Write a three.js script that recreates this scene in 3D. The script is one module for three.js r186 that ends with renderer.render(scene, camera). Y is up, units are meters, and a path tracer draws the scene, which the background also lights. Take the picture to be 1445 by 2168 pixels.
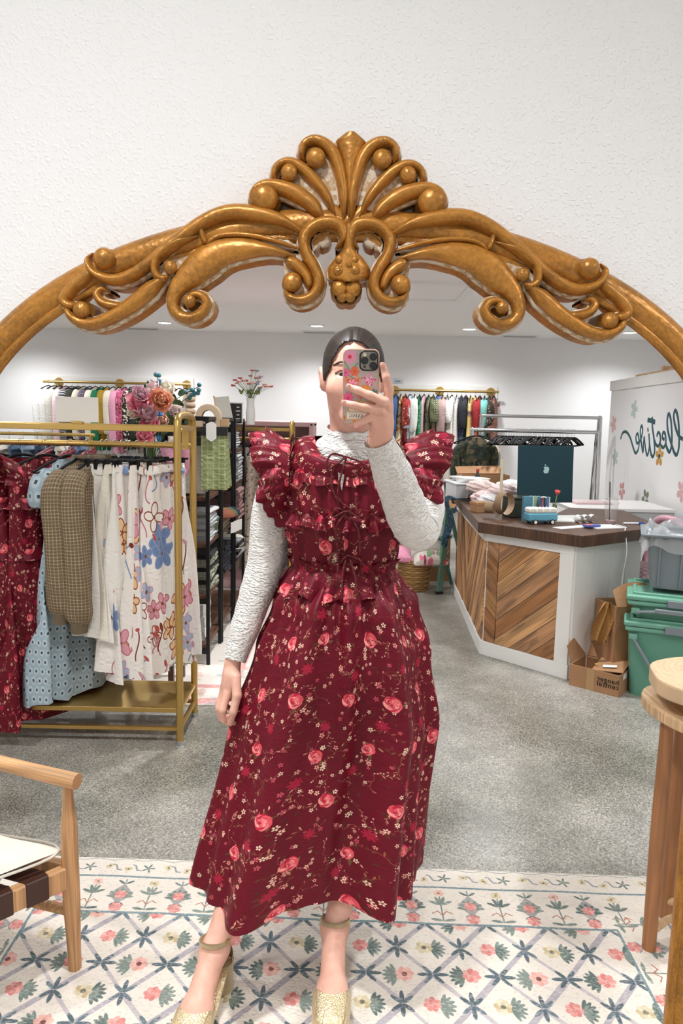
import * as THREE from 'three';
import { RoundedBoxGeometry } from 'three/addons/geometries/RoundedBoxGeometry.js';
import { mergeGeometries, toCreasedNormals } from 'three/addons/utils/BufferGeometryUtils.js';
import { RectAreaLightUniformsLib } from 'three/addons/lights/RectAreaLightUniformsLib.js';
import { FontLoader } from 'three/addons/loaders/FontLoader.js';
import { TextGeometry } from 'three/addons/geometries/TextGeometry.js';

// ---------------------------------------------------------------- camera, lamps, exposure
const renderer = new THREE.WebGLRenderer({ antialias: true });
renderer.toneMapping = THREE.LinearToneMapping;
renderer.toneMappingExposure = 1.0;
renderer.shadowMap.enabled = true;
const scene = new THREE.Scene();
scene.background = new THREE.Color(0x000000);
const rad = (d) => d * Math.PI / 180;
const camera = new THREE.PerspectiveCamera(71.6, 1445 / 2168, 0.02, 60);
camera.position.set(0, 1.5, 0);
camera.rotation.order = 'YXZ';
camera.rotation.set(rad(-7.4), 0, rad(1.2));
RectAreaLightUniformsLib.init();
const CEIL = 2.61, LAMP_POWER = 12.8, LAMP_COLOR = new THREE.Color(0.965, 0.985, 1.0);
const LAMP_X = [-4.02, -2.16, -0.34, 1.48, 3.4], LAMP_Z = [-8.7, -6.3, -3.9, -1.5, 0.22, 2.6];

// ---------------------------------------------------------------- helpers
let seed = 7;
const rnd = () => { seed = (seed + 0x6D2B79F5) | 0; let t = Math.imul(seed ^ (seed >>> 15), 1 | seed); t = (t + Math.imul(t ^ (t >>> 7), 61 | t)) ^ t; return ((t ^ (t >>> 14)) >>> 0) / 4294967296; };
const rr = (a, b) => a + (b - a) * rnd();
const pick = (a) => a[Math.floor(rnd() * a.length)];
const V = (x, y, z) => new THREE.Vector3(x, y, z);
const lerp = (a, b, t) => a + (b - a) * t;
const clamp = (x, a = 0, b = 1) => Math.max(a, Math.min(b, x));
const smooth = (a, b, x) => { const t = clamp((x - a) / (b - a)); return t * t * (3 - 2 * t); };
// table lookup with linear steps: keys [[x, y], ...]
const curve = (keys, x) => { if (x <= keys[0][0]) return keys[0][1]; for (let i = 1; i < keys.length; i++) if (x <= keys[i][0]) return lerp(keys[i - 1][1], keys[i][1], smooth(keys[i - 1][0], keys[i][0], x)); return keys[keys.length - 1][1]; };
// a point of the room from a bearing taken at the camera: plane z given
const basis = new THREE.Matrix4().makeRotationFromEuler(camera.rotation);
const FOC = 1084 / Math.tan(rad(35.8));
function sight(px, py, z) {
  const d = V((px - 722.5) / FOC, (1084 - py) / FOC, -1).applyMatrix4(basis);
  const t = z / d.z; return V(d.x * t, 1.5 + d.y * t, z);
}
const used = {};
function numbered(n) { const k = used[n] = (used[n] ?? -1) + 1; return k ? n + '_' + String(k).padStart(3, '0') : n; }
function shade(o) { o.castShadow = true; o.receiveShadow = true; return o; }
function clean(g) {
  let r = g.index ? g.toNonIndexed() : g;
  for (const k of Object.keys(r.attributes)) if (!['position', 'normal', 'uv'].includes(k)) r.deleteAttribute(k);
  if (!r.attributes.normal) r.computeVertexNormals();
  if (!r.attributes.uv) r.setAttribute('uv', new THREE.BufferAttribute(new Float32Array(r.attributes.position.count * 2), 2));
  r.morphAttributes = {}; r.clearGroups();
  return r;
}
const join = (list) => { const a = [list].flat(3).filter(Boolean); return a.length === 1 ? a[0] : mergeGeometries(a.map(clean)); };
const roots = new WeakMap();
function thing(name, label, category, pos = [0, 0, 0], turn = 0, group = null, world = false) {
  const o = new THREE.Group(); o.name = numbered(name); o.position.set(...pos); o.rotation.y = turn; scene.add(o);
  o.userData = { label, category }; if (group) o.userData.group = group;
  if (world) roots.set(o, pos);
  return o;
}
function part(name, geo, material, parent, label) {
  let g = join(geo);
  const w = roots.get(parent);
  if (w) { g = g.clone().translate(-w[0], -w[1], -w[2]); }
  const m = shade(new THREE.Mesh(g, material)); m.name = name; parent.add(m);
  if (w) roots.set(m, w);
  if (label) m.userData.label = label;
  return m;
}
// a thing of one mesh, its origin moved to the middle of its base
function solo(name, geo, material, label, category, group) {
  const g = join(geo).clone(); g.computeBoundingBox(); const b = g.boundingBox;
  const p = [(b.min.x + b.max.x) / 2, b.min.y, (b.min.z + b.max.z) / 2];
  g.translate(-p[0], -p[1], -p[2]);
  const m = shade(new THREE.Mesh(g, material)); m.name = numbered(name); m.position.set(...p); scene.add(m);
  m.userData = { label, category }; if (group) m.userData.group = group;
  return m;
}
function struct(name, geo, material, parent) {
  const m = shade(new THREE.Mesh(join(geo), material)); m.name = parent ? name : numbered(name); (parent || scene).add(m);
  if (!parent) m.userData = { kind: 'structure', label: name.replace(/_/g, ' ') };
  return m;
}
// geometries
function metreUV(g, s = 1) {
  g = clean(g); const p = g.attributes.position, n = g.attributes.normal, u = g.attributes.uv;
  for (let i = 0; i < p.count; i++) {
    const ax = Math.abs(n.getX(i)), ay = Math.abs(n.getY(i)), az = Math.abs(n.getZ(i));
    if (ay >= ax && ay >= az) u.setXY(i, p.getX(i) * s, p.getZ(i) * s); else if (ax > az) u.setXY(i, p.getZ(i) * s, p.getY(i) * s); else u.setXY(i, p.getX(i) * s, p.getY(i) * s);
  }
  return g;
}
function box(w, h, d, x = 0, y = 0, z = 0, bevel = 0, rot = null) {
  const g = bevel ? new RoundedBoxGeometry(w, h, d, 2, Math.min(bevel, w / 2.01, h / 2.01, d / 2.01)) : new THREE.BoxGeometry(w, h, d);
  const r = metreUV(g);
  if (rot) r.applyMatrix4(new THREE.Matrix4().makeRotationFromEuler(new THREE.Euler(...rot)));
  return r.translate(x, y, z);
}
function along(g, a, b) { // a geometry built along +y from 0 to its length, moved to run from a towards b
  const q = new THREE.Quaternion().setFromUnitVectors(V(0, 1, 0), b.clone().sub(a).normalize());
  return g.applyQuaternion(q).translate(a.x, a.y, a.z);
}
function bar(a, b, r, r2 = r, seg = 12) { const L = a.distanceTo(b); return along(clean(new THREE.CylinderGeometry(r2, r, L, seg, 1).translate(0, L / 2, 0)), a, b); }
function beam(a, b, w, d, bevel = 0) { // a bar of square section; its width stays level
  const L = a.distanceTo(b), g = box(w, d, L, 0, 0, 0, bevel);
  const m = new THREE.Matrix4().lookAt(b, a, Math.abs(b.clone().sub(a).normalize().y) > 0.95 ? V(0, 0, 1) : V(0, 1, 0));
  return g.applyMatrix4(m).translate((a.x + b.x) / 2, (a.y + b.y) / 2, (a.z + b.z) / 2);
}
const flipX = (g) => { const c = clean(g.clone()); c.scale(-1, 1, 1); const p = c.attributes.position.array, n = c.attributes.normal.array, t = c.attributes.uv.array; for (let i = 0; i < p.length; i += 9) { for (const a of [p, n]) for (let q = 0; q < 3; q++) { const s = a[i + 3 + q]; a[i + 3 + q] = a[i + 6 + q]; a[i + 6 + q] = s; } const j = i / 9 * 6; for (let q = 0; q < 2; q++) { const s = t[j + 2 + q]; t[j + 2 + q] = t[j + 4 + q]; t[j + 4 + q] = s; } } return c; };
const spline = (pts, closed = false) => new THREE.CatmullRomCurve3(pts.map((p) => p.isVector3 ? p : V(...p)), closed, 'centripetal');
const wire = (pts, r, n = 24, seg = 8, closed = false) => clean(new THREE.TubeGeometry(spline(pts, closed), n, r, seg, closed));
const ball = (r, x, y, z, sx = 1, sy = 1, sz = 1, n = 14) => clean(new THREE.SphereGeometry(r, n, Math.max(8, n * 0.7 | 0)).scale(sx, sy, sz).translate(x, y, z));
const lathe = (prof, n = 32) => clean(new THREE.LatheGeometry(prof.map((p) => new THREE.Vector2(...p)), n));
const rod = (r, h, x = 0, y = 0, z = 0, n = 20, r2 = r) => clean(new THREE.CylinderGeometry(r2, r, h, n).translate(x, y + h / 2, z));
function slab(pts, h, bevel = 0.003, seg = 2) { // outline [x, z] pushed up by h
  const s = new THREE.Shape(pts.map((p) => new THREE.Vector2(p[0], -p[1])));
  const g = new THREE.ExtrudeGeometry(s, { depth: h - 2 * bevel, bevelEnabled: bevel > 0, bevelSize: bevel, bevelThickness: bevel, bevelOffset: -bevel, bevelSegments: seg, curveSegments: 20 });
  return metreUV(g.translate(0, 0, bevel).rotateX(-Math.PI / 2));
}
// a surface point(u, v), u and v from 0 to 1; closed in u when wrap is set
function skin(fn, nu, nv, uv = (u, v) => [u, v], wrap = false) {
  const pos = [], tx = [], idx = [];
  for (let j = 0; j <= nv; j++) for (let i = 0; i <= nu; i++) { const p = fn(i / nu, j / nv); pos.push(p[0] ?? p.x, p[1] ?? p.y, p[2] ?? p.z); tx.push(...uv(i / nu, j / nv)); }
  const w = nu + 1;
  for (let j = 0; j < nv; j++) for (let i = 0; i < nu; i++) { const a = j * w + i; idx.push(a, a + 1, a + w, a + 1, a + w + 1, a + w); }
  const g = new THREE.BufferGeometry();
  g.setAttribute('position', new THREE.Float32BufferAttribute(pos, 3)); g.setAttribute('uv', new THREE.Float32BufferAttribute(tx, 2)); g.setIndex(idx); g.computeVertexNormals();
  if (wrap) { const n = g.attributes.normal; for (let j = 0; j <= nv; j++) { const a = j * w, b = a + nu; const v = V(n.getX(a) + n.getX(b), n.getY(a) + n.getY(b), n.getZ(a) + n.getZ(b)).normalize(); n.setXYZ(a, v.x, v.y, v.z); n.setXYZ(b, v.x, v.y, v.z); } }
  return clean(g);
}
// a sleeve: tube along points whose radius depends on t and angle; ends closed when cap is set
function sweep(pts, radius, nt = 40, na = 24, cap = false, up = V(0, 0, 1)) {
  const c = spline(pts), L = c.getLength(), fr = [];
  for (let i = 0; i <= nt; i++) { const t = i / nt, p = c.getPointAt(t), d = c.getTangentAt(t); const s = up.clone().cross(d).normalize(), w = d.clone().cross(s).normalize(); fr.push([p, s, w]); }
  const at2 = (u, v) => { const i = Math.round(v * nt), [p, s, w] = fr[i], a = u * Math.PI * 2, r = radius(v, a); const [ra, rb] = Array.isArray(r) ? r : [r, r]; return p.clone().addScaledVector(s, Math.cos(a) * ra).addScaledVector(w, Math.sin(a) * rb); };
  const r0 = radius(0.5, 0), R = Array.isArray(r0) ? (r0[0] + r0[1]) / 2 : r0;
  const g = [skin(at2, na, nt, (u, v) => [u * R * 6.28, v * L], true)];
  if (cap) for (const e of [0, 1]) g.push(skin((u, v) => fr[e * nt][0].clone().lerp(at2(e ? 1 - u : u, e), 1 - v), na, 2));
  return join(g);
}
// closed surface of a distance field (surface nets); f < 0 inside
function netMesh(f, lo, hi, cell) {
  const n = [0, 1, 2].map((k) => Math.ceil((hi[k] - lo[k]) / cell) + 1), [nx, ny, nz] = n;
  const F = new Float32Array(nx * ny * nz); const id = (i, j, k) => i + nx * (j + ny * k);
  for (let k = 0; k < nz; k++) for (let j = 0; j < ny; j++) for (let i = 0; i < nx; i++) F[id(i, j, k)] = f(lo[0] + i * cell, lo[1] + j * cell, lo[2] + k * cell);
  const vi = new Int32Array(nx * ny * nz).fill(-1), pos = [], idx = [];
  for (let k = 0; k < nz - 1; k++) for (let j = 0; j < ny - 1; j++) for (let i = 0; i < nx - 1; i++) {
    let m = 0, c = 0, sx = 0, sy = 0, sz = 0; const v = [];
    for (let q = 0; q < 8; q++) { const val = F[id(i + (q & 1), j + (q >> 1 & 1), k + (q >> 2))]; v.push(val); if (val < 0) m++; }
    if (m === 0 || m === 8) continue;
    for (let a = 0; a < 8; a++) for (const bit of [1, 2, 4]) { const b = a | bit; if (b === a || (v[a] < 0) === (v[b] < 0)) continue; const t = v[a] / (v[a] - v[b]); sx += (a & 1) + (bit === 1 ? t : 0); sy += (a >> 1 & 1) + (bit === 2 ? t : 0); sz += (a >> 2) + (bit === 4 ? t : 0); c++; }
    vi[id(i, j, k)] = pos.length / 3; pos.push(lo[0] + (i + sx / c) * cell, lo[1] + (j + sy / c) * cell, lo[2] + (k + sz / c) * cell);
  }
  const quad = (a, b, c, d, flip) => { if (a < 0 || b < 0 || c < 0 || d < 0) return; if (flip) idx.push(a, c, b, b, c, d); else idx.push(a, b, c, b, d, c); };
  for (let k = 1; k < nz - 1; k++) for (let j = 1; j < ny - 1; j++) for (let i = 1; i < nx - 1; i++) {
    const s = F[id(i, j, k)] < 0;
    if (s !== F[id(i + 1, j, k)] < 0) quad(vi[id(i, j - 1, k - 1)], vi[id(i, j, k - 1)], vi[id(i, j - 1, k)], vi[id(i, j, k)], !s);
    if (s !== F[id(i, j + 1, k)] < 0) quad(vi[id(i - 1, j, k - 1)], vi[id(i, j, k - 1)], vi[id(i - 1, j, k)], vi[id(i, j, k)], s);
    if (s !== F[id(i, j, k + 1)] < 0) quad(vi[id(i - 1, j - 1, k)], vi[id(i, j - 1, k)], vi[id(i - 1, j, k)], vi[id(i, j, k)], !s);
  }
  const g = new THREE.BufferGeometry(); g.setAttribute('position', new THREE.Float32BufferAttribute(pos, 3)); g.setIndex(idx); g.computeVertexNormals();
  return clean(g);
}
const smin = (a, b, k) => { const h = Math.max(k - Math.abs(a - b), 0) / k; return Math.min(a, b) - h * h * k * 0.25; };
function cone(x, y, z, a, b, ra, rb) { // distance to a tapered capsule
  const dx = b.x - a.x, dy = b.y - a.y, dz = b.z - a.z, px = x - a.x, py = y - a.y, pz = z - a.z;
  const t = clamp((px * dx + py * dy + pz * dz) / (dx * dx + dy * dy + dz * dz));
  return Math.hypot(px - dx * t, py - dy * t, pz - dz * t) - lerp(ra, rb, t);
}
const egg = (x, y, z, c, rx, ry, rz) => { const q = Math.hypot((x - c.x) / rx, (y - c.y) / ry, (z - c.z) / rz); return (q - 1) * Math.min(rx, ry, rz); };
// noise
const NP = 256, NG = new Float32Array(NP * NP); for (let i = 0; i < NP * NP; i++) NG[i] = rnd();
function vnoise(x, y, px, py) { const xi = Math.floor(x), yi = Math.floor(y), fx = x - xi, fy = y - yi, m = (a, b) => ((a % b) + b) % b; const g = (i, j) => NG[m(i, px) % NP + (m(j, py) % NP) * NP]; const u = fx * fx * (3 - 2 * fx), v = fy * fy * (3 - 2 * fy); return lerp(lerp(g(xi, yi), g(xi + 1, yi), u), lerp(g(xi, yi + 1), g(xi + 1, yi + 1), u), v); }
function fbm(u, v, f, oct = 4, fy = f) { let s = 0, a = 0.5, n = 0; for (let o = 0; o < oct; o++) { s += a * vnoise(u * f + o * 17, v * fy + o * 31, f, fy); n += a; a *= 0.5; f *= 2; fy *= 2; } return s / n; }
// textures
function rep(t, rx, ry) { t.wrapS = t.wrapT = THREE.RepeatWrapping; t.repeat.set(rx, ry); t.magFilter = THREE.LinearFilter; t.minFilter = THREE.LinearMipmapLinearFilter; t.generateMipmaps = true; t.needsUpdate = true; return t; }
function dataTex(n, fn, rx = 1, ry = rx, srgb = true, m = n) {
  const d = new Uint8Array(n * m * 4);
  for (let j = 0; j < m; j++) for (let i = 0; i < n; i++) { const c = fn(i / n, j / m); const k = (j * n + i) * 4; if (typeof c === 'number') d[k] = d[k + 1] = d[k + 2] = clamp(c) * 255; else for (let q = 0; q < 3; q++) d[k + q] = clamp(c[q], 0, 255); d[k + 3] = 255; }
  const t = new THREE.DataTexture(d, n, m); if (srgb) t.colorSpace = THREE.SRGBColorSpace; return rep(t, rx, ry);
}
function canvasTex(w, h, draw, rx = 1, ry = 1) {
  const c = document.createElement('canvas'); c.width = w; c.height = h; draw(c.getContext('2d'), w, h);
  const t = new THREE.CanvasTexture(c); t.colorSpace = THREE.SRGBColorSpace; return rep(t, rx, ry);
}
const mat = (color, roughness = 0.7, o = {}) => new THREE.MeshStandardMaterial({ color, roughness, side: THREE.DoubleSide, ...o });
const phys = (color, roughness, o = {}) => new THREE.MeshPhysicalMaterial({ color, roughness, side: THREE.DoubleSide, ...o });
const font = await new FontLoader().loadAsync('fonts/droid/droid_sans_bold.typeface.json');
// ---------------------------------------------------------------- materials of the place
const plasterBump = dataTex(1024, (u, v) => { const a = vnoise(u * 128, v * 128, 128, 128), b = fbm(u, v, 60, 2), d = vnoise(u * 250 + 3, v * 250, 250, 250); return smooth(0.55, 0.95, a) * 0.55 + b * 0.25 + d * 0.2; }, 3.4, 3.4, false);
const M = {};
M.wallFront = mat(0xefedec, 0.72, { bumpMap: plasterBump, bumpScale: 0.0007 });
M.wall = mat(0xefeeee, 0.8);
M.ceiling = mat(0xf4f2f0, 0.9);
M.trimWhite = mat(0xeeedea, 0.55);
const floorMap = dataTex(1024, (u, v) => {
  const c = fbm(u, v, 4, 4), m = fbm(u, v, 12, 3), g = vnoise(u * 512, v * 512, 512, 512), g2 = vnoise(u * 300 + 9, v * 300, 300, 300);
  const k = 138 + (c - 0.5) * 60 + (m - 0.5) * 36 + (g - 0.5) * 84 + (g2 - 0.5) * 34;
  return [k * 1.01, k * 0.985, k * (0.92 + (c - 0.5) * 0.06)];
}, 0.62, 0.62);
const floorRough = dataTex(256, (u, v) => 0.2 + 0.2 * fbm(u, v, 6, 4), 0.4, 0.4, false);
M.floor = mat(0xffffff, 1, { map: floorMap, roughnessMap: floorRough });
M.chrome = mat(0xd2d4d6, 0.16, { metalness: 1 });
M.steel = mat(0xb9bbbd, 0.3, { metalness: 1 });
M.gold = mat(0xc9a763, 0.34, { metalness: 0.85 });
M.black = mat(0x141414, 0.55);
M.hanger = mat(0x0b0b0c, 0.9);

// ---------------------------------------------------------------- the room
const RX0 = -5.6, RX1 = 4.6, RZ0 = -9.5, RZ1 = 3.6, WT = 0.12;
struct('floor', metreUV(new THREE.BoxGeometry(RX1 - RX0 + 0.3, 0.1, RZ1 - RZ0 + 0.3)).translate((RX0 + RX1) / 2, -0.05, (RZ0 + RZ1) / 2), M.floor);
struct('ceiling', box(RX1 - RX0 + 0.3, 0.1, RZ1 - RZ0 + 0.3, (RX0 + RX1) / 2, CEIL + 0.05, (RZ0 + RZ1) / 2), M.ceiling);
struct('wall_back', box(RX1 - RX0 + 0.3, CEIL, WT, (RX0 + RX1) / 2, CEIL / 2, RZ0 - WT / 2), M.wall);
struct('wall_left', box(WT, CEIL, RZ1 - RZ0, RX0 - WT / 2, CEIL / 2, (RZ0 + RZ1) / 2), M.wall);
struct('wall_right', box(WT, CEIL, RZ1 - RZ0, RX1 + WT / 2, CEIL / 2, (RZ0 + RZ1) / 2), M.wall);
struct('wall_near', box(RX1 - RX0 + 0.3, CEIL, WT, (RX0 + RX1) / 2, CEIL / 2, RZ1 + WT / 2), M.wall);
struct('baseboard_back', box(RX1 - RX0, 0.1, 0.015, (RX0 + RX1) / 2, 0.05, RZ0 + 0.0075), M.trimWhite);
// the wall that carries the arched gold mirror
const ARCH = { a: 0.404, b: 0.246, y: 1.449, foot: 0.12 };
function archPath(grow) {
  const p = []; const a = ARCH.a + grow, b = ARCH.b + grow;
  p.push([-a, ARCH.foot - grow]); p.push([a, ARCH.foot - grow]);
  for (let i = 0; i <= 48; i++) { const t = i / 48 * Math.PI; p.push([Math.cos(t) * a, ARCH.y + Math.sin(t) * b]); }
  return p;
}
{
  const s = new THREE.Shape([[RX0, 0], [RX1, 0], [RX1, CEIL], [RX0, CEIL]].map((p) => new THREE.Vector2(...p)));
  s.holes.push(new THREE.Path(archPath(0.004).map((p) => new THREE.Vector2(...p))));
  struct('wall_mirror', metreUV(new THREE.ExtrudeGeometry(s, { depth: 0.024, bevelEnabled: false })).translate(0, 0, -0.786), M.wallFront);
}
// recessed ceiling lamps
{
  const glow = new THREE.MeshStandardMaterial({ color: 0xffffff, emissive: LAMP_COLOR, emissiveIntensity: 9, roughness: 0.6 });
  const trimGeo = clean(new THREE.TorusGeometry(0.085, 0.012, 8, 36).rotateX(Math.PI / 2));
  const lensGeo = rod(0.078, 0.006, 0, -0.004, 0, 32);
  const rows = ['back row above the wall rails', 'second row behind the till', 'row above the gold clothes rack', 'row above the woman', 'row before the mirror wall', 'rearmost row'];
  const cols = ['far left', 'left', 'middle', 'right', 'far right'];
  LAMP_Z.forEach((z, j) => LAMP_X.forEach((x, i) => {
    const t = thing('recessed_ceiling_lamp', `round white recessed ceiling lamp, ${cols[i]} of the ${rows[j]}`, 'ceiling lamp', [x, CEIL, z], 0, 'recessed ceiling lamps');
    part('trim_ring', trimGeo, M.trimWhite, t); part('diffuser', lensGeo, glow, t);
    const l = new THREE.SpotLight(LAMP_COLOR, LAMP_POWER, 0, 1.3, 0.85, 2);
    l.position.set(0, -0.012, 0); l.target.position.set(0, -1, 0); l.shadow.radius = 3.6; l.castShadow = true; l.name = 'lamp_light'; t.add(l); t.add(l.target); l.target.name = 'lamp_aim';
  }));
}
// ceiling vents and the hatch
{
  for (const [x, z, w, d, which] of [[-0.33, -9.3, 0.42, 0.16, 'middle'], [2.23, -9.28, 0.42, 0.16, 'right'], [-2.6, -9.3, 0.42, 0.16, 'left']]) {
    const t = thing('ceiling_vent', `small grey slotted ceiling vent by the back wall, ${which} of three`, 'vent', [x, CEIL, z], 0, 'ceiling vents');
    part('frame', [box(w, 0.012, 0.018, 0, -0.006, -d / 2), box(w, 0.012, 0.018, 0, -0.006, d / 2), box(0.018, 0.012, d, -w / 2, -0.006, 0), box(0.018, 0.012, d, w / 2, -0.006, 0)], M.trimWhite, t);
    for (let k = 0; k < 5; k++) part('slat', box(w - 0.03, 0.003, 0.022, 0, -0.008, -d / 2 + 0.028 + k * 0.026, 0, [0.6, 0, 0]), mat(0xb9bab6, 0.6), t);
  }
  const h = thing('ceiling_hatch', 'white framed access hatch in the ceiling behind the mirror crest', 'hatch', [0.58, CEIL, -6.28]);
  part('frame', [box(0.96, 0.02, 0.07, 0, -0.01, -0.4), box(0.96, 0.02, 0.07, 0, -0.01, 0.4), box(0.07, 0.02, 0.74, -0.445, -0.01, 0), box(0.07, 0.02, 0.74, 0.445, -0.01, 0)], M.trimWhite, h);
  part('panel', box(0.82, 0.01, 0.73, 0, -0.003, 0), M.ceiling, h);
}
// ---------------------------------------------------------------- arched gold mirror frame with carved crest
{
  const goldMap = dataTex(512, (u, v) => { const a = fbm(u, v, 8, 4), b = fbm(u, v, 60, 2); const k = 0.84 + 0.32 * (a - 0.5) + 0.22 * (b - 0.5); return [206 * k, 140 * k, 58 * k]; }, 7, 7);
  const gilt = mat(0xffffff, 0.36, { map: goldMap, metalness: 0.35, bumpMap: dataTex(256, (u, v) => fbm(u, v, 24, 3), 8, 8, false), bumpScale: 0.0006 });
  const cream = mat(0xc4ab8c, 0.8, { map: dataTex(256, (u, v) => { const a = smooth(0.35, 0.65, fbm(u, v, 20, 3)); return [lerp(186, 224, a), lerp(152, 208, a), lerp(112, 190, a)]; }, 12, 12) });
  cream.color.set(0xffffff);
  const t = thing('arched_mirror', 'large arched gold mirror frame with carved shell and scroll crest', 'mirror', [0, ARCH.foot, -0.745], 0, null, true);
  // frame: a rounded moulding round the arch
  const loop = archPath(0).map(([x, y]) => V(x, y, -0.745));
  const side = []; for (let i = 0; i <= 14; i++) side.push(V(ARCH.a, lerp(ARCH.foot, ARCH.y, i / 15), -0.745));
  const tubeUV = (g, L) => { const u = g.attributes.uv; for (let i = 0; i < u.count; i++) u.setXY(i, u.getX(i) * L, u.getY(i) * 0.1); return g; };
  const ring = [...side, ...loop.slice(2), ...side.slice().reverse().map((p) => V(-p.x, p.y, p.z))];
  for (let i = 1; i < 8; i++) ring.push(V(lerp(-ARCH.a, ARCH.a, i / 8), ARCH.foot, -0.745));
  part('frame', tubeUV(clean(new THREE.TubeGeometry(new THREE.CatmullRomCurve3(ring, true, 'catmullrom', 0.2), 260, 0.0155, 16, true)), 4), gilt, t);
  part('frame_bead', tubeUV(clean(new THREE.TubeGeometry(new THREE.CatmullRomCurve3(ring.map((p) => { const d = p.y > ARCH.y ? V(p.x / ARCH.a, (p.y - ARCH.y) / ARCH.b, 0).normalize() : V(Math.sign(p.x), 0, 0); return p.clone().addScaledVector(d, -0.0135).setZ(-0.7385); }), true, 'catmullrom', 0.2), 260, 0.0055, 8, true)), 4), gilt, t);
  // carved strokes: path [px, py, half width in px]; built as a raised round-backed leaf with thickness
  const Z0 = -0.733, S = 0.000487;
  const stroke = (keys, height, z0, widen, flat, n = 44) => {
    const c = spline(keys.map((k) => { const p = sight(k[0], k[1], -0.74); return V(p.x, p.y, z0); }));
    const W = (v) => { const f = v * (keys.length - 1), i = Math.min(keys.length - 2, Math.floor(f)); return (lerp(keys[i][2], keys[i + 1][2], f - i) + widen) * S; };
    const fr = []; for (let i = 0; i <= n; i++) { const p = c.getPoint(i / n), d = c.getTangent(i / n); fr.push([p, V(-d.y, d.x, 0).normalize(), W(i / n) * Math.min(1, 0.35 + 6 * Math.min(i / n, 1 - i / n))]); }
    const m = flat ? 4 : 10;
    const pt = (u, v) => { const [p, s, w] = fr[Math.round(v * n)]; const a = Math.PI * u, cx = flat ? (u < 0.2 || u > 0.8 ? (u < 0.5 ? 1 : -1) : Math.cos(a) * 1.2) : Math.cos(a), cz = flat ? (u === 0 || u === 1 ? 0 : 1) : Math.sin(a); return p.clone().addScaledVector(s, cx * w).add(V(0, 0, cz * height * (flat ? 1 : Math.min(1, w / (9 * S))))); };
    const top = skin(pt, m, n, (u, v) => [u * 0.03, v * c.getLength()]);
    const under = skin((u, v) => { const [p, s, w] = fr[Math.round(v * n)]; return p.clone().addScaledVector(s, lerp(1, -1, u) * w); }, 1, n);
    return [top, under];
  };
  const mirrorX = flipX;
  const recess = [], backing = [];
  const carve = (name, keys, height = 0.011, lift = 0, both = true) => {
    const g = join(stroke(keys, height, Z0 + lift, 0, false));
    part(name, g, gilt, t); if (both) part(name, mirrorX(g), gilt, t);
    const base = join(stroke(keys, 0.0065, Z0 - 0.007, 4.6, true)); recess.push(base); if (both) recess.push(mirrorX(base));
    const bk = join(stroke(keys, 0.03, Z0 - 0.0375, 1.2, true)); backing.push(bk); if (both) backing.push(mirrorX(bk));
  };
  const knob = (name, px, py, r, lift = 0.006, both = true, sz = 0.85) => {
    const p = sight(px, py, -0.74), g = ball(r * S, p.x, p.y, Z0 + lift, 1, 1, sz, 22); { const u = g.attributes.uv; for (let i = 0; i < u.count; i++) u.setXY(i, u.getX(i) * 0.08 + px * 0.01, u.getY(i) * 0.04); } part(name, g, gilt, t); if (both) part(name, mirrorX(g), gilt, t);
    const k = clean(new THREE.CylinderGeometry((r + 3) * S, (r + 3) * S, 0.032, 20).rotateX(Math.PI / 2).translate(p.x, p.y, Z0 - 0.0215)); backing.push(k); if (both) backing.push(mirrorX(k));
  };
  // shell
  carve('shell_petal', [[738, 470, 7], [739, 420, 7], [740, 385, 9], [741, 350, 17], [742, 318, 27], [743, 292, 35]], 0.010, 0, false);
  carve('shell_petal', [[727, 470, 11], [728, 420, 12], [719, 368, 13], [705, 332, 14], [685, 312, 13], [663, 306, 11], [645, 315, 9], [640, 334, 8], [647, 349, 6]], 0.011);
  carve('shell_petal', [[712, 466, 7], [690, 420, 10], [662, 383, 12], [634, 359, 12], [610, 351, 10], [589, 359, 8], [582, 375, 7], [588, 389, 5]], 0.010);
  carve('shell_petal', [[688, 478, 9], [664, 443, 15], [632, 418, 17], [597, 404, 16], [566, 400, 13], [545, 408, 9], [536, 425, 7], [541, 440, 5]], 0.012);
  carve('shell_petal', [[738, 480, 16], [716, 460, 16], [700, 440, 10]], 0.006, -0.003);
  knob('bead', 669, 345, 20); knob('bead', 614, 375, 17); knob('bead', 561, 426, 29, 0.004, true, 0.75);
  // middle scrolls and boss
  carve('scroll', [[712, 530, 9], [727, 512, 12], [722, 487, 13], [697, 477, 13], [664, 486, 13], [645, 510, 13], [649, 541, 12], [667, 573, 12], [675, 604, 12], [662, 630, 11], [634, 640, 11], [611, 630, 9], [604, 608, 7]], 0.013, 0.001);
  carve('scroll', [[690, 490, 12], [682, 505, 16], [668, 515, 11], [664, 535, 4]], 0.004, -0.004);
  carve('acanthus_leaf', [[604, 556, 8], [622, 562, 14], [642, 578, 13], [654, 600, 10], [655, 618, 6]], 0.010);
  knob('bead', 620, 603, 20);
  carve('boss', [[738, 470, 12], [738, 505, 11], [738, 535, 13], [738, 552, 30], [738, 572, 44], [738, 592, 42], [738, 604, 26]], 0.014, 0.0, false);
  for (const [x, y, r] of [[718, 558, 9], [716, 580, 11], [722, 572, 6]]) knob('bead', x, y, r, 0.011);
  knob('bead', 719, 614, 17, 0.003); knob('bead', 724, 630, 12, 0.002); knob('bead', 738, 570, 6, 0.014, false);
  // long arms
  carve('arm_scroll', [[648, 503, 10], [600, 474, 15], [530, 457, 17], [482, 457, 16], [432, 478, 15], [389, 509, 14], [347, 541, 13], [318, 566, 13], [283, 588, 13], [248, 597, 12], [215, 588, 10], [198, 571, 8], [194, 553, 7], [204, 540, 5]], 0.012, 0.001);
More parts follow.
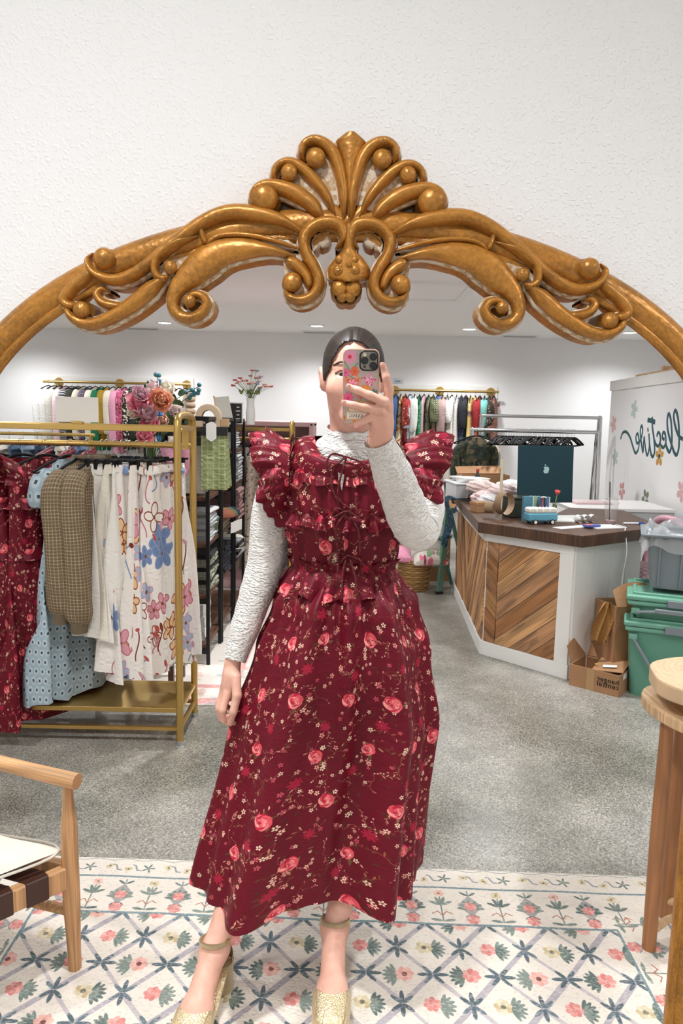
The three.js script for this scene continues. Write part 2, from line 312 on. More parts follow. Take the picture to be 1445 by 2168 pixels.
  knob('bead', 230, 554, 22);
  carve('arm_scroll', [[634, 532, 5], [560, 509, 5], [505, 502, 5], [462, 507, 5], [441, 522, 5]], 0.007, 0.003);
  carve('arm_scroll', [[625, 548, 13], [567, 533, 18], [509, 531, 23], [470, 539, 28], [441, 556, 32], [412, 580, 29], [390, 600, 23], [375, 624, 16], [371, 651, 13], [383, 669, 12], [408, 676, 11], [431, 665, 11], [441, 648, 10], [433, 631, 9], [414, 627, 8], [402, 638, 7], [406, 650, 5]], 0.009);
  knob('bead', 407, 642, 13);
  carve('arm_scroll', [[430, 486, 6], [434, 508, 6], [441, 522, 5]], 0.009, 0.003);
  carve('arm_scroll', [[424, 506, 8], [373, 524, 9], [343, 546, 9], [334, 567, 9], [337, 585, 8], [350, 594, 7], [364, 588, 6]], 0.010, 0.003);
  knob('bead', 367, 572, 14, 0.006);
  carve('arm_scroll', [[356, 590, 15], [322, 617, 17], [288, 645, 16], [256, 666, 15], [224, 682, 13], [194, 688, 12], [166, 679, 10], [152, 662, 8], [154, 645, 6]], 0.010);
  knob('bead', 182, 660, 17);
  carve('acanthus_leaf', [[276, 652, 8], [244, 650, 10], [222, 642, 9], [212, 626, 8], [221, 615, 6], [234, 618, 5]], 0.009);
  carve('acanthus_leaf', [[212, 575, 10], [180, 598, 13], [152, 622, 14], [143, 640, 12], [156, 650, 10], [176, 646, 7]], 0.011, -0.001);
  const plate = (pts) => { const s = new THREE.Shape(pts.map(([x, y]) => { const p = sight(x, y, -0.74); return new THREE.Vector2(p.x, p.y); })); return metreUV(new THREE.ExtrudeGeometry(s, { depth: 0.005, bevelEnabled: false })).translate(0, 0, Z0 - 0.006); };
  for (const pts of [[[738, 470], [738, 296], [716, 298], [700, 322], [672, 318], [648, 330], [660, 372], [640, 362], [606, 366], [596, 380], [640, 408], [668, 440], [690, 480]], [[640, 530], [600, 505], [500, 480], [440, 494], [430, 520], [470, 516], [560, 516]], [[424, 506], [380, 512], [340, 548], [345, 590], [380, 590], [420, 540]], [[600, 556], [640, 520], [668, 575], [660, 630], [625, 625], [606, 600]], [[690, 480], [640, 500], [620, 540], [660, 540]]]) { const g = plate(pts); recess.push(g, mirrorX(g)); }
  part('recess', recess, cream, t, 'cream wash in the grooves');
  part('backing', backing, gilt, t);
}
// ---------------------------------------------------------------- the woman, her clothes and her phone
const roseTile = (ctx, W, H, S) => { // floral print of the wine-red cotton; S = pixels per metre
  ctx.fillStyle = '#64091d'; ctx.fillRect(0, 0, W, H);
  for (let i = 0; i < 2600; i++) { ctx.fillStyle = rnd() < 0.5 ? 'rgba(70,4,18,0.25)' : 'rgba(122,14,36,0.22)'; ctx.fillRect(rr(0, W), rr(0, H), rr(2, 5), rr(6, 22)); }
  const wrap = (x, y, r, fn) => { for (const dx of [-W, 0, W]) for (const dy of [-H, 0, H]) if (x + dx > -r && x + dx < W + r && y + dy > -r && y + dy < H + r) { ctx.save(); ctx.translate(x + dx, y + dy); fn(); ctx.restore(); } };
  const blob = (x, y, a, b, ang, c) => { ctx.fillStyle = c; ctx.beginPath(); ctx.ellipse(x, y, a, b, ang, 0, 7); ctx.fill(); };
  const m = S / 1000;
  const leaf = (x, y, L, ang, c) => { ctx.save(); ctx.translate(x, y); ctx.rotate(ang); ctx.fillStyle = c; ctx.beginPath(); ctx.moveTo(0, 0); ctx.quadraticCurveTo(L * 0.5, -L * 0.32, L, 0); ctx.quadraticCurveTo(L * 0.5, L * 0.32, 0, 0); ctx.fill(); ctx.strokeStyle = 'rgba(60,8,20,0.6)'; ctx.lineWidth = 0.5 * m; for (let k = 1; k < 4; k++) { ctx.beginPath(); ctx.moveTo(L * k / 5, 0); ctx.lineTo(L * (k + 1) / 5, -L * 0.12); ctx.stroke(); } ctx.restore(); };
  const vine = (n) => { ctx.strokeStyle = pick(['#8a4a3c', '#7a3a30', '#96604c']); ctx.lineWidth = 0.8 * m; ctx.beginPath(); let a = rr(0, 6.3), x = 0, y = 0; ctx.moveTo(0, 0); const q = []; for (let k = 0; k < n; k++) { a += rr(-0.5, 0.6); x += Math.cos(a) * 5 * m; y += Math.sin(a) * 5 * m; ctx.lineTo(x, y); q.push([x, y, a]); } ctx.stroke(); return q; };
  const blossom = (x, y, r, c) => { for (let k = 0; k < 5; k++) { const a = k * 1.257 + x; blob(x + Math.cos(a) * r, y + Math.sin(a) * r, r * 0.62, r * 0.45, a, c); } blob(x, y, r * 0.35, r * 0.35, 0, '#8a3a2c'); };
  const rose = (R) => {
    const tones = ['#d9515c', '#e8737a', '#c22f45', '#f09a92', '#d24a58', '#b3203a'];
    for (let k = 0; k < 7; k++) { const a = k * 0.9 + rr(0, 0.4); blob(Math.cos(a) * R * 0.5, Math.sin(a) * R * 0.5, R * 0.55, R * 0.42, a + 1.2, tones[k % 6]); }
    for (let k = 0; k < 6; k++) { const a = k * 1.05 + rr(0, 0.5); blob(Math.cos(a) * R * 0.26, Math.sin(a) * R * 0.26, R * 0.36, R * 0.24, a + 1.4, tones[(k + 2) % 6]); }
    ctx.strokeStyle = '#f6b6aa'; ctx.lineWidth = 1.1 * m; for (let k = 0; k < 7; k++) { const a = rr(0, 6.3), q = R * rr(0.25, 0.8); ctx.beginPath(); ctx.arc(0, 0, q, a, a + rr(0.5, 1.1)); ctx.stroke(); }
    ctx.strokeStyle = '#8c1630'; ctx.lineWidth = 1 * m; for (let k = 0; k < 6; k++) { const a = rr(0, 6.3), q = R * rr(0.15, 0.7); ctx.beginPath(); ctx.arc(0, 0, q, a, a + rr(0.5, 1)); ctx.stroke(); }
  };
  const cell = 0.06 * S, nx = Math.round(W / cell), ny = Math.round(H / cell);
  for (let j = 0; j < ny; j++) for (let i = 0; i < nx; i++) {
    const x = (i + (j % 2) * 0.5 + rr(-0.2, 0.2)) * W / nx, y = (j + rr(-0.2, 0.2)) * H / ny, kind = (i * 2 + j * 3) % 4;
    wrap(x, y, 70 * m, () => {
      const s0 = seed; seed = i * 131 + j * 977 + 5;
      const q = vine(9); q.forEach(([a, b, an], k) => { if (k % 2) leaf(a, b, rr(6, 11) * m, an + pick([-1, 1]) * rr(0.5, 1), pick(['#a5674c', '#c98e72', '#5a4426', '#6d4a30', '#d9a58c'])); });
      const q3 = vine(7); q3.forEach(([a, b, an], k) => { if (k > 1) leaf(a, b, rr(4, 8) * m, an + pick([-1, 1]) * 0.8, pick(['#c98e72', '#dcae94', '#b8806a'])); });
      const q2 = vine(8); q2.forEach(([a, b]) => { if (rnd() < 0.6) blob(a + rr(-3, 3) * m, b + rr(-3, 3) * m, 1.3 * m, 1.3 * m, 0, pick(['#e2b49c', '#c4606a', '#8f6a5a', '#d8c0a8'])); });
      for (let k = 0; k < 4; k++) leaf(rr(-24, 24) * m, rr(-24, 24) * m, rr(8, 14) * m, rr(0, 6.3), pick(['#4a2b1c', '#5d3a22', '#54301f', '#7a5236']));
      for (let k = 0; k < 4; k++) { const bx = rr(-34, 34) * m, by = rr(-34, 34) * m; blossom(bx, by, rr(2.2, 4) * m, pick(['#ecc4ac', '#e5d0b4', '#d99a8a', '#c05060'])); }
      if (kind === 0) { leaf(8 * m, 8 * m, 20 * m, rr(0, 6.3), '#6a5030'); leaf(-8 * m, 4 * m, 18 * m, rr(0, 6.3), '#573b22'); rose(rr(15, 20) * m); }
      else if (kind === 1) { for (let k = 0; k < 8; k++) { const a = k * 0.785; blob(Math.cos(a) * 7 * m, Math.sin(a) * 7 * m, 6 * m, 2.4 * m, a, '#a11c38'); } }
      seed = s0;
    });
  }
};
const roseMap = canvasTex(1600, 1600, (c, w, h) => roseTile(c, w, h, 1600 / 0.6), 1 / 0.74, 1 / 0.74);
const cottonBump = dataTex(256, (u, v) => fbm(u, v, 10, 4, 26), 5, 5, false);
M.rose = phys(0xffffff, 0.5, { specularIntensity: 0.45, map: roseMap, bumpMap: cottonBump, bumpScale: 0.0014 });
const knitBump = dataTex(512, (u, v) => { const a = fbm(u, v, 26, 3, 64); return clamp(0.5 + (a - 0.5) * 2.4); }, 4.5, 4.5, false);
M.knit = mat(0xece9e4, 0.8, { bumpMap: knitBump, bumpScale: 0.0042 });
const skinMap = dataTex(256, (u, v) => { const a = fbm(u, v, 10, 4); return [222 + (a - 0.5) * 22, 170 + (a - 0.5) * 30, 150 + (a - 0.5) * 30]; }, 6, 6);
M.skin = phys(0xffffff, 0.5, { map: skinMap, clearcoat: 0.06, clearcoatRoughness: 0.4 });
{
  const BASE = [-0.02, 0, -1.8];
  const P = thing('person', 'woman in a wine-red floral dress over a white knit top, photographing herself with a phone', 'person', BASE, 0, null, true);
  const J = { hc: V(0.023, 1.635, -1.855), jaw: V(0.023, 1.55, -1.828), neck0: V(0.022, 1.55, -1.865), neck1: V(0.016, 1.41, -1.875), shL: V(-0.15, 1.385, -1.87), elL: V(-0.203, 1.095, -1.885), wrL: V(-0.281, 0.848, -1.825), shR: V(0.182, 1.395, -1.885), elR: V(0.192, 1.213, -1.77), wrR: V(0.08, 1.447, -1.6), hipL: V(-0.08, 0.93, -1.87), hipR: V(0.1, 0.93, -1.87), knL: V(-0.165, 0.52, -1.88), knR: V(0.095, 0.5, -1.86), anL: V(-0.3, 0.148, -1.645), anR: V(0.005, 0.155, -1.72) };
  // head: skull, jaw, nose, lips, sockets, ears
  const ear = (x, y, z, s) => { const c = V(0.023 + s * 0.079, 1.597, -1.862); const lx = x - c.x - s * (y - c.y) * 0.12, o = egg(lx + c.x, y, z, c, 0.012, 0.032, 0.019), h = egg(lx + c.x, y, z, V(c.x + s * 0.01, c.y + 0.004, c.z + 0.004), 0.008, 0.02, 0.011); return Math.max(o, -h); };
  const headF = (x, y, z) => {
    let d = smin(egg(x, y, z, J.hc, 0.0725, 0.086, 0.092), egg(x, y, z, J.jaw, 0.058, 0.07, 0.068), 0.05);
    d = smin(d, egg(x, y, z, V(0.023, 1.497, -1.785), 0.022, 0.016, 0.02), 0.03);
    for (const s of [-1, 1]) { d = smin(d, egg(x, y, z, V(0.023 + s * 0.04, 1.572, -1.79), 0.022, 0.022, 0.022), 0.03); d = Math.max(d, -egg(x, y, z, V(0.023 + s * 0.031, 1.605, -1.758), 0.017, 0.0095, 0.014) - 0.001); d = smin(d, cone(x, y, z, V(0.023 + s * 0.012, 1.622, -1.768), V(0.023 + s * 0.044, 1.622, -1.782), 0.006, 0.004), 0.012); }
    d = smin(d, cone(x, y, z, V(0.023, 1.61, -1.762), V(0.023, 1.567, -1.744), 0.007, 0.0105), 0.012);
    for (const s of [-1, 1]) d = smin(d, egg(x, y, z, V(0.023 + s * 0.011, 1.562, -1.753), 0.009, 0.008, 0.01), 0.008);
    d = smin(d, egg(x, y, z, V(0.023, 1.538, -1.762), 0.022, 0.0055, 0.009), 0.006); d = smin(d, egg(x, y, z, V(0.023, 1.526, -1.763), 0.018, 0.006, 0.009), 0.005);
    d = smin(d, cone(x, y, z, J.neck0, J.neck1, 0.05, 0.056), 0.04);
    return smin(smin(d, ear(x, y, z, -1), 0.008), ear(x, y, z, 1), 0.008);
  };
  const head = netMesh(headF, [-0.09, 1.37, -1.97], [0.135, 1.73, -1.725], 0.0032);
  // trunk, upper limbs
  const bodyF = (x, y, z) => {
    let d = cone(x, y, z, J.neck0, J.neck1, 0.045, 0.05);
    d = smin(d, egg(x, y, z, V(0.013, 1.3, -1.87), 0.135, 0.13, 0.075), 0.06); d = smin(d, egg(x, y, z, V(0.01, 1.1, -1.87), 0.105, 0.16, 0.07), 0.06); d = smin(d, egg(x, y, z, V(0.01, 0.95, -1.87), 0.14, 0.12, 0.09), 0.06);
    for (const [s, e, w] of [[J.shL, J.elL, J.wrL], [J.shR, J.elR, J.wrR]]) d = smin(smin(d, cone(x, y, z, s, e, 0.042, 0.033), 0.03), cone(x, y, z, e, w, 0.033, 0.023), 0.02);
    for (const [h, k] of [[J.hipL, J.knL], [J.hipR, J.knR]]) d = smin(d, cone(x, y, z, h, k, 0.075, 0.048), 0.05);
    return d;
  };
  const trunk = netMesh(bodyF, [-0.36, 0.44, -2.0], [0.28, 1.5, -1.52], 0.013);
  // lower legs and feet in high heels
  const toe = { L: V(-0.342, 0.045, -1.495), R: V(-0.001, 0.045, -1.555) };
  const legs = ['L', 'R'].map((s) => {
    const k = J['kn' + s], a = J['an' + s], t = toe[s], calf = k.clone().lerp(a, 0.32).add(V(0, 0, -0.02)), ball0 = a.clone().lerp(t, 0.62).setY(0.075), heel = V(a.x + (a.x - t.x) * 0.12, 0.115, a.z - 0.045);
    const f = (x, y, z) => { let d = smin(cone(x, y, z, k, calf, 0.05, 0.05), cone(x, y, z, calf, a, 0.049, 0.03), 0.03); d = smin(d, cone(x, y, z, a, ball0, 0.031, 0.032), 0.02); d = smin(d, cone(x, y, z, ball0.clone().add(V(0.014, -0.006, 0)), t, 0.026, 0.02), 0.02); d = smin(d, cone(x, y, z, ball0.clone().add(V(-0.016, -0.008, 0)), t, 0.024, 0.02), 0.02); d = smin(d, cone(x, y, z, a, heel, 0.028, 0.024), 0.02); for (const q of [-1, 1]) d = smin(d, egg(x, y, z, V(a.x + q * 0.027, a.y + 0.002, a.z - 0.006), 0.012, 0.014, 0.013), 0.01); return d; };
    return netMesh(f, [Math.min(k.x, a.x, t.x) - 0.07, 0.02, a.z - 0.24], [Math.max(k.x, a.x, t.x) + 0.07, 0.5, t.z + 0.05], 0.006);
  });
  // hands: palm and five fingers, each finger a chain of joints
  const handMesh = (palm, fingers, cell = 0.0028) => {
    const pts = [...palm.flatMap((c) => [c[0], c[1]]), ...fingers.flatMap((c) => c.pts)];
    const lo = [0, 1, 2].map((k) => Math.min(...pts.map((p) => p.getComponent(k))) - 0.03), hi = [0, 1, 2].map((k) => Math.max(...pts.map((p) => p.getComponent(k))) + 0.03);
    const f = (x, y, z) => {
      let d = 9; for (const [a, b, ra, rb] of palm) d = smin(d, cone(x, y, z, a, b, ra, rb), 0.016);
      let q = 9; for (const c of fingers) { let e = 9; for (let i = 0; i + 1 < c.pts.length; i++) e = smin(e, cone(x, y, z, c.pts[i], c.pts[i + 1], c.r[i], c.r[i + 1]), 0.004); q = Math.min(q, e); }
      return smin(d, q, 0.007);
    };
    return netMesh(f, lo, hi, cell);
  };
  const s3 = (a) => a.map(([x, y, z]) => sight(x, y, z));
  const handR = handMesh([[J.wrR, sight(808, 905, -1.575), 0.022, 0.022], [sight(800, 940, -1.59), sight(800, 893, -1.568), 0.018, 0.017], [sight(812, 935, -1.595), sight(818, 872, -1.566), 0.018, 0.015], [sight(806, 920, -1.58), sight(803, 880, -1.566), 0.016, 0.014]], [
    { pts: s3([[820, 862, -1.565], [823, 832, -1.553], [817, 806, -1.549], [810, 781, -1.552]]), r: [0.0115, 0.0100, 0.0088, 0.0074] },
    { pts: s3([[818, 868, -1.564], [813, 858, -1.543], [782, 844, -1.540], [758, 834, -1.5425], [738, 826, -1.546]]), r: [0.0115, 0.0110, 0.0095, 0.0086, 0.0075] },
    { pts: s3([[809, 884, -1.564], [802, 875, -1.543], [772, 869, -1.540], [748, 864, -1.5425], [728, 860, -1.547]]), r: [0.0115, 0.0108, 0.0094, 0.0085, 0.0074] },
    { pts: s3([[797, 896, -1.568], [788, 886, -1.553], [771, 897, -1.549], [754, 907, -1.557]]), r: [0.0105, 0.0098, 0.0086, 0.0070] },
    { pts: s3([[815, 915, -1.59], [815, 880, -1.585], [800, 850, -1.583], [785, 835, -1.582]]), r: [0.014, 0.0125, 0.011, 0.009] }]);
  const nailSpots = [[sight(809, 779, -1.5435), 0.006], [sight(737, 825, -1.5385), 0.006], [sight(727, 859, -1.5395), 0.006], [sight(753, 908, -1.55), 0.0052]];
  const handL = handMesh([[J.wrL, V(-0.287, 0.79, -1.815), 0.022, 0.024], [V(-0.288, 0.815, -1.838), V(-0.3, 0.765, -1.84), 0.018, 0.019], [V(-0.28, 0.815, -1.805), V(-0.287, 0.765, -1.8), 0.018, 0.016]], [
    { pts: [V(-0.291, 0.772, -1.79), V(-0.3, 0.735, -1.772), V(-0.296, 0.708, -1.778), V(-0.284, 0.69, -1.792)], r: [0.011, 0.0102, 0.009, 0.0078] },
    { pts: [V(-0.3, 0.77, -1.808), V(-0.312, 0.73, -1.795), V(-0.306, 0.7, -1.8), V(-0.29, 0.682, -1.812)], r: [0.011, 0.0104, 0.0092, 0.008] },
    { pts: [V(-0.304, 0.768, -1.83), V(-0.317, 0.732, -1.822), V(-0.311, 0.703, -1.826), V(-0.295, 0.688, -1.834)], r: [0.011, 0.01, 0.009, 0.0078] },
    { pts: [V(-0.303, 0.77, -1.85), V(-0.314, 0.741, -1.847), V(-0.308, 0.719, -1.85), V(-0.296, 0.706, -1.855)], r: [0.010, 0.009, 0.008, 0.007] },
    { pts: [V(-0.268, 0.815, -1.795), V(-0.262, 0.775, -1.772), V(-0.27, 0.735, -1.763), V(-0.279, 0.702, -1.766)], r: [0.0135, 0.0118, 0.0102, 0.0082] }]);
  part('body', [head, trunk, ...legs, handR, handL].map((g) => metreUV(g)), M.skin, P, 'bare face, hands and lower legs');
  for (const [p, r] of nailSpots) part('fingernail', ball(r, p.x, p.y, p.z, 1, 1, 0.3, 10), mat(0xe2a79a, 0.25), P);
  const nl = sight(482, 1522, -1.757); part('fingernail', ball(0.006, nl.x, nl.y, nl.z, 0.9, 1.2, 0.4, 10), mat(0xe2a79a, 0.25), P);
  // eyes, brows, lips
  for (const s of [-1, 1]) {
    const e = part('eye', ball(0.0115, 0.023 + s * 0.031, 1.603, -1.7775, 1, 1, 1, 16), mat(0xe9e2dc, 0.2), P);
    part('iris', ball(0.0055, 0.023 + s * 0.031, 1.603, -1.7685, 1, 1, 0.5, 12), mat(0x3a2617, 0.15), e);
    part('eyebrow', wire([[0.023 + s * 0.014, 1.628, -1.758], [0.023 + s * 0.032, 1.633, -1.763], [0.023 + s * 0.05, 1.626, -1.78]], 0.0026, 10, 6), mat(0x4a3226, 0.9), P);
    part('eyelid', wire([[0.023 + s * 0.017, 1.607, -1.766], [0.023 + s * 0.031, 1.6135, -1.764], [0.023 + s * 0.046, 1.606, -1.772]], 0.0022, 10, 6), mat(0x8a5848, 0.6), P);
  }
  part('lips', [ball(0.01, 0.023, 1.5372, -1.7565, 2, 0.42, 0.7), ball(0.01, 0.023, 1.5262, -1.757, 1.7, 0.5, 0.7)], mat(0xbf6d68, 0.4), P);
  // hair: combed flat to a low knot with a centre parting
  const hairF = (x, y, z) => {
    const groove = 0.003 * Math.exp(-(((x - 0.02) / 0.004) ** 2)) * smooth(-1.84, -1.78, z);
    let d = smin(egg(x, y, z, J.hc, 0.0725, 0.086, 0.092), egg(x, y, z, J.jaw, 0.058, 0.07, 0.068), 0.05) - 0.0068 + groove;
    const yh = curve([[0, 1.685], [0.018, 1.682], [0.034, 1.67], [0.048, 1.645], [0.06, 1.614], [0.067, 1.58], [0.085, 1.55]], Math.abs(x - 0.021));
    d = Math.max(d, Math.min(yh - y, z + 1.85) * 0.8, (1.585 + (z + 1.86) * 0.35) - y);
    return smin(d, egg(x, y, z, V(0.02, 1.565, -1.955), 0.05, 0.042, 0.035), 0.03);
  };
  const hairGeo = netMesh(hairF, [-0.075, 1.5, -2.01], [0.12, 1.74, -1.75], 0.0034);
  { const p = hairGeo.attributes.position, u = hairGeo.attributes.uv; for (let i = 0; i < p.count; i++) u.setXY(i, Math.atan2(p.getX(i) - 0.02, p.getY(i) - 1.585 - (p.getZ(i) + 1.86) * 0.35) * 0.5, p.getZ(i)); }
  const strand = dataTex(512, (u, v) => { const a = fbm(u, v, 90, 3, 6); const k = 0.15 + 1.55 * a; return [46 * k, 35 * k, 30 * k]; }, 1, 1);
  part('hair', hairGeo, mat(0xffffff, 0.48, { map: strand, bumpMap: strand, bumpScale: 0.005 }), P, 'dark brown hair combed back from a centre parting');
  // white knit top: collar and chest, two long sleeves
  const collar = skin((u, v) => { const a = u * Math.PI * 2, s = Math.sin(a), c = Math.cos(a); const rx = curve([[0, 0.061], [0.2, 0.064], [0.42, 0.098], [1, 0.14]], v), rz = curve([[0, 0.058], [0.25, 0.06], [0.6, 0.07], [1, 0.088]], v); return [0.018 + s * rx, curve([[0, 1.474], [0.2, 1.452], [0.42, 1.43], [1, 1.33]], v) - 0.012 * c * (1 - v) + 0.002 * Math.sin(a * 9), lerp(-1.866, -1.872, v) + c * rz]; }, 64, 24, (u, v) => [u * 0.45, v * 0.16], true);
  const top = part('knit_top', collar, M.knit, P, 'white crinkled knit mock-neck top');
  const crumple = (t, a, f, k) => 1 + k * Math.sin(t * f + Math.sin(a * 2 + t * 9) * 1.2) * (0.6 + 0.4 * Math.sin(a + t * 5));
  part('sleeve', sweep([V(-0.15, 1.37, -1.87), V(-0.188, 1.25, -1.88), V(-0.204, 1.1, -1.886), V(-0.237, 0.985, -1.865), V(-0.277, 0.853, -1.83)], (t, a) => curve([[0, 0.052], [0.3, 0.05], [0.55, 0.049], [0.8, 0.041], [1, 0.031]], t) * crumple(t, a, 60, 0.022), 110, 28), M.knit, top);
  part('sleeve', sweep([V(0.182, 1.4, -1.89), V(0.21, 1.3, -1.835), V(0.195, 1.222, -1.775), V(0.172, 1.245, -1.728), V(0.142, 1.315, -1.685), V(0.079, 1.453, -1.597)], (t, a) => curve([[0, 0.058], [0.3, 0.056], [0.48, 0.051], [0.6, 0.052], [0.75, 0.048], [1, 0.034]], t) * crumple(t, a, 70, 0.02), 120, 30), M.knit, top);
  // dress: yoke, gathered tiers, ruffles
  const dr = part('dress', (() => {
    const neck = (a) => { const c = Math.cos(a), s = Math.sin(a); return V(0.014 + s * 0.087, lerp(1.45, 1.392, smooth(-0.1, 1, c)), -1.855 + c * (c > 0 ? 0.088 : 0.07)); };
    const low = (a) => V(0.008 + Math.sin(a) * 0.162, 1.335, -1.868 + Math.cos(a) * 0.105);
    const yoke = skin((u, v) => { const a = u * Math.PI * 2, p = neck(a).lerp(low(a), v), s = Math.abs(Math.sin(a)); const b = Math.sin(v * Math.PI); p.y += b * (0.012 + 0.028 * s); p.x += Math.sin(a) * b * 0.012; p.z += Math.cos(a) * b * 0.014; return p; }, 72, 16, (u, v) => [u * 0.95, 1.46 - v * 0.13], true);
    const RX = [[1.06, 0.138], [1.1, 0.136], [1.16, 0.146], [1.25, 0.16], [1.345, 0.165]], RZ = [[1.06, 0.096], [1.1, 0.094], [1.16, 0.102], [1.25, 0.116], [1.345, 0.108]];
    const trunk2 = skin((u, v) => { const a = u * Math.PI * 2, y = lerp(1.345, 1.06, v); const g = 0.0035 * Math.sin(a * 34 + Math.sin(a * 5) * 3) + 0.004 * Math.sin(a * 13 + 2 + v * 2) + 0.006 * Math.sin(v * Math.PI * 2 + 0.5) * 0.5; return [0.008 + Math.sin(a) * (curve(RX, y) + g), y, -1.868 + Math.cos(a) * (curve(RZ, y) + g)]; }, 220, 34, (u, v) => [u * 0.95, 1.345 - v * 0.285], true);
    return [yoke, trunk2];
  })(), M.rose, P, 'wine-red cotton midi dress with rose print');
  const frill = (name, y, h, rx, rz, flare, waves, amp, u0 = 0, u1 = 1, dip = 0) => part(name, skin((u, v) => { const a = lerp(u0, u1, u) * Math.PI * 2; const w = amp * v * (Math.sin(a * waves + Math.sin(a * 3) * 2) + 0.5 * Math.sin(a * waves * 1.7 + 1)); const e = flare * Math.pow(v, 0.8) + w; return [0.008 + Math.sin(a) * (rx + e), y - h * v * (1 + 0.12 * Math.sin(a * waves * 0.6 + 1)) + dip * Math.cos(a) + 0.3 * w, -1.868 + Math.cos(a) * (rz + e)]; }, 260, 6, (u, v) => [u * 1.1 + 0.2, y - v * h * 1.3], u1 - u0 === 1), M.rose, dr);
  frill('yoke_ruffle', 1.362, 0.03, 0.16, 0.106, 0.012, 24, 0.005, -0.19, 0.19);
  frill('chest_ruffle', 1.262, 0.04, 0.157, 0.114, 0.018, 25, 0.009);
  frill('chest_ruffle_heading', 1.248, -0.016, 0.157, 0.114, 0.008, 29, 0.006);
  frill('waist_ruffle_heading', 1.105, -0.024, 0.135, 0.093, 0.009, 31, 0.007);
  frill('peplum', 1.112, 0.072, 0.132, 0.091, 0.042, 16, 0.010);
  // skirt with deep soft folds and an uneven hem
  const fold = (p) => { let s = 0; for (const [c, w, k] of [[-0.48, 0.24, 0.13], [-0.1, 0.1, 0.03], [0.56, 0.18, 0.1], [0.93, 0.14, 0.05], [-1.28, 0.2, 0.07], [-0.86, 0.16, 0.07], [1.62, 0.2, 0.02], [2.4, 0.3, 0.06], [-2.3, 0.3, 0.06], [3.14, 0.25, 0.05]]) { let d = p - c; d = Math.atan2(Math.sin(d), Math.cos(d)); s += k * Math.exp(-((d / w) ** 2)); } return s; };
  part('skirt', skin((u, v) => {
    const p = (u - 0.5) * Math.PI * 2, y = lerp(1.088, 0.252 + 0.01 * Math.sin(p * 3 + 1), v), t = 1 - (y - 0.25) / 0.84;
    const rx = curve([[0, 0.136], [0.1, 0.175], [0.25, 0.216], [0.5, 0.262], [1, 0.278]], t), rz = curve([[0, 0.096], [0.12, 0.135], [0.3, 0.152], [1, 0.158]], t);
    const f = fold(p) * Math.pow(clamp(t), 1.15) + 0.028 * Math.pow(0.5 + 0.5 * Math.sin(p * 11 + Math.sin(p * 4) + 0.6), 1.8) * smooth(0, 0.08, t) * (1 - 0.25 * t) + 0.005 * Math.sin(p * 33 + 1) * (1 - smooth(0, 0.35, t)) + 0.006 * Math.sin(p * 9 + t * 5) * t;
    const cx = lerp(0.012, -0.062, smooth(0, 1.1, t)) + 0.015 * Math.sin(t * 3.1), cz = lerp(-1.868, -1.85, t);
    return [cx + Math.sin(p) * (rx + f * 0.9), y, cz + Math.cos(p) * (rz + f)];
  }, 300, 90, (u, v) => [u * 1.9, 0.9 - v * 0.9], true), M.rose, dr);
  // ruffled cap sleeves, two layers each
  const cap = (s, c, len, lift, R, layer) => part('ruffle_sleeve', skin((u, v) => {
    const a = lerp(-1.75, 2.5, u), tip = Math.sin(u * Math.PI) ** 0.5, w = v * (0.015 * Math.sin(a * 3.4 + layer * 2 + 0.6) + 0.009 * Math.sin(a * 7.7 + layer + v) + 0.005 * Math.sin(a * 17 + 3 * v) + 0.003 * Math.sin(a * 31 + 8 * v));
    const out = len * tip * (v + 0.1 * Math.sin(v * 3.1)) + w * 0.5, r = R * (1 + (0.26 - 0.1 * layer) * Math.sin(v * 1.9)) + w;
    return [c.x + s * out, c.y + Math.cos(a) * r * 1.05 + lift * v * v * Math.max(0, Math.cos(a)) - 0.03 * v * v, c.z + Math.sin(a) * r * 0.95];
  }, 150, 14, (u, v) => [u * 0.55, v * 0.12 + layer * 0.3]), M.rose, dr);
  const aL = V(-0.135, 1.348, -1.868), aR = V(0.16, 1.355, -1.872);
  cap(-1, aL, 0.098, 0.006, 0.083, 0); cap(-1, aL, 0.06, 0.035, 0.08, 1);
  cap(1, aR, 0.118, 0.002, 0.085, 0); cap(1, aR, 0.07, 0.03, 0.082, 1);
  for (const [c, s] of [[aL, -1], [aR, 1]]) part('armhole_ruffle', skin((u, v) => { const a = lerp(-1.6, 2.2, u), w = 0.006 * Math.sin(a * 22) * v; const r = 0.083 + 0.022 * v + w; return [c.x - s * 0.003 + w * 0.6, c.y + Math.cos(a) * r, c.z + Math.sin(a) * r * 0.92]; }, 120, 4, (u, v) => [u * 0.5, v * 0.03]), M.rose, dr);
  // keyhole and ties
  const at = (px, py, off) => { const y = sight(px, py, -1.77).y; const p = sight(px, py, -1.757 - (y < 1.2 ? 0.005 : 0) + off); return p; };
  part('keyhole', (() => { const s = new THREE.Shape(); const q = [[719, 982], [726, 985], [728, 1010], [724, 1040], [719, 1052], [716, 1030], [715, 1005]].map(([x, y]) => at(x, y, 0)); s.moveTo(q[0].x, q[0].y); s.splineThru(q.slice(1).map((p) => new THREE.Vector2(p.x, p.y))); s.lineTo(q[0].x, q[0].y); return clean(new THREE.ExtrudeGeometry(s, { depth: 0.003, bevelEnabled: false })).translate(0, 0, -1.757); })(), M.knit, top);
  const tie = (pts, r = 0.0028) => part('tie', wire(pts.map(([x, y, o = 0.004]) => at(x, y, o)), r, 30, 6), M.rose, dr);
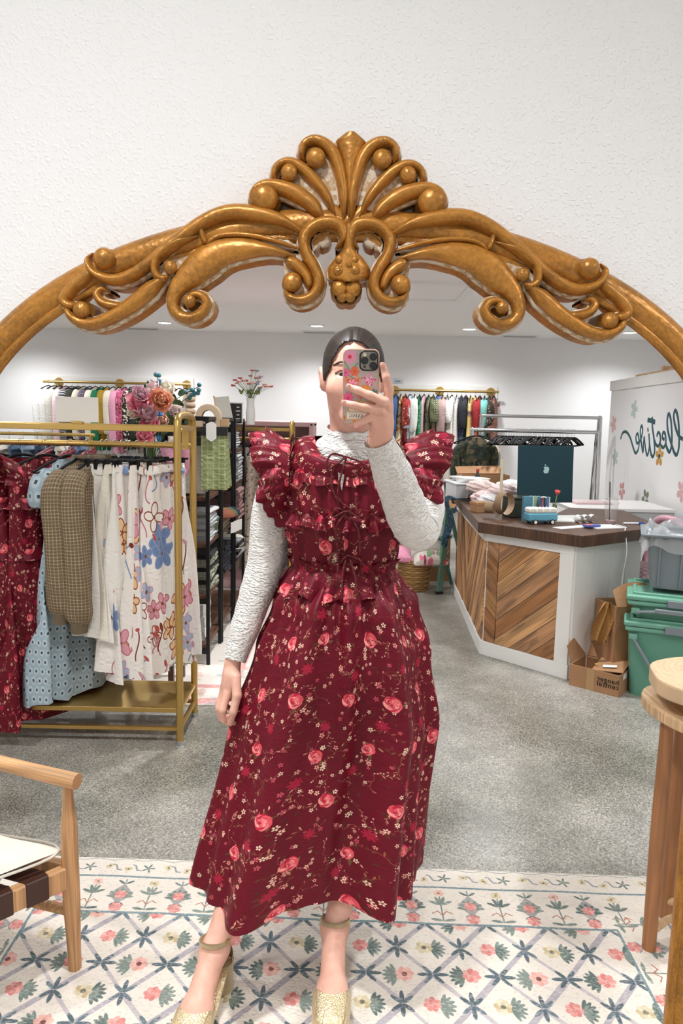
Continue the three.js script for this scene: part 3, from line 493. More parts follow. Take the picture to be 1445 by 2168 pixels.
  tie([[733, 973], [700, 968, 0.012], [690, 1000, 0.014], [715, 985, 0.008], [733, 973]]); tie([[733, 973], [765, 985, 0.012], [790, 1005, 0.012]]); tie([[733, 973], [722, 1010, 0.008], [716, 1060, 0.012], [742, 1085, 0.014]]); tie([[728, 975], [705, 1000, 0.009], [703, 1040, 0.012], [716, 1070, 0.012]]);
  tie([[735, 1088], [708, 1083, 0.02], [703, 1100, 0.02], [735, 1088, 0.016], [760, 1102, 0.022], [752, 1080, 0.02], [735, 1088, 0.015]]); tie([[733, 1090, 0.015], [712, 1120, 0.02], [716, 1190, 0.02], [712, 1245, 0.03]]); tie([[738, 1090, 0.015], [758, 1130, 0.02], [762, 1180, 0.018]]);
  tie([[735, 1182], [708, 1175, 0.016], [697, 1198, 0.018], [715, 1200, 0.016], [735, 1182, 0.01], [762, 1192, 0.016], [765, 1200, 0.016]]); tie([[733, 1184], [726, 1215, 0.03], [723, 1275, 0.05]]); tie([[738, 1184], [750, 1220, 0.03], [757, 1265, 0.05]]);
  P.position.y = 0.0065;
  // shoes: gold cracked leather, ankle strap, block heel
  const crackle = dataTex(256, (u, v) => { const a = fbm(u, v, 60, 2); return clamp((a - 0.3) * 2); }, 8, 8, false);
  const leather = mat(0xead6ac, 0.3, { metalness: 0.7, bumpMap: crackle, bumpScale: 0.0012 });
  for (const [s, a] of [['L', J.anL], ['R', J.anR]]) {
    const t = toe[s], dir = V(t.x - a.x, 0, t.z - a.z).normalize(), sd = V(dir.z, 0, -dir.x);
    const q = (f, y, l = 0) => V(t.x, y, t.z).addScaledVector(dir, f).addScaledVector(sd, l);
    const cut = q(-0.035, 0.085);
    const f = (x, y, z) => { let d = smin(cone(x, y, z, q(0.012, 0.042, 0.014), q(-0.05, 0.055, 0.016), 0.031, 0.033), cone(x, y, z, q(0.012, 0.042, -0.014), q(-0.05, 0.055, -0.016), 0.031, 0.033), 0.03); const p = V(x, y, z).sub(cut); const along2 = p.dot(dir), lat = Math.abs(p.dot(sd)); d = Math.max(d, -(along2 + 0.006 + (lat > 0 ? lat * lat * 22 : 0)) * 0.9 - Math.max(0, (0.06 - y)) * 2.2, 0.012 - y); return d; };
    const shoe = part('shoe', metreUV(netMesh(f, [t.x - 0.16, 0, t.z - 0.2], [t.x + 0.16, 0.13, t.z + 0.08], 0.0036)), leather, P, 'gold cracked-leather pump');
    part('sole', [sweep([q(0.04, 0.012), q(0, 0.012), q(-0.05, 0.014), q(-0.1, 0.04), q(a.distanceTo(t) * -1.15, 0.088)], (v) => [curve([[0, 0.022], [0.15, 0.037], [0.5, 0.036], [1, 0.024]], v), 0.009], 24, 16, true, V(0, 1, 0))], leather, shoe);
    const hz = -Math.hypot(t.x - a.x, t.z - a.z) - 0.045, top0 = q(hz, 0.09), bot = q(hz - 0.006, 0.0);
    part('heel', bar(bot, top0, 0.026, 0.031, 18), leather, shoe);
    part('heel_counter', skin((u, v) => { const an = lerp(-1.5, 1.5, u); return q(hz + 0.008 - Math.cos(an) * 0.033, lerp(0.085, 0.13 - 0.02 * Math.abs(Math.sin(an)), v), Math.sin(an) * 0.032); }, 24, 6), leather, shoe);
    part('ankle_strap', clean(new THREE.TorusGeometry(0.035, 0.0042, 8, 36).scale(1, 1, 1.6).rotateX(Math.PI / 2 - 0.25)).translate(a.x, a.y + 0.026, a.z - 0.004), leather, shoe);
    part('buckle', box(0.006, 0.014, 0.012, a.x + 0.036, a.y + 0.028, a.z + 0.002, 0.002), M.gold, shoe);
  }
}
// phone
{
  const c = sight(763, 819, -1.562);
  const t = thing('phone', 'phone in a floral case held up before the woman\'s face', 'phone', [c.x, c.y, c.z], 0);
  t.rotation.set(rad(4), 0, rad(0.4));
  const W = 0.0785, H = 0.1605, D = 0.0105;
  const rrect = (w, h, r) => { const s = new THREE.Shape(); const x = w / 2, y = h / 2; s.moveTo(-x + r, -y); s.lineTo(x - r, -y); s.absarc(x - r, -y + r, r, -Math.PI / 2, 0); s.lineTo(x, y - r); s.absarc(x - r, y - r, r, 0, Math.PI / 2); s.lineTo(-x + r, y); s.absarc(-x + r, y - r, r, Math.PI / 2, Math.PI); s.lineTo(-x, -y + r); s.absarc(-x + r, -y + r, r, Math.PI, Math.PI * 1.5); return s; };
  const ext = (s, d, b, z) => clean(new THREE.ExtrudeGeometry(s, { depth: d, bevelEnabled: b > 0, bevelSize: b, bevelThickness: b, bevelOffset: -b, bevelSegments: 3, curveSegments: 12 })).translate(0, 0, z);
  part('bumper_case', ext(rrect(W, H, 0.013), D - 0.004, 0.002, -D / 2 + 0.002), phys(0xc9a08c, 0.2, { clearcoat: 0.6 }), t, 'rose gold rim');
  const face = new THREE.ShapeGeometry(rrect(W - 0.005, H - 0.005, 0.011), 12); { const p = face.attributes.position, u = face.attributes.uv; for (let i = 0; i < p.count; i++) u.setXY(i, p.getX(i) / W + 0.5, p.getY(i) / H + 0.5); }
  const print = canvasTex(512, 1044, (x, w, h) => {
    x.fillStyle = '#b9aaa0'; x.fillRect(0, 0, w, h);
    const blob = (a, b, r1, r2, an, col) => { x.fillStyle = col; x.beginPath(); x.ellipse(a, b, r1, r2, an, 0, 7); x.fill(); };
    const daisy = (a, b, r, n, col, mid, edge) => { for (let k = 0; k < n; k++) { const q = k * 6.283 / n + a; if (edge) blob(a + Math.cos(q) * r * 0.62, b + Math.sin(q) * r * 0.62, r * 0.46, r * 0.27, q, edge); blob(a + Math.cos(q) * r * 0.6, b + Math.sin(q) * r * 0.6, r * 0.38, r * 0.2, q, col); } blob(a, b, r * 0.24, r * 0.24, 0, mid); };
    const stem = (pts, wd) => { x.strokeStyle = '#8ea67e'; x.lineWidth = wd; x.beginPath(); x.moveTo(pts[0][0], pts[0][1]); x.quadraticCurveTo(pts[1][0], pts[1][1], pts[2][0], pts[2][1]); x.stroke(); x.strokeStyle = '#2f5a45'; x.lineWidth = wd * 0.35; x.stroke(); };
    stem([[20, 170], [60, 250], [110, 300]], 20); stem([[210, 190], [150, 260], [105, 330]], 20); stem([[70, 330], [120, 400], [180, 420]], 18); stem([[300, 400], [220, 400], [160, 440]], 18);
    for (let k = 0; k < 5; k++) { const q = k * 1.257 + 0.3; blob(95 + Math.cos(q) * 48, 110 + Math.sin(q) * 52, 46, 46, 0, '#e98fb0'); } blob(95, 110, 28, 28, 0, '#d9263a');
    for (let k = 0; k < 6; k++) { const q = k * 1.047; blob(165 + Math.cos(q) * 38, 310 + Math.sin(q) * 38, 32, 26, q, '#e8602a'); } blob(165, 310, 16, 16, 0, '#b8431c');
    daisy(40, 330, 62, 7, '#ef6aa4', '#d2386e', '#c92a6e'); daisy(75, 430, 60, 6, '#ea7a3a', '#b8431c'); daisy(210, 430, 60, 6, '#e98045', '#c05a24');
    for (let k = 0; k < 40; k++) { const q = rr(0, 6.3), r = rr(0, 90); blob(370 + Math.cos(q) * r, 420 + Math.sin(q) * r * 0.9, 20, 9, q, pick(['#e0287e', '#f08ab8', '#f7c3d6', '#e0287e'])); }
    daisy(140, 500, 92, 8, '#f2a3b6', '#cf2b4c', '#c2264a'); daisy(320, 570, 80, 8, '#ee9a2c', '#c4561c', '#d87420'); daisy(440, 610, 62, 7, '#4c8474', '#1f4a40', '#2d6052'); daisy(80, 680, 78, 8, '#ef4f8e', '#b91e4e', '#c92a6a'); daisy(250, 640, 60, 7, '#e46a3a', '#a83a1a');
    for (let k = 0; k < 26; k++) daisy(rr(20, 490), rr(700, 1030), rr(24, 46), 6, pick(['#ef7a50', '#9aa4b4', '#e98fb0', '#d0823c']), '#a83a2c');
    x.fillStyle = '#d6a24a'; x.beginPath(); x.ellipse(270, 830, 190, 120, 0, 0, 7); x.fill(); x.fillStyle = '#ece2cf'; x.beginPath(); x.ellipse(270, 830, 172, 102, 0, 0, 7); x.fill();
    x.fillStyle = '#d6a24a'; x.fillRect(55, 860, 420, 120); x.fillStyle = '#efe6d6'; x.fillRect(68, 872, 394, 96); x.fillStyle = '#5b5058'; x.fillRect(80, 882, 370, 5);
    x.save(); x.translate(265, 950); x.scale(-1, 1); x.fillStyle = '#4f464e'; x.textAlign = 'center'; x.font = 'bold 62px serif'; x.fillText('RELAXING', 0, 0); x.font = 'bold 84px serif'; x.fillStyle = '#9a8678'; x.fillText('A.LA', -10, -105); x.restore();
  });
  part('case_print', clean(face).translate(0, 0, D / 2 + 0.0004), phys(0xffffff, 0.25, { map: print, clearcoat: 0.5 }), t, 'orange, pink and green flower print');
  const cam = part('camera_island', ext(rrect(0.0405, 0.043, 0.011), 0.003, 0.001, 0).translate(0.0165, 0.0555, D / 2), mat(0x0b0b0c, 0.35), t);
  part('camera_plate', ext(rrect(0.0345, 0.037, 0.009), 0.0006, 0, 0).translate(0.0165, 0.0555, D / 2 + 0.004), mat(0x8f887f, 0.35, { metalness: 0.3 }), cam);
  for (const [x, y] of [[0.0255, 0.0635], [0.0075, 0.0555], [0.0255, 0.0455]]) { part('lens', clean(new THREE.CylinderGeometry(0.0078, 0.0082, 0.003, 28).rotateX(Math.PI / 2)).translate(x, y, D / 2 + 0.0062), mat(0x08080a, 0.12), cam); part('lens_glass', clean(new THREE.CircleGeometry(0.0055, 24)).translate(x, y, D / 2 + 0.0079), mat(0x10131c, 0.05), cam); }
  part('flash', clean(new THREE.CylinderGeometry(0.0036, 0.0036, 0.0012, 20).rotateX(Math.PI / 2)).translate(0.0075, 0.0675, D / 2 + 0.0052), mat(0xe6ddc8, 0.3), cam);
  part('sensor', clean(new THREE.CylinderGeometry(0.0026, 0.0026, 0.0012, 20).rotateX(Math.PI / 2)).translate(0.0075, 0.043, D / 2 + 0.0052), mat(0x0c0c0e, 0.3), cam);
}
// ---------------------------------------------------------------- rugs
{
  const S = 880, W = 2.28, D = 1.42, x0 = -1.17, zFar = -2.225;
  const rugMap = canvasTex(Math.round(W * S), Math.round(D * S), (c, w, h) => {
    c.fillStyle = '#ddd4c8'; c.fillRect(0, 0, w, h);
    const line = (pts, col, wd) => { c.strokeStyle = col; c.lineWidth = wd; c.lineJoin = 'round'; c.beginPath(); pts.forEach((p, i) => i ? c.lineTo(p[0], p[1]) : c.moveTo(p[0], p[1])); c.stroke(); };
    const blob = (x, y, a, b, an, col) => { c.fillStyle = col; c.beginPath(); c.ellipse(x, y, a, b, an, 0, 7); c.fill(); };
    const leafs = (x, y, n, L, spread, dir, col) => { for (let k = 0; k < n; k++) { const a = dir + (k / Math.max(1, n - 1) - 0.5) * spread; blob(x + Math.cos(a) * L * 0.55, y + Math.sin(a) * L * 0.55, L * 0.5, L * 0.15, a, col); } };
    const flower = (x, y, r, col, mid) => { for (let k = 0; k < 7; k++) { const a = k * 0.9 + x; blob(x + Math.cos(a) * r * 0.55, y + Math.sin(a) * r * 0.55, r * 0.5, r * 0.38, a, col[k % col.length]); } if (mid) blob(x, y, r * 0.3, r * 0.3, 0, mid); };
    const G = ['#6d7a72', '#7d8880', '#5c6a66'], PK = ['#d58c84', '#dd9f96', '#cc7d78'], BG = ['#cdbfa0', '#bda982', '#d8ccb0'];
    const b1 = 0.095 * S, b2 = 0.262 * S;
    // field lattice
    c.save(); c.beginPath(); c.rect(b2, b2, w - 2 * b2, h - 2 * b2); c.clip();
    const px = 0.182 * S, py = 0.2 * S;
    for (let j = -1; j < h / py * 2 + 2; j++) for (let i = -1; i < w / px + 2; i++) {
      const x = b2 + (i + (j % 2 ? 0.5 : 0)) * px, y = b2 + j * py / 2;
      const jit = (v) => v + rr(-3, 3);
      line([[jit(x), jit(y - py / 2)], [jit(x + px / 2), jit(y)]], '#b8b0b2', rr(8, 12)); line([[jit(x + px / 2), jit(y)], [jit(x), jit(y + py / 2)]], '#aaa3a8', rr(12, 17));
    }
    for (let j = -1; j < h / py * 2 + 2; j++) for (let i = -1; i < w / px + 2; i++) {
      const x = b2 + (i + (j % 2 ? 0.5 : 0)) * px, y = b2 + j * py / 2, k = (i * 2 + j) % 4, s = S / 880;
      const nx = x + px / 2, ny = y; for (const d of [0, Math.PI]) leafs(nx, ny, 3, 33 * s, 1.7, d + (k % 2 ? Math.PI / 2 : 0), pick(['#56636a', '#4f5f62', '#66747a'])); for (const d of [0, Math.PI]) leafs(nx, ny, 1, 36 * s, 0, d + (k % 2 ? Math.PI / 2 : 0), '#56636a');
      const dx = (k % 2 ? -1 : 1) * 12 * s;
      leafs(x - dx * 0.6, y + 4, 7, 34 * s, 2.4, k % 2 ? 0 : Math.PI, pick(G)); leafs(x - dx * 0.4, y + 4, 5, 26 * s, 1.8, k % 2 ? 0.2 : Math.PI - 0.2, pick(G));
      if (k === 0) flower(x + dx, y, 22 * s, PK); else if (k === 1) flower(x + dx, y, 21 * s, BG, '#6d6a58'); else if (k === 2) flower(x + dx, y, 22 * s, ['#e3b0a4', '#dba296'], '#7a4a44'); else flower(x + dx, y, 20 * s, PK);
    }
    c.restore();
    c.fillStyle = '#ddd4c8'; c.fillRect(0, 0, w, b2); c.fillRect(0, h - b2, w, b2); c.fillRect(0, 0, b2, h); c.fillRect(w - b2, 0, b2, h);
    // borders: stems with tulips, then a vine band
    const edge = (len, tf) => { c.save(); tf(); const n = Math.round(len / (0.092 * S));
      for (let i = 0; i < n; i++) { const x = (i + 0.5) * len / n, y0 = b1 + 12, y1 = b2 - 10, ym = (y0 + y1) / 2; if (x < b2 * 0.7 || x > len - b2 * 0.7) continue;
        if (i % 2) { line([[x, y0], [x + rr(-3, 3), y1]], '#7c8781', 4); leafs(x, y0 + 22, 2, 26, 1.9, -Math.PI / 2, pick(G)); c.fillStyle = '#9c9a98'; c.beginPath(); c.moveTo(x, ym - 42); c.lineTo(x + 34, ym); c.lineTo(x, ym + 42); c.lineTo(x - 34, ym); c.fill(); leafs(x, ym + 12, 7, 36, 3, -Math.PI / 2, pick(G)); flower(x, ym + 2, 17, PK); leafs(x, y1 - 30, 2, 22, 2, Math.PI / 2, pick(G)); flower(x, y1 - 10, 18, PK); }
        else { line([[x, y0 + 10], [x, y1]], '#7c8781', 4); flower(x, y0 + 14, 14, i % 4 ? BG : ['#e3b8ac', '#dba89a'], '#8a7a5c'); leafs(x, ym, 4, 34, 2.2, -Math.PI / 2, pick(G)); line([[x - 28, ym + 34], [x - 12, ym + 24], [x, ym + 40], [x + 12, ym + 24], [x + 28, ym + 34]], '#a8705c', 3); leafs(x, y1 - 2, 2, 32, 2.8, -Math.PI / 2, pick(G)); } }
      const m = Math.round(len / (0.066 * S)); for (let i = 0; i < m; i++) { const x = (i + 0.5) * len / m, y = b1 / 2 + 2; if (i % 3 === 2) leafs(x, y, 5, 20, 5, 0, '#65716c'); else { flower(x, y + (i % 3 ? 6 : -6), 12, BG, '#6a6350'); line([[x + 8, y - 14], [x + 18, y - 10], [x + 26, y + 10], [x + 40, y + 12]], '#8a8f93', 5); } }
      const q = []; for (let x = 0; x <= len; x += 6) q.push([x, 7 + 4 * Math.sin(x / 14)]); line(q, '#98a0a0', 3); c.restore(); };
    edge(w, () => {}); edge(w, () => { c.translate(w, h); c.rotate(Math.PI); }); edge(h, () => { c.translate(w, 0); c.rotate(Math.PI / 2); }); edge(h, () => { c.translate(0, h); c.rotate(-Math.PI / 2); });
    for (const b of [b1, b2]) line([[b, b], [w - b, b + rr(-2, 2)], [w - b, h - b], [b, h - b], [b, b]], '#73878c', 7);
    for (let i = 0; i < 60000; i++) { c.fillStyle = rnd() < 0.72 ? 'rgba(228,220,210,0.42)' : 'rgba(120,112,104,0.22)'; c.fillRect(rr(0, w), rr(0, h), rr(2, 9), rr(1, 2.4)); }
  });
  const g = skin((u, v) => [x0 + u * W, 0.0065 + 0.0012 * Math.sin(u * 40) * Math.sin(v * 23), zFar + v * D + (u - 0.5) * 0.05], 60, 30, (u, v) => [u, 1 - v]);
  const rim = box(W - 0.01, 0.004, D - 0.06, x0 + W / 2, 0.002, zFar + D / 2);
  const t = thing('area_rug', 'cream printed area rug with diamond lattice and tulips under the woman', 'rug', [x0 + W / 2, 0, zFar + D / 2], 0, null, true);
  part('pile', g, mat(0xffffff, 0.95, { map: rugMap, bumpMap: dataTex(256, (u, v) => fbm(u, v, 60, 2, 90), 5, 4, false), bumpScale: 0.003 }), t); part('backing', rim, mat(0xcfc6b8, 0.9), t);
}
{
  const m = canvasTex(512, 1024, (c, w, h) => {
    c.fillStyle = '#e2d9cf'; c.fillRect(0, 0, w, h); c.strokeStyle = '#d49a94'; c.lineWidth = 34; c.strokeRect(20, 20, w - 40, h - 40); c.lineWidth = 22; c.strokeRect(110, 110, w - 220, h - 220);
    for (let i = 0; i < 260; i++) { c.fillStyle = pick(['rgba(140,165,175,0.5)', 'rgba(205,150,145,0.5)', 'rgba(190,175,150,0.5)']); c.beginPath(); c.ellipse(rr(0, w), rr(0, h), rr(6, 22), rr(3, 10), rr(0, 6), 0, 7); c.fill(); }
    for (let i = 0; i < 16000; i++) { c.fillStyle = 'rgba(240,232,224,0.4)'; c.fillRect(rr(0, w), rr(0, h), rr(2, 8), 2); }
  });
  const t = solo('runner_rug', [box(1.5, 0.008, 2.4, -1.02, 0.004, -4.75)], mat(0xffffff, 0.95, { map: m }), 'faded pink and cream rug under the black shelves', 'rug');
  const u = t.geometry.attributes.uv, p = t.geometry.attributes.position; for (let i = 0; i < u.count; i++) u.setXY(i, p.getX(i) / 1.5 + 0.5, p.getZ(i) / 2.4 + 0.5);
}
// ---------------------------------------------------------------- wood
const woodMap = (r, g, b, ring = 9, seedOff = 0, contrast = 0.3) => dataTex(256, (u, v) => { const w = fbm(u + seedOff, v, 4, 3, 2), l = Math.sin((u * ring + w * 3.2) * 6.283) * 0.5 + 0.5, f = fbm(u, v + seedOff, 80, 2, 6); const k = 1 + contrast * ((l - 0.5) * 0.55 + (f - 0.5) * 0.9 + (w - 0.5) * 0.6); return [r * k, g * k, b * k]; }, 6, 1.2, true, 512);
M.oak = mat(0xffffff, 0.5, { map: woodMap(196, 150, 104, 5, 0.1, 0.28) });
M.teak = mat(0xffffff, 0.48, { map: woodMap(158, 108, 68, 4, 0.3, 0.14) });
M.ash = mat(0xffffff, 0.55, { map: woodMap(206, 172, 132, 5, 0.5, 0.24) });
M.linen = mat(0xdfd8cb, 0.9, { bumpMap: dataTex(128, (u, v) => 0.5 + 0.25 * Math.sin(u * 400) + 0.25 * Math.sin(v * 400), 12, 12, false), bumpScale: 0.001 });
// ---------------------------------------------------------------- armchair at the left edge
{
  const P1 = V(-0.704, 0, -1.757), A = V(-0.955, 0, -0.296), B = V(-0.72, 0, 0.694), P3 = P1.clone().addScaledVector(A, 0.55), P2 = P1.clone().addScaledVector(B, 0.54), P4 = P3.clone().addScaledVector(B, 0.5);
  const t = thing('armchair', 'light oak armchair with round arms, brown leather straps and cream seat cushion', 'armchair', [-1.1, 0, -1.66], 0, null, true);
  t.position.y = 0.0065;
  const up = (p, y, d = 0) => V(p.x, y, p.z);
  const leg = (p, h, lean = V(0, 0, 0)) => sweep([V(p.x, 0, p.z).add(lean), up(p, h * 0.5), up(p, h * 0.78), up(p, h)], (v) => curve([[0, 0.017], [0.45, 0.0225], [0.75, 0.0215], [0.93, 0.014], [1, 0.013]], v), 24, 18, true);
  for (const p of [P1, P2]) part('leg', leg(p, 0.53, V(0.006, 0, 0.004)), M.oak, t);
  for (const p of [P3, P4]) part('leg', leg(p, 0.72), M.oak, t);
  for (const [p, q] of [[P1, P3], [P2, P4]]) { const d = A; part('armrest', sweep([up(p, 0.541).addScaledVector(d, -0.03), up(p, 0.546).addScaledVector(d, 0.12), up(p, 0.556).addScaledVector(d, 0.3), up(q, 0.575)], (v) => curve([[0, 0.0205], [0.6, 0.019], [1, 0.016]], v), 24, 20, true, V(0, 1, 0)), M.oak, t); part('stretcher', wire([up(p, 0.165), up(p, 0.16).lerp(up(q, 0.16), 0.5), up(q, 0.17)], 0.0135, 16, 12), M.oak, t); }
  const rail = (p, q) => part('seat_rail', beam(up(p, 0.272), up(q, 0.272), 0.028, 0.062, 0.005), M.oak, t);
  rail(P1, P2); rail(P3, P4); rail(P1, P3); rail(P2, P4);
  part('back_rail', sweep([up(P3, 0.7), up(P3, 0.71).lerp(up(P4, 0.71), 0.5).addScaledVector(A, 0.05), up(P4, 0.7)], () => [0.016, 0.045], 16, 14, true, V(0, 1, 0)), M.oak, t);
  const lea = mat(0x3c1f15, 0.42);
  for (let k = 0; k < 5; k++) { const c = up(P1, 0.273).lerp(up(P2, 0.273), 0.17 + k * 0.165); const h = beam(c.clone().addScaledVector(B, -0.029), c.clone().addScaledVector(B, 0.029), 0.034, 0.067, 0.004); part('leather_strap', h, lea, t); const e = up(P3, 0.3).lerp(up(P4, 0.3), 0.17 + k * 0.165); part('webbing', beam(up(c, 0.305), up(e, 0.305), 0.055, 0.004), lea, t); }
  const N = A.clone(), pad = (u, v) => { const a = u, b = v; return P1.clone().addScaledVector(A, lerp(0.02, 0.5, a)).addScaledVector(B, lerp(0.0, 0.53, b)); };
  const puff = (u, v) => 0.034 * Math.pow(Math.sin(u * Math.PI) * Math.sin(v * Math.PI), 0.35);
  const cush = part('seat_cushion', [skin((u, v) => { const p = pad(u, v); return [p.x, 0.338 + puff(u, v) + 0.003 * Math.sin(u * 14 + v * 5), p.z]; }, 28, 28, (u, v) => [u * 0.5, v * 0.5]), skin((u, v) => { const p = pad(u, v); return [p.x, 0.338 - puff(u, v) * 0.85, p.z]; }, 28, 28, (u, v) => [u * 0.5, v * 0.5])], M.linen, t, 'cream linen cushion');
  const ringPts = []; for (const [u, v] of [[0.01, 0.01], [0.5, 0], [0.99, 0.01], [1, 0.5], [0.99, 0.99], [0.5, 1], [0.01, 0.99], [0, 0.5]]) { const p = pad(u, v); ringPts.push(V(p.x, 0.338, p.z)); }
  part('piping', wire(ringPts, 0.004, 60, 6, true), M.linen, cush);
}
// ---------------------------------------------------------------- stool with a wood slice at the right edge
{
  const t = thing('tripod_stool', 'tall wooden stool with slim round legs beside the rug edge', 'stool', [1.03, 0, -1.88], 0, null, true);
  t.position.y = 0.0065;
  const c = V(1.045, 0, -1.9), foot = [V(0.912, 0, -1.872), V(1.02, 0, -2.005), V(1.16, 0, -1.86), V(1.05, 0, -1.77)];
  for (const f of foot) part('leg', sweep([V(f.x, 0, f.z), V(f.x, 0.35, f.z), V(f.x, 0.69, f.z)], (v) => curve([[0, 0.019], [0.5, 0.0215], [1, 0.018]], v), 12, 16, true), M.teak, t);
  const tri = []; for (let k = 0; k < 44; k++) { const a = k / 44 * 6.283; const r = 0.178 * (1 + 0.05 * Math.cos(3 * a + 0.6)); tri.push([c.x + Math.cos(a) * r, c.z + Math.sin(a) * r]); }
  part('seat', slab(tri, 0.034, 0.006).translate(0, 0.69, 0), M.ash, t);
  for (const f of foot) part('stretcher', wire([V(f.x, 0.05, f.z), V(lerp(f.x, c.x, 0.5), 0.085, lerp(f.z, c.z, 0.5)), V(c.x, 0.07, c.z)], 0.011, 12, 10), M.ash, t);
  const ringMap = dataTex(512, (u, v) => { const d = Math.hypot(u - 0.56, v - 0.45) + 0.02 * fbm(u, v, 6, 2), k = 1 + 0.03 * Math.sin(d * 150) + 0.12 * (fbm(u, v, 40, 2) - 0.5); return [208 * k, 178 * k, 142 * k]; });
  const s = []; for (let k = 0; k < 50; k++) { const a = k / 50 * 6.283, r = 0.168 + 0.004 * Math.sin(a * 3 + 1) + 0.003 * Math.sin(a * 7); s.push([c.x - 0.005 + Math.cos(a) * r, c.z + 0.012 + Math.sin(a) * r]); }
  const g = slab(s, 0.046, 0.006).translate(0, 0.765, 0); const u = g.attributes.uv, p = g.attributes.position, n = g.attributes.normal; for (let i = 0; i < u.count; i++) if (n.getY(i) > 0.5) u.setXY(i, (p.getX(i) - c.x) / 0.36 + 0.5, (p.getZ(i) - c.z) / 0.36 + 0.5); else u.setXY(i, Math.atan2(p.getZ(i) - c.z, p.getX(i) - c.x) * 0.2, p.getY(i) * 0.2);
  const w = thing('wood_slice', 'pale round wood slice with growth rings on top of the stool', 'wood slice', [c.x, 0.724, c.z], 0, null, true); w.position.y = 0.7305;
  part('disc', g, mat(0xffffff, 0.6, { map: ringMap }), w); part('bowl_foot', lathe([[0, 0.724], [0.1, 0.724], [0.115, 0.735], [0.11, 0.765], [0, 0.765]], 36).translate(c.x + 0.02, 0, c.z), M.ash, w);
}
// ---------------------------------------------------------------- hangers and garments (origin where the hook meets the rail)
const hookGeo = wire([[0, -0.075, 0], [0, -0.03, 0], [0.014, -0.012, 0], [0.006, 0.004, 0], [-0.012, 0.001, 0], [-0.015, -0.012, 0]], 0.0017, 22, 6);
const hangerGeo = join([wire([[-0.205, -0.137, 0], [-0.12, -0.1, 0], [0, -0.07, 0], [0.12, -0.1, 0], [0.205, -0.137, 0]], 0.0065, 24, 8), wire([[-0.2, -0.14, 0], [0, -0.147, 0], [0.2, -0.14, 0]], 0.004, 10, 6)]);
const clipGeo = join([bar(V(-0.16, -0.082, 0), V(0.16, -0.082, 0), 0.005), box(0.02, 0.05, 0.02, -0.12, -0.1, 0, 0.004), box(0.02, 0.05, 0.02, 0.12, -0.1, 0, 0.004), box(0.03, 0.02, 0.012, 0, -0.076, 0, 0.004)]);
const flatUV = (g) => { const p = g.attributes.position, t = g.attributes.uv, o = rr(0, 1), q = rr(0, 1); for (let i = 0; i < t.count; i++) t.setXY(i, p.getX(i) + p.getZ(i) * 1.2 + o, p.getY(i) + q); return g; };
function topBody(o) { // shirt or dress: shoulders, body and hem
  const { w = 0.2, len = 0.7, flare = 0, thick = 0.03, folds = 5, amp = 0.01, ph = 0, waist = 0, neck = 0.07 } = o;
  return flatUV(skin((u, v) => {
    const a = u * Math.PI * 2, y = -0.085 - len * v, d = len * v;
    const hw = d < 0.075 ? lerp(neck, w, Math.pow(d / 0.075, 0.9)) : w * (1 - waist * Math.exp(-(((d - 0.36) / 0.12) ** 2))) + flare * smooth(0.25, 1, v);
    const th = thick * curve([[0, 0.4], [0.12, 0.8], [0.5, 1], [1, 1.25]], v);
    const c = Math.cos(a), s = Math.sin(a), x = Math.sign(c) * Math.pow(Math.abs(c), 0.7) * hw;
    const f = amp * smooth(0.05, 0.7, v) * Math.sin(folds * (x / w) * 1.6 + ph + v * 1.2) + amp * 0.5 * smooth(0, 0.5, v) * Math.sin(folds * 2.3 * (x / w) + ph * 2);
    return [x, y + (v > 0.98 ? 0.012 * Math.sin(x * 30 + ph) : 0), Math.sign(s) * Math.pow(Math.abs(s), 0.7) * th + f];
  }, 44, 26, undefined, true));
}
function sleeveGeo(s, o) { const { w = 0.2, slen = 0.5, sr = 0.055, puff = 0, ph = 0, fwd = 0 } = o; return sweep([V(s * (w - 0.035), -0.15, 0), V(s * (w + 0.018), -0.2, fwd * 0.3), V(s * (w + 0.03), -0.2 - slen * 0.4, fwd), V(s * (w + 0.02), -0.17 - slen, fwd * 1.2)], (t, a) => { const r = sr * curve([[0, 0.9], [0.3, 1], [0.75, 0.92 + puff], [0.93, 0.85 + puff], [1, 0.6]], t) * (1 + 0.07 * Math.sin(a * 3 + t * 8 + ph)); return [r * 0.8, r]; }, 22, 14); }
function pantBody(o) { // trousers or skirt held flat by clips
  const { w = 0.16, len = 0.9, flare = 0.08, thick = 0.028, folds = 5, amp = 0.014, ph = 0, split = 0 } = o;
  return flatUV(skin((u, v) => {
    const a = u * Math.PI * 2, y = -0.1 - len * v, hw = w + flare * Math.pow(v, 0.8), th = thick * lerp(0.5, 1.3, v), c = Math.cos(a), s = Math.sin(a), x = Math.sign(c) * Math.pow(Math.abs(c), 0.75) * hw;
    const f = amp * lerp(0.35, 1.3, v) * Math.sin(folds * (x / w) * 1.5 + ph) + 0.4 * amp * Math.sin(folds * 2.7 * (x / w) + 2 * ph + v);
    const pinch = split ? 0.7 * th * Math.exp(-((x / (0.02 + 0.01 * v)) ** 2)) * smooth(0.3, 0.4, v) : 0;
    return [x, y + (v > 0.97 ? 0.012 * Math.sin(x * 26 + ph) : 0), Math.sign(s) * (Math.pow(Math.abs(s), 0.7) * th - pinch) + f];
  }, 52, 26, undefined, true));
}
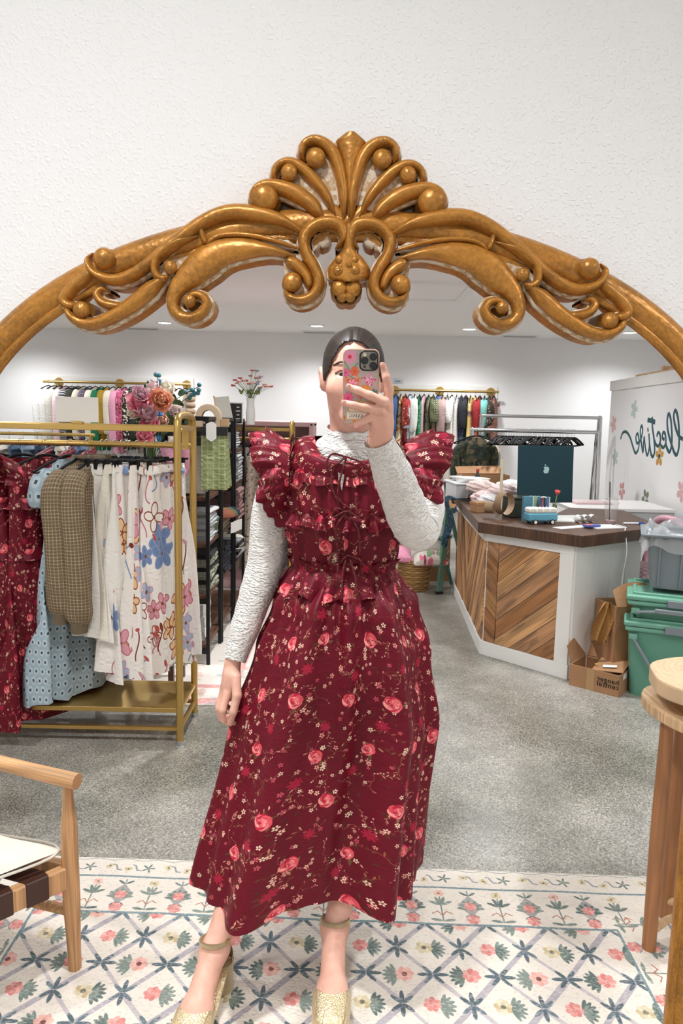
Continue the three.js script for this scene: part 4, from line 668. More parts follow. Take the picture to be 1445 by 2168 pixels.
function garment(kind, material, o, pos, turn, label, category, group) {
  const t = thing(o.name || (kind === 'pants' ? 'hanging_trousers' : kind === 'skirt' ? 'hanging_skirt' : kind === 'dress' ? 'hanging_dress' : 'hanging_shirt'), label, category, pos, turn, group);
  t.rotation.z = o.tilt || 0;
  part('hook', hookGeo, M.steel, t); part(kind === 'pants' || kind === 'skirt' ? 'clip_hanger' : 'hanger', kind === 'pants' || kind === 'skirt' ? clipGeo : hangerGeo, o.hangerMat || M.hanger, t);
  if (kind === 'pants' || kind === 'skirt') { part('cloth', pantBody({ split: kind === 'pants' ? 1 : 0, ...o }), material, t); part('waistband', pantBody({ ...o, len: 0.035, flare: 0, thick: 0.034, amp: 0.006 }), material, t); }
  else {
    part('cloth', topBody(o), material, t);
    if (o.slen) for (const s of [-1, 1]) part('sleeve', sleeveGeo(s, o), material, t);
    if (o.cuff) for (const s of [-1, 1]) part('cuff', rod(o.sr * 0.62, 0.05, s * ((o.w || 0.2) + 0.022), -0.2 - o.slen, (o.fwd || 0) * 1.2, 14), material, t);
    if (o.collar) part('collar', skin((u, v) => { const a = lerp(-2.6, 2.6, u); return [Math.sin(a) * 0.07 * (1 + 0.3 * v), -0.085 + 0.035 * Math.sin(v * 2.2) - 0.02 * v, Math.cos(a) * 0.028 * (1 + 0.8 * v)]; }, 24, 5), material, t);
    if (o.frills) for (const s of [-1, 1]) part('ruffle', skin((u, v) => { const a = lerp(-1.9, 1.9, u), w = 0.014 * v * Math.sin(a * 7) + 0.008 * v * Math.sin(a * 17), r = 0.075 * (1 + 0.3 * v) + w; return [s * ((o.w || 0.2) - 0.03 + 0.1 * v + w), -0.17 + Math.cos(a) * r + 0.02 * v, Math.sin(a) * r * 0.8]; }, 70, 8, (u, v) => [u * 0.4, v * 0.1]), material, t);
    if (o.tiers) for (const d of o.tiers) part('ruffle', skin((u, v) => { const a = u * Math.PI * 2, e = 0.02 * v + 0.008 * v * Math.sin(a * 14); return [Math.cos(a) * ((o.w || 0.2) * 0.95 + e), -0.085 - d - 0.05 * v, Math.sin(a) * ((o.thick || 0.03) * 1.1 + e + 0.01)]; }, 90, 4, (u, v) => [u * 0.8, v * 0.06], true), material, t);
  }
  return t;
}
const clothNoise = dataTex(128, (u, v) => fbm(u, v, 8, 4, 14), 6, 6, false);
const cloth = (c, o = {}) => mat(c, 0.85, { bumpMap: clothNoise, bumpScale: 0.004, ...o });
const pat = (w, h, draw, mw, mh) => cloth(0xffffff, { map: canvasTex(w, h, draw, 1 / mw, 1 / mh) });
const check = (bg, a, b, n = 8, mw = 0.1) => pat(128, 128, (c, w, h) => { c.fillStyle = bg; c.fillRect(0, 0, w, h); for (let i = 0; i < n; i++) { c.fillStyle = a; c.fillRect(i * w / n, 0, w / n * 0.28, h); c.fillRect(0, i * h / n, w, h / n * 0.28); c.fillStyle = b; for (let j = 0; j < n; j++) c.fillRect(i * w / n, j * h / n, w / n * 0.28, h / n * 0.28); } }, mw, mw);
const speckle = (bg, cols, n = 120, s = 12, mw = 0.3) => pat(256, 256, (c, w, h) => { c.fillStyle = bg; c.fillRect(0, 0, w, h); for (let i = 0; i < n; i++) { c.fillStyle = pick(cols); c.beginPath(); c.ellipse(rr(0, w), rr(0, h), rr(s * 0.3, s), rr(s * 0.2, s * 0.7), rr(0, 6), 0, 7); c.fill(); } }, mw, mw);
const dyed = (stops, len) => pat(16, 256, (c, w, h) => { const g = c.createLinearGradient(0, 0, 0, h); stops.forEach(([p, col]) => g.addColorStop(p, col)); c.fillStyle = g; c.fillRect(0, 0, w, h); }, 1, len);
M.brownCheck = check('#6a5842', '#8f7e62', '#b3a488', 7, 0.1);
M.eyelet = pat(256, 256, (c, w, h) => { c.fillStyle = '#9fb3bd'; c.fillRect(0, 0, w, h); for (let j = 0; j < 6; j++) for (let i = 0; i < 6; i++) { const x = (i + (j % 2) * 0.5) * w / 6 + 10, y = j * h / 6 + 12; c.fillStyle = '#b4c4cb'; c.beginPath(); c.ellipse(x, y, 17, 17, 0, 0, 7); c.fill(); c.fillStyle = '#34424c'; c.fillRect(x - 6, y - 5, 11, 11); } }, 0.26, 0.26);
M.bloomPants = pat(1024, 1024, (c, w, h) => {
  c.fillStyle = '#ece4dc'; c.fillRect(0, 0, w, h); const st = (col, wd, f) => { c.strokeStyle = col; c.lineWidth = wd; c.beginPath(); f(); c.stroke(); };
  for (let k = 0; k < 30; k++) { const x = rr(0, w), y = rr(0, h), R = rr(40, 85), n = pick([4, 5, 5]); c.save(); c.translate(x, y); c.rotate(rr(0, 6));
    const kind = k % 5, fillc = ['#6f87b0', '#e7bd8c', '#d99aa6', '#efe6de', '#a9b6cc'][kind], edge = ['#8496b8', '#8a3c1e', '#b86a72', '#8a3c1e', '#c99aa4'][kind];
    for (let q = 0; q < n; q++) { c.rotate(6.283 / n); c.fillStyle = fillc; c.beginPath(); c.ellipse(R * 0.55, 0, R * 0.5, R * 0.32, 0, 0, 7); c.fill(); st(edge, 6, () => c.ellipse(R * 0.55, 0, R * 0.5, R * 0.32, 0, 0, 7)); }
    c.fillStyle = '#7a4a2c'; c.beginPath(); c.ellipse(0, 0, 9, 9, 0, 0, 7); c.fill(); c.restore(); }
  for (let k = 0; k < 26; k++) { const x = rr(0, w), y = rr(0, h); st(pick(['#7a2f18', '#c08088', '#8a9ab8']), 9, () => { c.moveTo(x, y); c.bezierCurveTo(x + rr(-90, 90), y + rr(10, 60), x + rr(-90, 90), y + rr(60, 120), x + rr(-40, 40), y + rr(90, 180)); }); c.fillStyle = pick(['#7a2f18', '#b9524a', '#c99aa4']); c.beginPath(); c.ellipse(x, y, rr(14, 30), rr(8, 14), rr(0, 6), 0, 7); c.fill(); }
}, 0.95, 0.95);
// ---------------------------------------------------------------- gold clothes rack with garments
{
  const t = thing('clothes_rack', 'gold metal clothes rack with rounded ends and lower tray shelf', 'clothes rack', [-1.45, 0, -3.27], 0, null, true);
  const xe = -0.722, xw = -2.15, zf = -3.11, zb = -3.43;
  for (const x of [xe, xw]) {
    part('end_frame', wire([[x, 0.02, zf], [x, 0.6, zf], [x, 1.2, zf], [x, 1.45, zf], [x, 1.487, zf - 0.012], [x, 1.5, zf - 0.045], [x, 1.5, zb + 0.045], [x, 1.487, zb + 0.012], [x, 1.45, zb], [x, 1.2, zb], [x, 0.6, zb], [x, 0.02, zb]], 0.0165, 120, 14), M.gold, t);
    for (const z of [zf, zb]) { part('foot', rod(0.019, 0.02, x, 0, z), M.chrome, t, 'chrome levelling foot'); }
    for (const y of [0.075, 0.165]) part('cross_bar', beam(V(x, y, zf), V(x, y, zb), 0.018, 0.018), M.gold, t);
    part('cross_bar', beam(V(x, 1.445, zf), V(x, 1.445, zb), 0.022, 0.022), M.gold, t);
    part('drop_bar', [beam(V(x - 0.0, 1.445, -3.27), V(x, 1.35, -3.27), 0.03, 0.022)], M.gold, t);
  }
  for (const z of [zf, zb]) { part('top_rail', beam(V(xw, 1.445, z), V(xe, 1.445, z), 0.022, 0.026, 0.003), M.gold, t); part('tray_edge', beam(V(xw, 0.165, z), V(xe, 0.165, z), 0.018, 0.022, 0.002), M.gold, t); part('bottom_rail', beam(V(xw, 0.075, z), V(xe, 0.075, z), 0.016, 0.016), M.gold, t); }
  part('tray', box(xe - xw, 0.006, zb < zf ? zf - zb : 0.3, (xe + xw) / 2, 0.172, -3.27), M.gold, t);
  part('hanging_rail', bar(V(xw, 1.368, -3.27), V(xe, 1.368, -3.27), 0.0135), M.gold, t);
  part('bolt', ball(0.009, xe + 0.016, 1.44, zf), M.gold, t); part('bolt', ball(0.009, xe + 0.016, 1.37, -3.27), M.gold, t);
  const sgn = thing('sign_card', 'blank white card standing on the top rail of the gold rack', 'sign', [-1.156, 1.458, -3.11]);
  part('card', box(0.185, 0.108, 0.004, 0, 0.062, 0, 0.001), mat(0xeeeae0, 0.6), sgn); part('card_clip', box(0.05, 0.012, 0.02, 0, 0.006, 0, 0.002), M.gold, sgn);
  const Y = 1.368 + 0.0135, Z = -3.27, H = (k, m, o, x, turn, l, c, g) => garment(k, m, o, [x, Y, Z], rad(turn), l, c, g);
  const red = 'red floral dresses on the gold rack';
  H('dress', M.rose, { w: 0.19, len: 1.14, flare: 0.1, thick: 0.05, amp: 0.026, folds: 7, ph: 1, frills: 1, tiers: [0.17, 0.4] }, -1.6, 52, 'wine-red floral dress on the gold rack, furthest left', 'dress', red);
  H('dress', M.rose, { w: 0.19, len: 1.12, flare: 0.1, thick: 0.05, amp: 0.028, folds: 7, ph: 2.6, frills: 1, tiers: [0.17, 0.4] }, -1.475, 58, 'wine-red floral dress between two others on the gold rack', 'dress', red);
  H('dress', M.rose, { w: 0.19, len: 1.2, flare: 0.12, thick: 0.05, amp: 0.03, folds: 6, ph: 0.4, frills: 1, tiers: [0.17, 0.4] }, -1.365, 60, 'wine-red floral dress next to the pale blue eyelet dress', 'dress', red);
  H('dress', M.eyelet, { w: 0.15, len: 1.1, flare: 0.12, thick: 0.045, amp: 0.026, folds: 6, ph: 1.2, slen: 0.12, sr: 0.06, neck: 0.08 }, -1.25, 62, 'pale blue eyelet dress on the gold rack', 'dress');
  const bc = 'brown checked shirts on the gold rack';
  H('shirt', M.brownCheck, { w: 0.2, len: 0.62, thick: 0.05, amp: 0.014, slen: 0.6, sr: 0.058, puff: 0.2, cuff: 1, collar: 1, ph: 0.3, fwd: 0.02 }, -1.175, 70, 'brown checked shirt beside the pale blue dress', 'shirt', bc);
  H('shirt', M.brownCheck, { w: 0.2, len: 0.64, thick: 0.05, amp: 0.014, slen: 0.64, sr: 0.06, puff: 0.25, cuff: 1, collar: 1, ph: 1.7, fwd: 0.02 }, -1.105, 72, 'brown checked shirt beside the cream trousers', 'shirt', bc);
  const cr = cloth(0xe6dfd0), crw = cloth(0xebe7de);
  ['leftmost', 'second', 'third', 'rightmost'].forEach((w, k) => H('pants', k % 2 ? crw : cr, { w: 0.13, len: 0.78, flare: 0.075, amp: 0.02, thick: 0.036, folds: 6, ph: k * 1.3 }, -1.085 + k * 0.036, 64 + k * 3, `cream wide trousers, ${w} of four on the gold rack`, 'trousers', 'cream trousers on the gold rack'));
  ['leftmost', 'second', 'third', 'fourth', 'rightmost'].forEach((w, k) => H('pants', M.bloomPants, { w: 0.13, len: 0.95 + 0.03 * (k % 2), flare: 0.07, amp: 0.024, thick: 0.04, folds: 6, ph: k * 2.1 + 0.5 }, -0.99 + k * 0.045, 60 + (k % 3) * 6, `white trousers with painted flowers, ${w} of five on the gold rack`, 'trousers', 'flowered trousers on the gold rack'));
}
// ---------------------------------------------------------------- wall rails on the back wall
function wallRail(xa, xb, y, which) {
  const t = thing('wall_rail', `brass wall rail on a white board, ${which}`, 'clothes rail', [(xa + xb) / 2, y, -9.44], 0, null, true);
  part('board', box(xb - xa + 0.1, 0.16, 0.02, (xa + xb) / 2, y, -9.488, 0.002), M.trimWhite, t);
  part('rail', bar(V(xa - 0.04, y, -9.36), V(xb + 0.04, y, -9.36), 0.016), M.gold, t);
  for (const x of [xa + 0.12, (xa + xb) / 2, xb - 0.04]) { part('flange', clean(new THREE.CylinderGeometry(0.055, 0.06, 0.016, 24).rotateX(Math.PI / 2)).translate(x, y, -9.47), M.gold, t); part('bracket', bar(V(x, y, -9.47), V(x, y, -9.36), 0.013), M.gold, t); }
}
wallRail(-3.87, -2.03, 1.915, 'behind the gold rack'); wallRail(0.55, 1.97, 1.9, 'behind the till');
{
  const C = (c) => cloth(c);
  const stripe = pat(64, 64, (c, w, h) => { c.fillStyle = '#20242e'; c.fillRect(0, 0, w, h); c.fillStyle = '#c9c9c9'; for (let i = 0; i < 4; i++) c.fillRect(0, i * 16, w, 5); }, 0.1, 0.1);
  const gg = speckle('#dcdcd2', ['#4c6a58', '#2f4a3c', '#8a9a8c'], 110, 16, 0.3), plaid = check('#e3b8ac', '#c98f86', '#f3dcd2', 4, 0.2), mg = speckle('#c0557a', ['#e0a0b4', '#8a2a4a', '#6a3020'], 80, 20), pl = check('#4a4350', '#7a6a80', '#2c2830', 4, 0.14);
  const L = [['white knit cardigan', C(0xe6e4e1), 0.9], ['white blouse', C(0xdfddd9), 0.88], ['ivory striped shirt', check('#d8d2c6', '#b4aea2', '#c2bcb0', 10, 0.1), 0.86], ['pale pink shirt', C(0xdcbfc6), 0.9], ['navy striped shirt', stripe, 0.85], ['olive black jacket', C(0x2c2a20), 0.8], ['ivory blouse beside the olive jacket', C(0xd8cfbd), 0.8], ['purple grey plaid shirt', pl, 0.8], ['cream jumper', C(0xe5ddcc), 0.8], ['emerald green skirt', C(0x157048), 0.82], ['mustard top', C(0xa88420), 0.7], ['cream blouse beside the mustard top', C(0xe1d9c8), 0.7], ['bubblegum pink sweatshirt', C(0xdf9fb8), 0.86], ['magenta printed top', mg, 0.8], ['black and cream printed top', speckle('#2a2622', ['#c9bda4', '#e0d8c4'], 60, 18), 0.8], ['dark green jacket', C(0x262c22), 0.8], ['taupe hooded sweatshirt', C(0x8d8076), 0.85], ['brown corduroy jacket', C(0x53352a), 0.95], ['brown wool coat', C(0x5a3b30), 0.95], ['green leaf print shirt', gg, 0.88], ['bright blue jumper', C(0x2f6fb8), 0.9], ['pink plaid shacket', plaid, 0.9], ['white lace blouse', C(0xe6e2da), 0.85], ['pale flowered blouse', speckle('#ddd4c8', ['#b99aa0', '#9aa88c'], 80, 10), 0.85]];
  L.forEach(([n, m, len], i) => garment('shirt', m, { w: 0.21, len: len * 0.98, thick: 0.045, amp: 0.01, slen: 0.72 * len, sr: 0.062, puff: 0.06, ph: i * 1.7, fwd: 0 }, [-3.84 + i * 0.0765 + (i > 15 ? 0.02 : 0), 1.931, -9.36], rad(76 + (i * 37 % 18)), `${n} on the left wall rail`, 'garment', 'tops on the left wall rail'));
  const grad = dyed([[0, '#3a8a52'], [0.16, '#e2c27a'], [0.5, '#d9c084'], [0.52, '#6a4450'], [0.58, '#cfae6a'], [0.85, '#e2d08a'], [1, '#3f9a5c']], 1.25), grad2 = dyed([[0, '#d84a2a'], [0.2, '#e07a4a'], [0.5, '#6a3444'], [0.6, '#e2b26a'], [1, '#e2c88a']], 1.2);
  const tie = speckle('#2f5aa8', ['#e4e6ea', '#8fa8d4', '#1f3f88'], 120, 20, 0.35), navyp = speckle('#33415f', ['#b9c0cc', '#1f2a44'], 260, 6, 0.25), gin = check('#8a8f6a', '#20241c', '#e0dcc8', 6, 0.12), gf = speckle('#2f8a5c', ['#8fc4a4', '#1f6a44', '#c4dccc'], 200, 8, 0.25);
  const R = [['olive jacket', C(0x6a6a48), 0.9], ['denim blue shirt', C(0x3f5f8f), 0.9], ['orange and cream printed dress', speckle('#e4d2b0', ['#d8984a', '#b4622c'], 50, 26), 1.1], ['red printed top', speckle('#a83a34', ['#e0a890', '#6a1f1c'], 70, 14), 0.75], ['pale blue shirt', C(0xb9cad8), 0.8], ['white shirt', C(0xe2e2de), 0.9], ['green flowered dress', gf, 1.2], ['dusty pink dress', C(0xc9a3ac), 1.2], ['olive gingham dress', gin, 1.3], ['gingham blouse', gin, 0.6], ['blue tie-dye dress', tie, 1.3], ['mauve shirt', C(0xa88f8a), 1.0], ['ivory knit shirt', C(0xcfc6ba), 1.1], ['white eyelet blouse', C(0xe8e6e2), 0.62], ['white lace dress', C(0xdedad2), 1.4], ['navy print maxi dress', navyp, 1.5], ['black blouse', C(0x1e2026), 0.8], ['yellow and green dip-dyed dress', grad, 1.25], ['orange dip-dyed dress', grad2, 1.15], ['dark red top', C(0x8f1f22), 0.8], ['teal top', C(0x6fb0aa), 0.7], ['black flowered top', speckle('#2a2422', ['#b98a80', '#8a6a4a'], 80, 12), 0.7], ['rust flowered blouse', speckle('#8a5a4c', ['#c9a494', '#5a3428'], 90, 12), 0.9]];
  R.forEach(([n, m, len], i) => garment(len > 1.05 ? 'dress' : 'shirt', m, { w: 0.19, len: len * 1.0, flare: len > 1.05 ? 0.08 : 0, thick: 0.045, amp: 0.014, slen: len > 1.05 ? 0 : 0.42 * len, sr: 0.058, ph: i * 2.3 }, [0.62 + i * 0.0605, 1.916, -9.36], rad(68 + (i * 29 % 22)), `${n} on the right wall rail`, 'garment', 'dresses on the right wall rail'));
}

{
  const p = sight(842, 806, -9.44), t = thing('acrylic_sign', 'small clear acrylic sign on the board above the right wall rail', 'sign', [p.x, 1.982, -9.478]);
  part('plate', box(0.13, 0.075, 0.006, 0, 0.038, 0, 0.001), phys(0xf4f6f8, 0.1, { transmission: 0.6, thickness: 0 }), t); part('print', box(0.07, 0.022, 0.002, 0, 0.036, 0.004), mat(0x7f9fb8, 0.6), t);
}
// ---------------------------------------------------------------- black shelving units and what stands on them
M.walnut = mat(0xffffff, 0.5, { map: woodMap(92, 62, 44, 6, 0.7, 0.35) });
M.blackMetal = mat(0x17181a, 0.45, { metalness: 0.4 });
function foldedCloth(w, h, d) { return skin((u, v) => { const a = u * Math.PI * 2, e = 0.35, sx = Math.sign(Math.cos(a)) * Math.pow(Math.abs(Math.cos(a)), e), sy = Math.sign(Math.sin(a)) * Math.pow(Math.abs(Math.sin(a)), 0.6); const z = v - 0.5; return [sx * w / 2 * (1 - 0.06 * sy), h / 2 + sy * h / 2 + 0.003 * Math.sin(z * 20), z * d]; }, 24, 6, (u, v) => [u * 0.5, v * d], true); }
function stack(name, label, category, group, n, x, y, z, w, h, d, mats, turn = 0) {
  const base = foldedCloth(w, h, d), ends = [skin((u, v) => [(u - 0.5) * w, v * h, d / 2 - 0.004], 1, 1), skin((u, v) => [(u - 0.5) * w, v * h, -d / 2 + 0.004], 1, 1)], g = join([base, ...ends]);
  for (let k = 0; k < n; k++) { const m = shade(new THREE.Mesh(g, mats[k % mats.length])); m.name = numbered(name); m.position.set(x + rr(-0.006, 0.006), y + k * h, z + rr(-0.006, 0.006)); m.rotation.y = turn + rr(-0.06, 0.06); const nth = k === 0 ? 'lowest' : k === n - 1 ? 'topmost' : ['', 'second', 'third', 'fourth', 'fifth', 'sixth', 'seventh', 'eighth'][k] + ' from bottom'; m.userData = { label: `${label}, ${nth}`, category, group }; scene.add(m); }
}
function shelfUnit(label, x0, x1, z0, z1, h, levels) {
  const t = thing('shelving_unit', label, 'shelf', [(x0 + x1) / 2, 0.009, (z0 + z1) / 2], 0, 'black shelving units', true);
  for (const x of [x0, x1]) for (const z of [z0, z1]) part('post', box(0.021, h, 0.021, x, 0.009 + h / 2, z), M.blackMetal, t);
  for (const z of [z0, z1]) part('top_bar', box(x1 - x0, 0.026, 0.022, (x0 + x1) / 2, h, z), M.blackMetal, t);
  for (const x of [x0, x1]) part('side_bar', box(0.022, 0.022, z1 - z0, x, h, (z0 + z1) / 2), M.blackMetal, t);
  for (const y of levels) { const s = part('shelf_board', box(x1 - x0 - 0.01, 0.026, z1 - z0 - 0.01, (x0 + x1) / 2, y - 0.013, (z0 + z1) / 2, 0.003), M.walnut, t); part('support', [box(x1 - x0, 0.03, 0.014, (x0 + x1) / 2, y - 0.04, z1)], M.blackMetal, s); }
  return t;
}
const LV = [0.13, 0.44, 0.75, 1.03, 1.27];
shelfUnit('black metal shelving unit nearest the gold rack', -1.15, -0.79, -4.57, -4.16, 1.49, [...LV, 1.44]);
shelfUnit('black metal shelving unit, middle of three', -1.14, -0.785, -5.06, -4.6, 1.485, LV);
shelfUnit('black metal shelving unit furthest from the gold rack', -1.13, -0.775, -5.56, -5.09, 1.48, [...LV, 1.45]);
{
  const white = cloth(0xd9d8d6), grey = cloth(0x9a9a9c), pale = cloth(0xbec6ce), sage = cloth(0x7c8560), navy = cloth(0x1c2436), blush = cloth(0xcfa8a4), camo = speckle('#a9ab98', ['#2c2f28', '#5f6850', '#d8d6c8'], 120, 14), rosy = speckle('#9a7470', ['#c9a4a0', '#6a4644'], 160, 10), dark = cloth(0x1f1d1f);
  stack('folded_linen', 'folded pale linen in the stack on the nearest shelving unit', 'linen', 'pale linens', 9, -0.925, LV[2], -4.36, 0.26, 0.021, 0.3, [white, pale, white, grey]);
  stack('folded_shirt', 'folded camouflage shirt low on the nearest shelving unit', 'shirt', 'camouflage shirts', 9, -0.925, LV[1], -4.36, 0.27, 0.026, 0.31, [camo, camo, dark]);
  stack('white_box', 'white carton on the bottom board of the nearest shelving unit', 'box', 'white cartons', 3, -0.94, LV[0], -4.36, 0.22, 0.075, 0.26, [white]);
  stack('folded_jeans', 'folded dark jeans low on the middle shelving unit', 'jeans', 'dark jeans', 8, -0.925, LV[1], -4.85, 0.27, 0.024, 0.31, [navy, dark]);
  stack('folded_scarf', 'folded sage green scarf on the middle shelving unit', 'scarf', 'sage scarves', 3, -0.93, LV[2], -4.85, 0.27, 0.028, 0.32, [sage, blush, sage]);
  stack('folded_towel', 'folded white towel on the furthest shelving unit', 'towel', 'white towels', 9, -0.9, LV[3], -5.34, 0.26, 0.022, 0.32, [white, grey, white]);
  stack('folded_blanket', 'folded rosy blanket on the furthest shelving unit', 'blanket', 'rosy blankets', 7, -0.9, LV[2], -5.34, 0.28, 0.032, 0.34, [rosy]);
  stack('notebook', 'white notebook high on the furthest shelving unit', 'notebook', 'white notebooks', 7, -0.89, LV[4], -5.34, 0.2, 0.018, 0.24, [white, pale]);
  stack('tea_box', 'small white carton on the top board of the middle shelving unit', 'box', 'small cartons', 3, -0.87, LV[4], -4.85, 0.14, 0.045, 0.2, [white, grey]);
  stack('folded_apron', 'folded black apron on the furthest shelving unit', 'apron', 'black aprons', 6, -0.9, LV[1], -5.34, 0.27, 0.024, 0.32, [dark, grey]);
  // pots, boards, baskets
  const jarM = mat(0xd9a083, 0.4), lidM = mat(0xd8d3cb, 0.4);
  ['left', 'middle', 'right'].forEach((w, k) => { const t = thing('candle_jar', `peach candle jar on the nearest shelving unit, ${w} of three`, 'candle', [-0.97 + k * 0.075, LV[4], -4.25], 0, 'candle jars'); part('jar', lathe([[0, 0], [0.028, 0], [0.03, 0.006], [0.03, 0.05], [0.027, 0.055]], 20), jarM, t); part('lid', rod(0.031, 0.012, 0, 0.053, 0), lidM, t); });
  ['front', 'back'].forEach((w, k) => { const t = thing('serving_board', `round wooden serving board leaning on the nearest shelving unit, ${w} of two`, 'board', [-1.02 + k * 0.03, LV[3], -4.28 - k * 0.07], 0, 'round boards'); part('disc', clean(new THREE.CylinderGeometry(0.1, 0.1, 0.014, 32).rotateX(Math.PI / 2 - 0.15)).translate(0, 0.1, 0), M.ash, t); part('handle', box(0.03, 0.08, 0.013, 0, 0.215, -0.017, 0.004), M.ash, t); });
  { const t = thing('utensil_crock', 'grey crock of wooden spoons on the nearest shelving unit', 'crock', [-0.87, LV[3], -4.27]); part('crock', lathe([[0, 0], [0.05, 0], [0.056, 0.02], [0.055, 0.1], [0.05, 0.1], [0.05, 0.01]], 24), mat(0x8c8d89, 0.5), t); for (let k = 0; k < 5; k++) { const a = k * 1.3; part('spoon', [bar(V(Math.cos(a) * 0.02, 0.01, Math.sin(a) * 0.02), V(Math.cos(a) * 0.06, 0.2, Math.sin(a) * 0.05), 0.005), ball(0.018, Math.cos(a) * 0.065, 0.215, Math.sin(a) * 0.055, 1, 1.4, 0.5)], k % 2 ? M.ash : M.oak, t); } }
  { const t = thing('green_pot', 'small ribbed green pot behind the pale linens', 'pot', [-0.825, LV[2], -4.49]); part('pot', lathe([[0, 0], [0.03, 0], [0.045, 0.11], [0.049, 0.115], [0.045, 0.12], [0.04, 0.11], [0.028, 0.01]], 24), mat(0x5f6b4e, 0.6), t); part('soil', rod(0.04, 0.005, 0, 0.1, 0), mat(0x4a3a2a, 0.9), t); }
  const weave = (R, H, n, mat0, t, taper = 0.9) => { for (let k = 0; k < n; k++) { const y = H * (k + 0.5) / n, r = R * lerp(taper, 1, k / n); part('woven_row', wire(Array.from({ length: 36 }, (_, i) => { const a = i / 36 * 6.283; const q = r + 0.004 * Math.sin(a * 9 + k * Math.PI); return V(Math.cos(a) * q, y, Math.sin(a) * q); }), H / n * 0.55, 72, 6, true), mat0, t); } };
  const straw = mat(0xa98050, 0.8), straw2 = mat(0x94693f, 0.8);
  { const t = thing('wicker_tray', 'shallow wicker tray of white napkins on the middle shelving unit', 'basket', [-0.9, LV[3], -4.85]); weave(0.13, 0.08, 5, straw, t, 0.92); part('base', rod(0.12, 0.008, 0, 0, 0, 32), straw2, t); }
  stack('napkin', 'white napkin in the wicker tray', 'napkin', 'napkins in the wicker tray', 4, -0.9, LV[3] + 0.01, -4.85, 0.14, 0.024, 0.14, [white]);
  { for (let k = 0; k < 3; k++) { const w = ['rust', 'olive', 'navy'][k], t = thing('knit_beanie', `${w} knit beanie with white swing tag on the middle shelving unit`, 'hat', [-0.8, LV[2] + 0.085 - k * 0.01, -4.74 - k * 0.13], 0.4, 'beanies'); part('crown', lathe([[0.001, 0.075], [0.04, 0.068], [0.075, 0.04], [0.085, 0.01], [0.08, 0], [0.01, 0]], 24).scale(1, 0.8, 1.1), cloth([0x9a5a44, 0x666a3a, 0x1d2740][k]), t); part('swing_tag', box(0.05, 0.075, 0.002, 0.06, -0.065, 0.06, 0, [0.1, 0.5, 0]), mat(0xe6e4df, 0.7), t); } }
  { const t = thing('book_stand', 'open white book on a small stand on the furthest shelving unit', 'book', [-0.87, LV[4], -5.16], 0.5); part('cover', [box(0.16, 0.2, 0.006, 0, 0.1, 0, 0, [-0.3, 0, 0])], mat(0xd8d5cd, 0.6), t); part('stand', beam(V(0, 0.0, -0.08), V(0, 0.12, -0.02), 0.05, 0.005), M.ash, t); }
  { const t = thing('pan', 'dull steel loaf pan on the middle shelving unit', 'pan', [-0.93, LV[4] + 0.001, -4.68]); part('pan', [box(0.2, 0.006, 0.09, 0, 0.003, 0), box(0.2, 0.055, 0.005, 0, 0.03, 0.045), box(0.2, 0.055, 0.005, 0, 0.03, -0.045), box(0.005, 0.055, 0.09, 0.1, 0.03, 0), box(0.005, 0.055, 0.09, -0.1, 0.03, 0)], M.steel, t); }
  { const t = thing('paper_bag', 'folded cream cotton bag on the furthest shelving unit', 'bag', [-0.82, LV[1] + 0.1, -5.2], 0.3); part('bag', foldedCloth(0.22, 0.09, 0.12), cloth(0xd8d2c2), t); }
  // towels hung at the front
  const towelC = check('#8f9a66', '#a5ae80', '#b9c096', 4, 0.13);
  const towel = (n, l, x, y, z, w, h, m, turn) => { const t = thing(n, l, 'towel', [x, y, z], turn); for (let k = 0; k < 3; k++) part('fold', skin((u, v) => [(u - 0.5) * w + 0.012 * k * v, -v * h * (1 - 0.03 * k), 0.006 - k * 0.006 + 0.004 * Math.sin(u * 9 + k) * v], 16, 10, (u, v) => [u * w, -v * h]), m, t); part('header', box(w, 0.05, 0.022, 0, -0.02, 0, 0.002), M.black, t); return t; };
  const tg = towel('tea_towel', 'green checked tea towel with white swing tag hung on the shelving unit', -0.735, 1.44, -4.08, 0.15, 0.355, towelC, 0.12);
  part('swing_tag', (() => { const s = new THREE.Shape([[-0.026, -0.08], [0.004, -0.1], [0.032, -0.08], [0.032, 0.0], [0.004, 0.015], [-0.026, 0.0]].map((p) => new THREE.Vector2(...p))); return clean(new THREE.ExtrudeGeometry(s, { depth: 0.002, bevelEnabled: false })).translate(-0.02, 0.02, 0.018); })(), mat(0xe8e6e2, 0.7), tg);
  towel('grey_towel', 'plain grey linen towel behind the green checked one', -0.86, 1.38, -4.1, 0.14, 0.32, cloth(0xb4b0a8), 0.05);
  { const t = thing('pink_napkin', 'pink cotton napkin hung as a triangle beside the gold rack', 'napkin', [-0.945, 1.33, -4.05]); part('cloth', skin((u, v) => [(u - 0.5) * lerp(0.16, 0.21, Math.sin(v * 3.1)) * (1 - 0.75 * v) * 1.2 + 0.03 * v, -v * 0.165 + 0.01 * Math.sin(u * 6), 0.006 * Math.sin(u * 11)], 18, 12), cloth(0xd897ae), t); part('loop', wire([[-0.02, 0, 0], [0, 0.05, 0], [0.02, 0, 0]], 0.002), M.steel, t); }
}
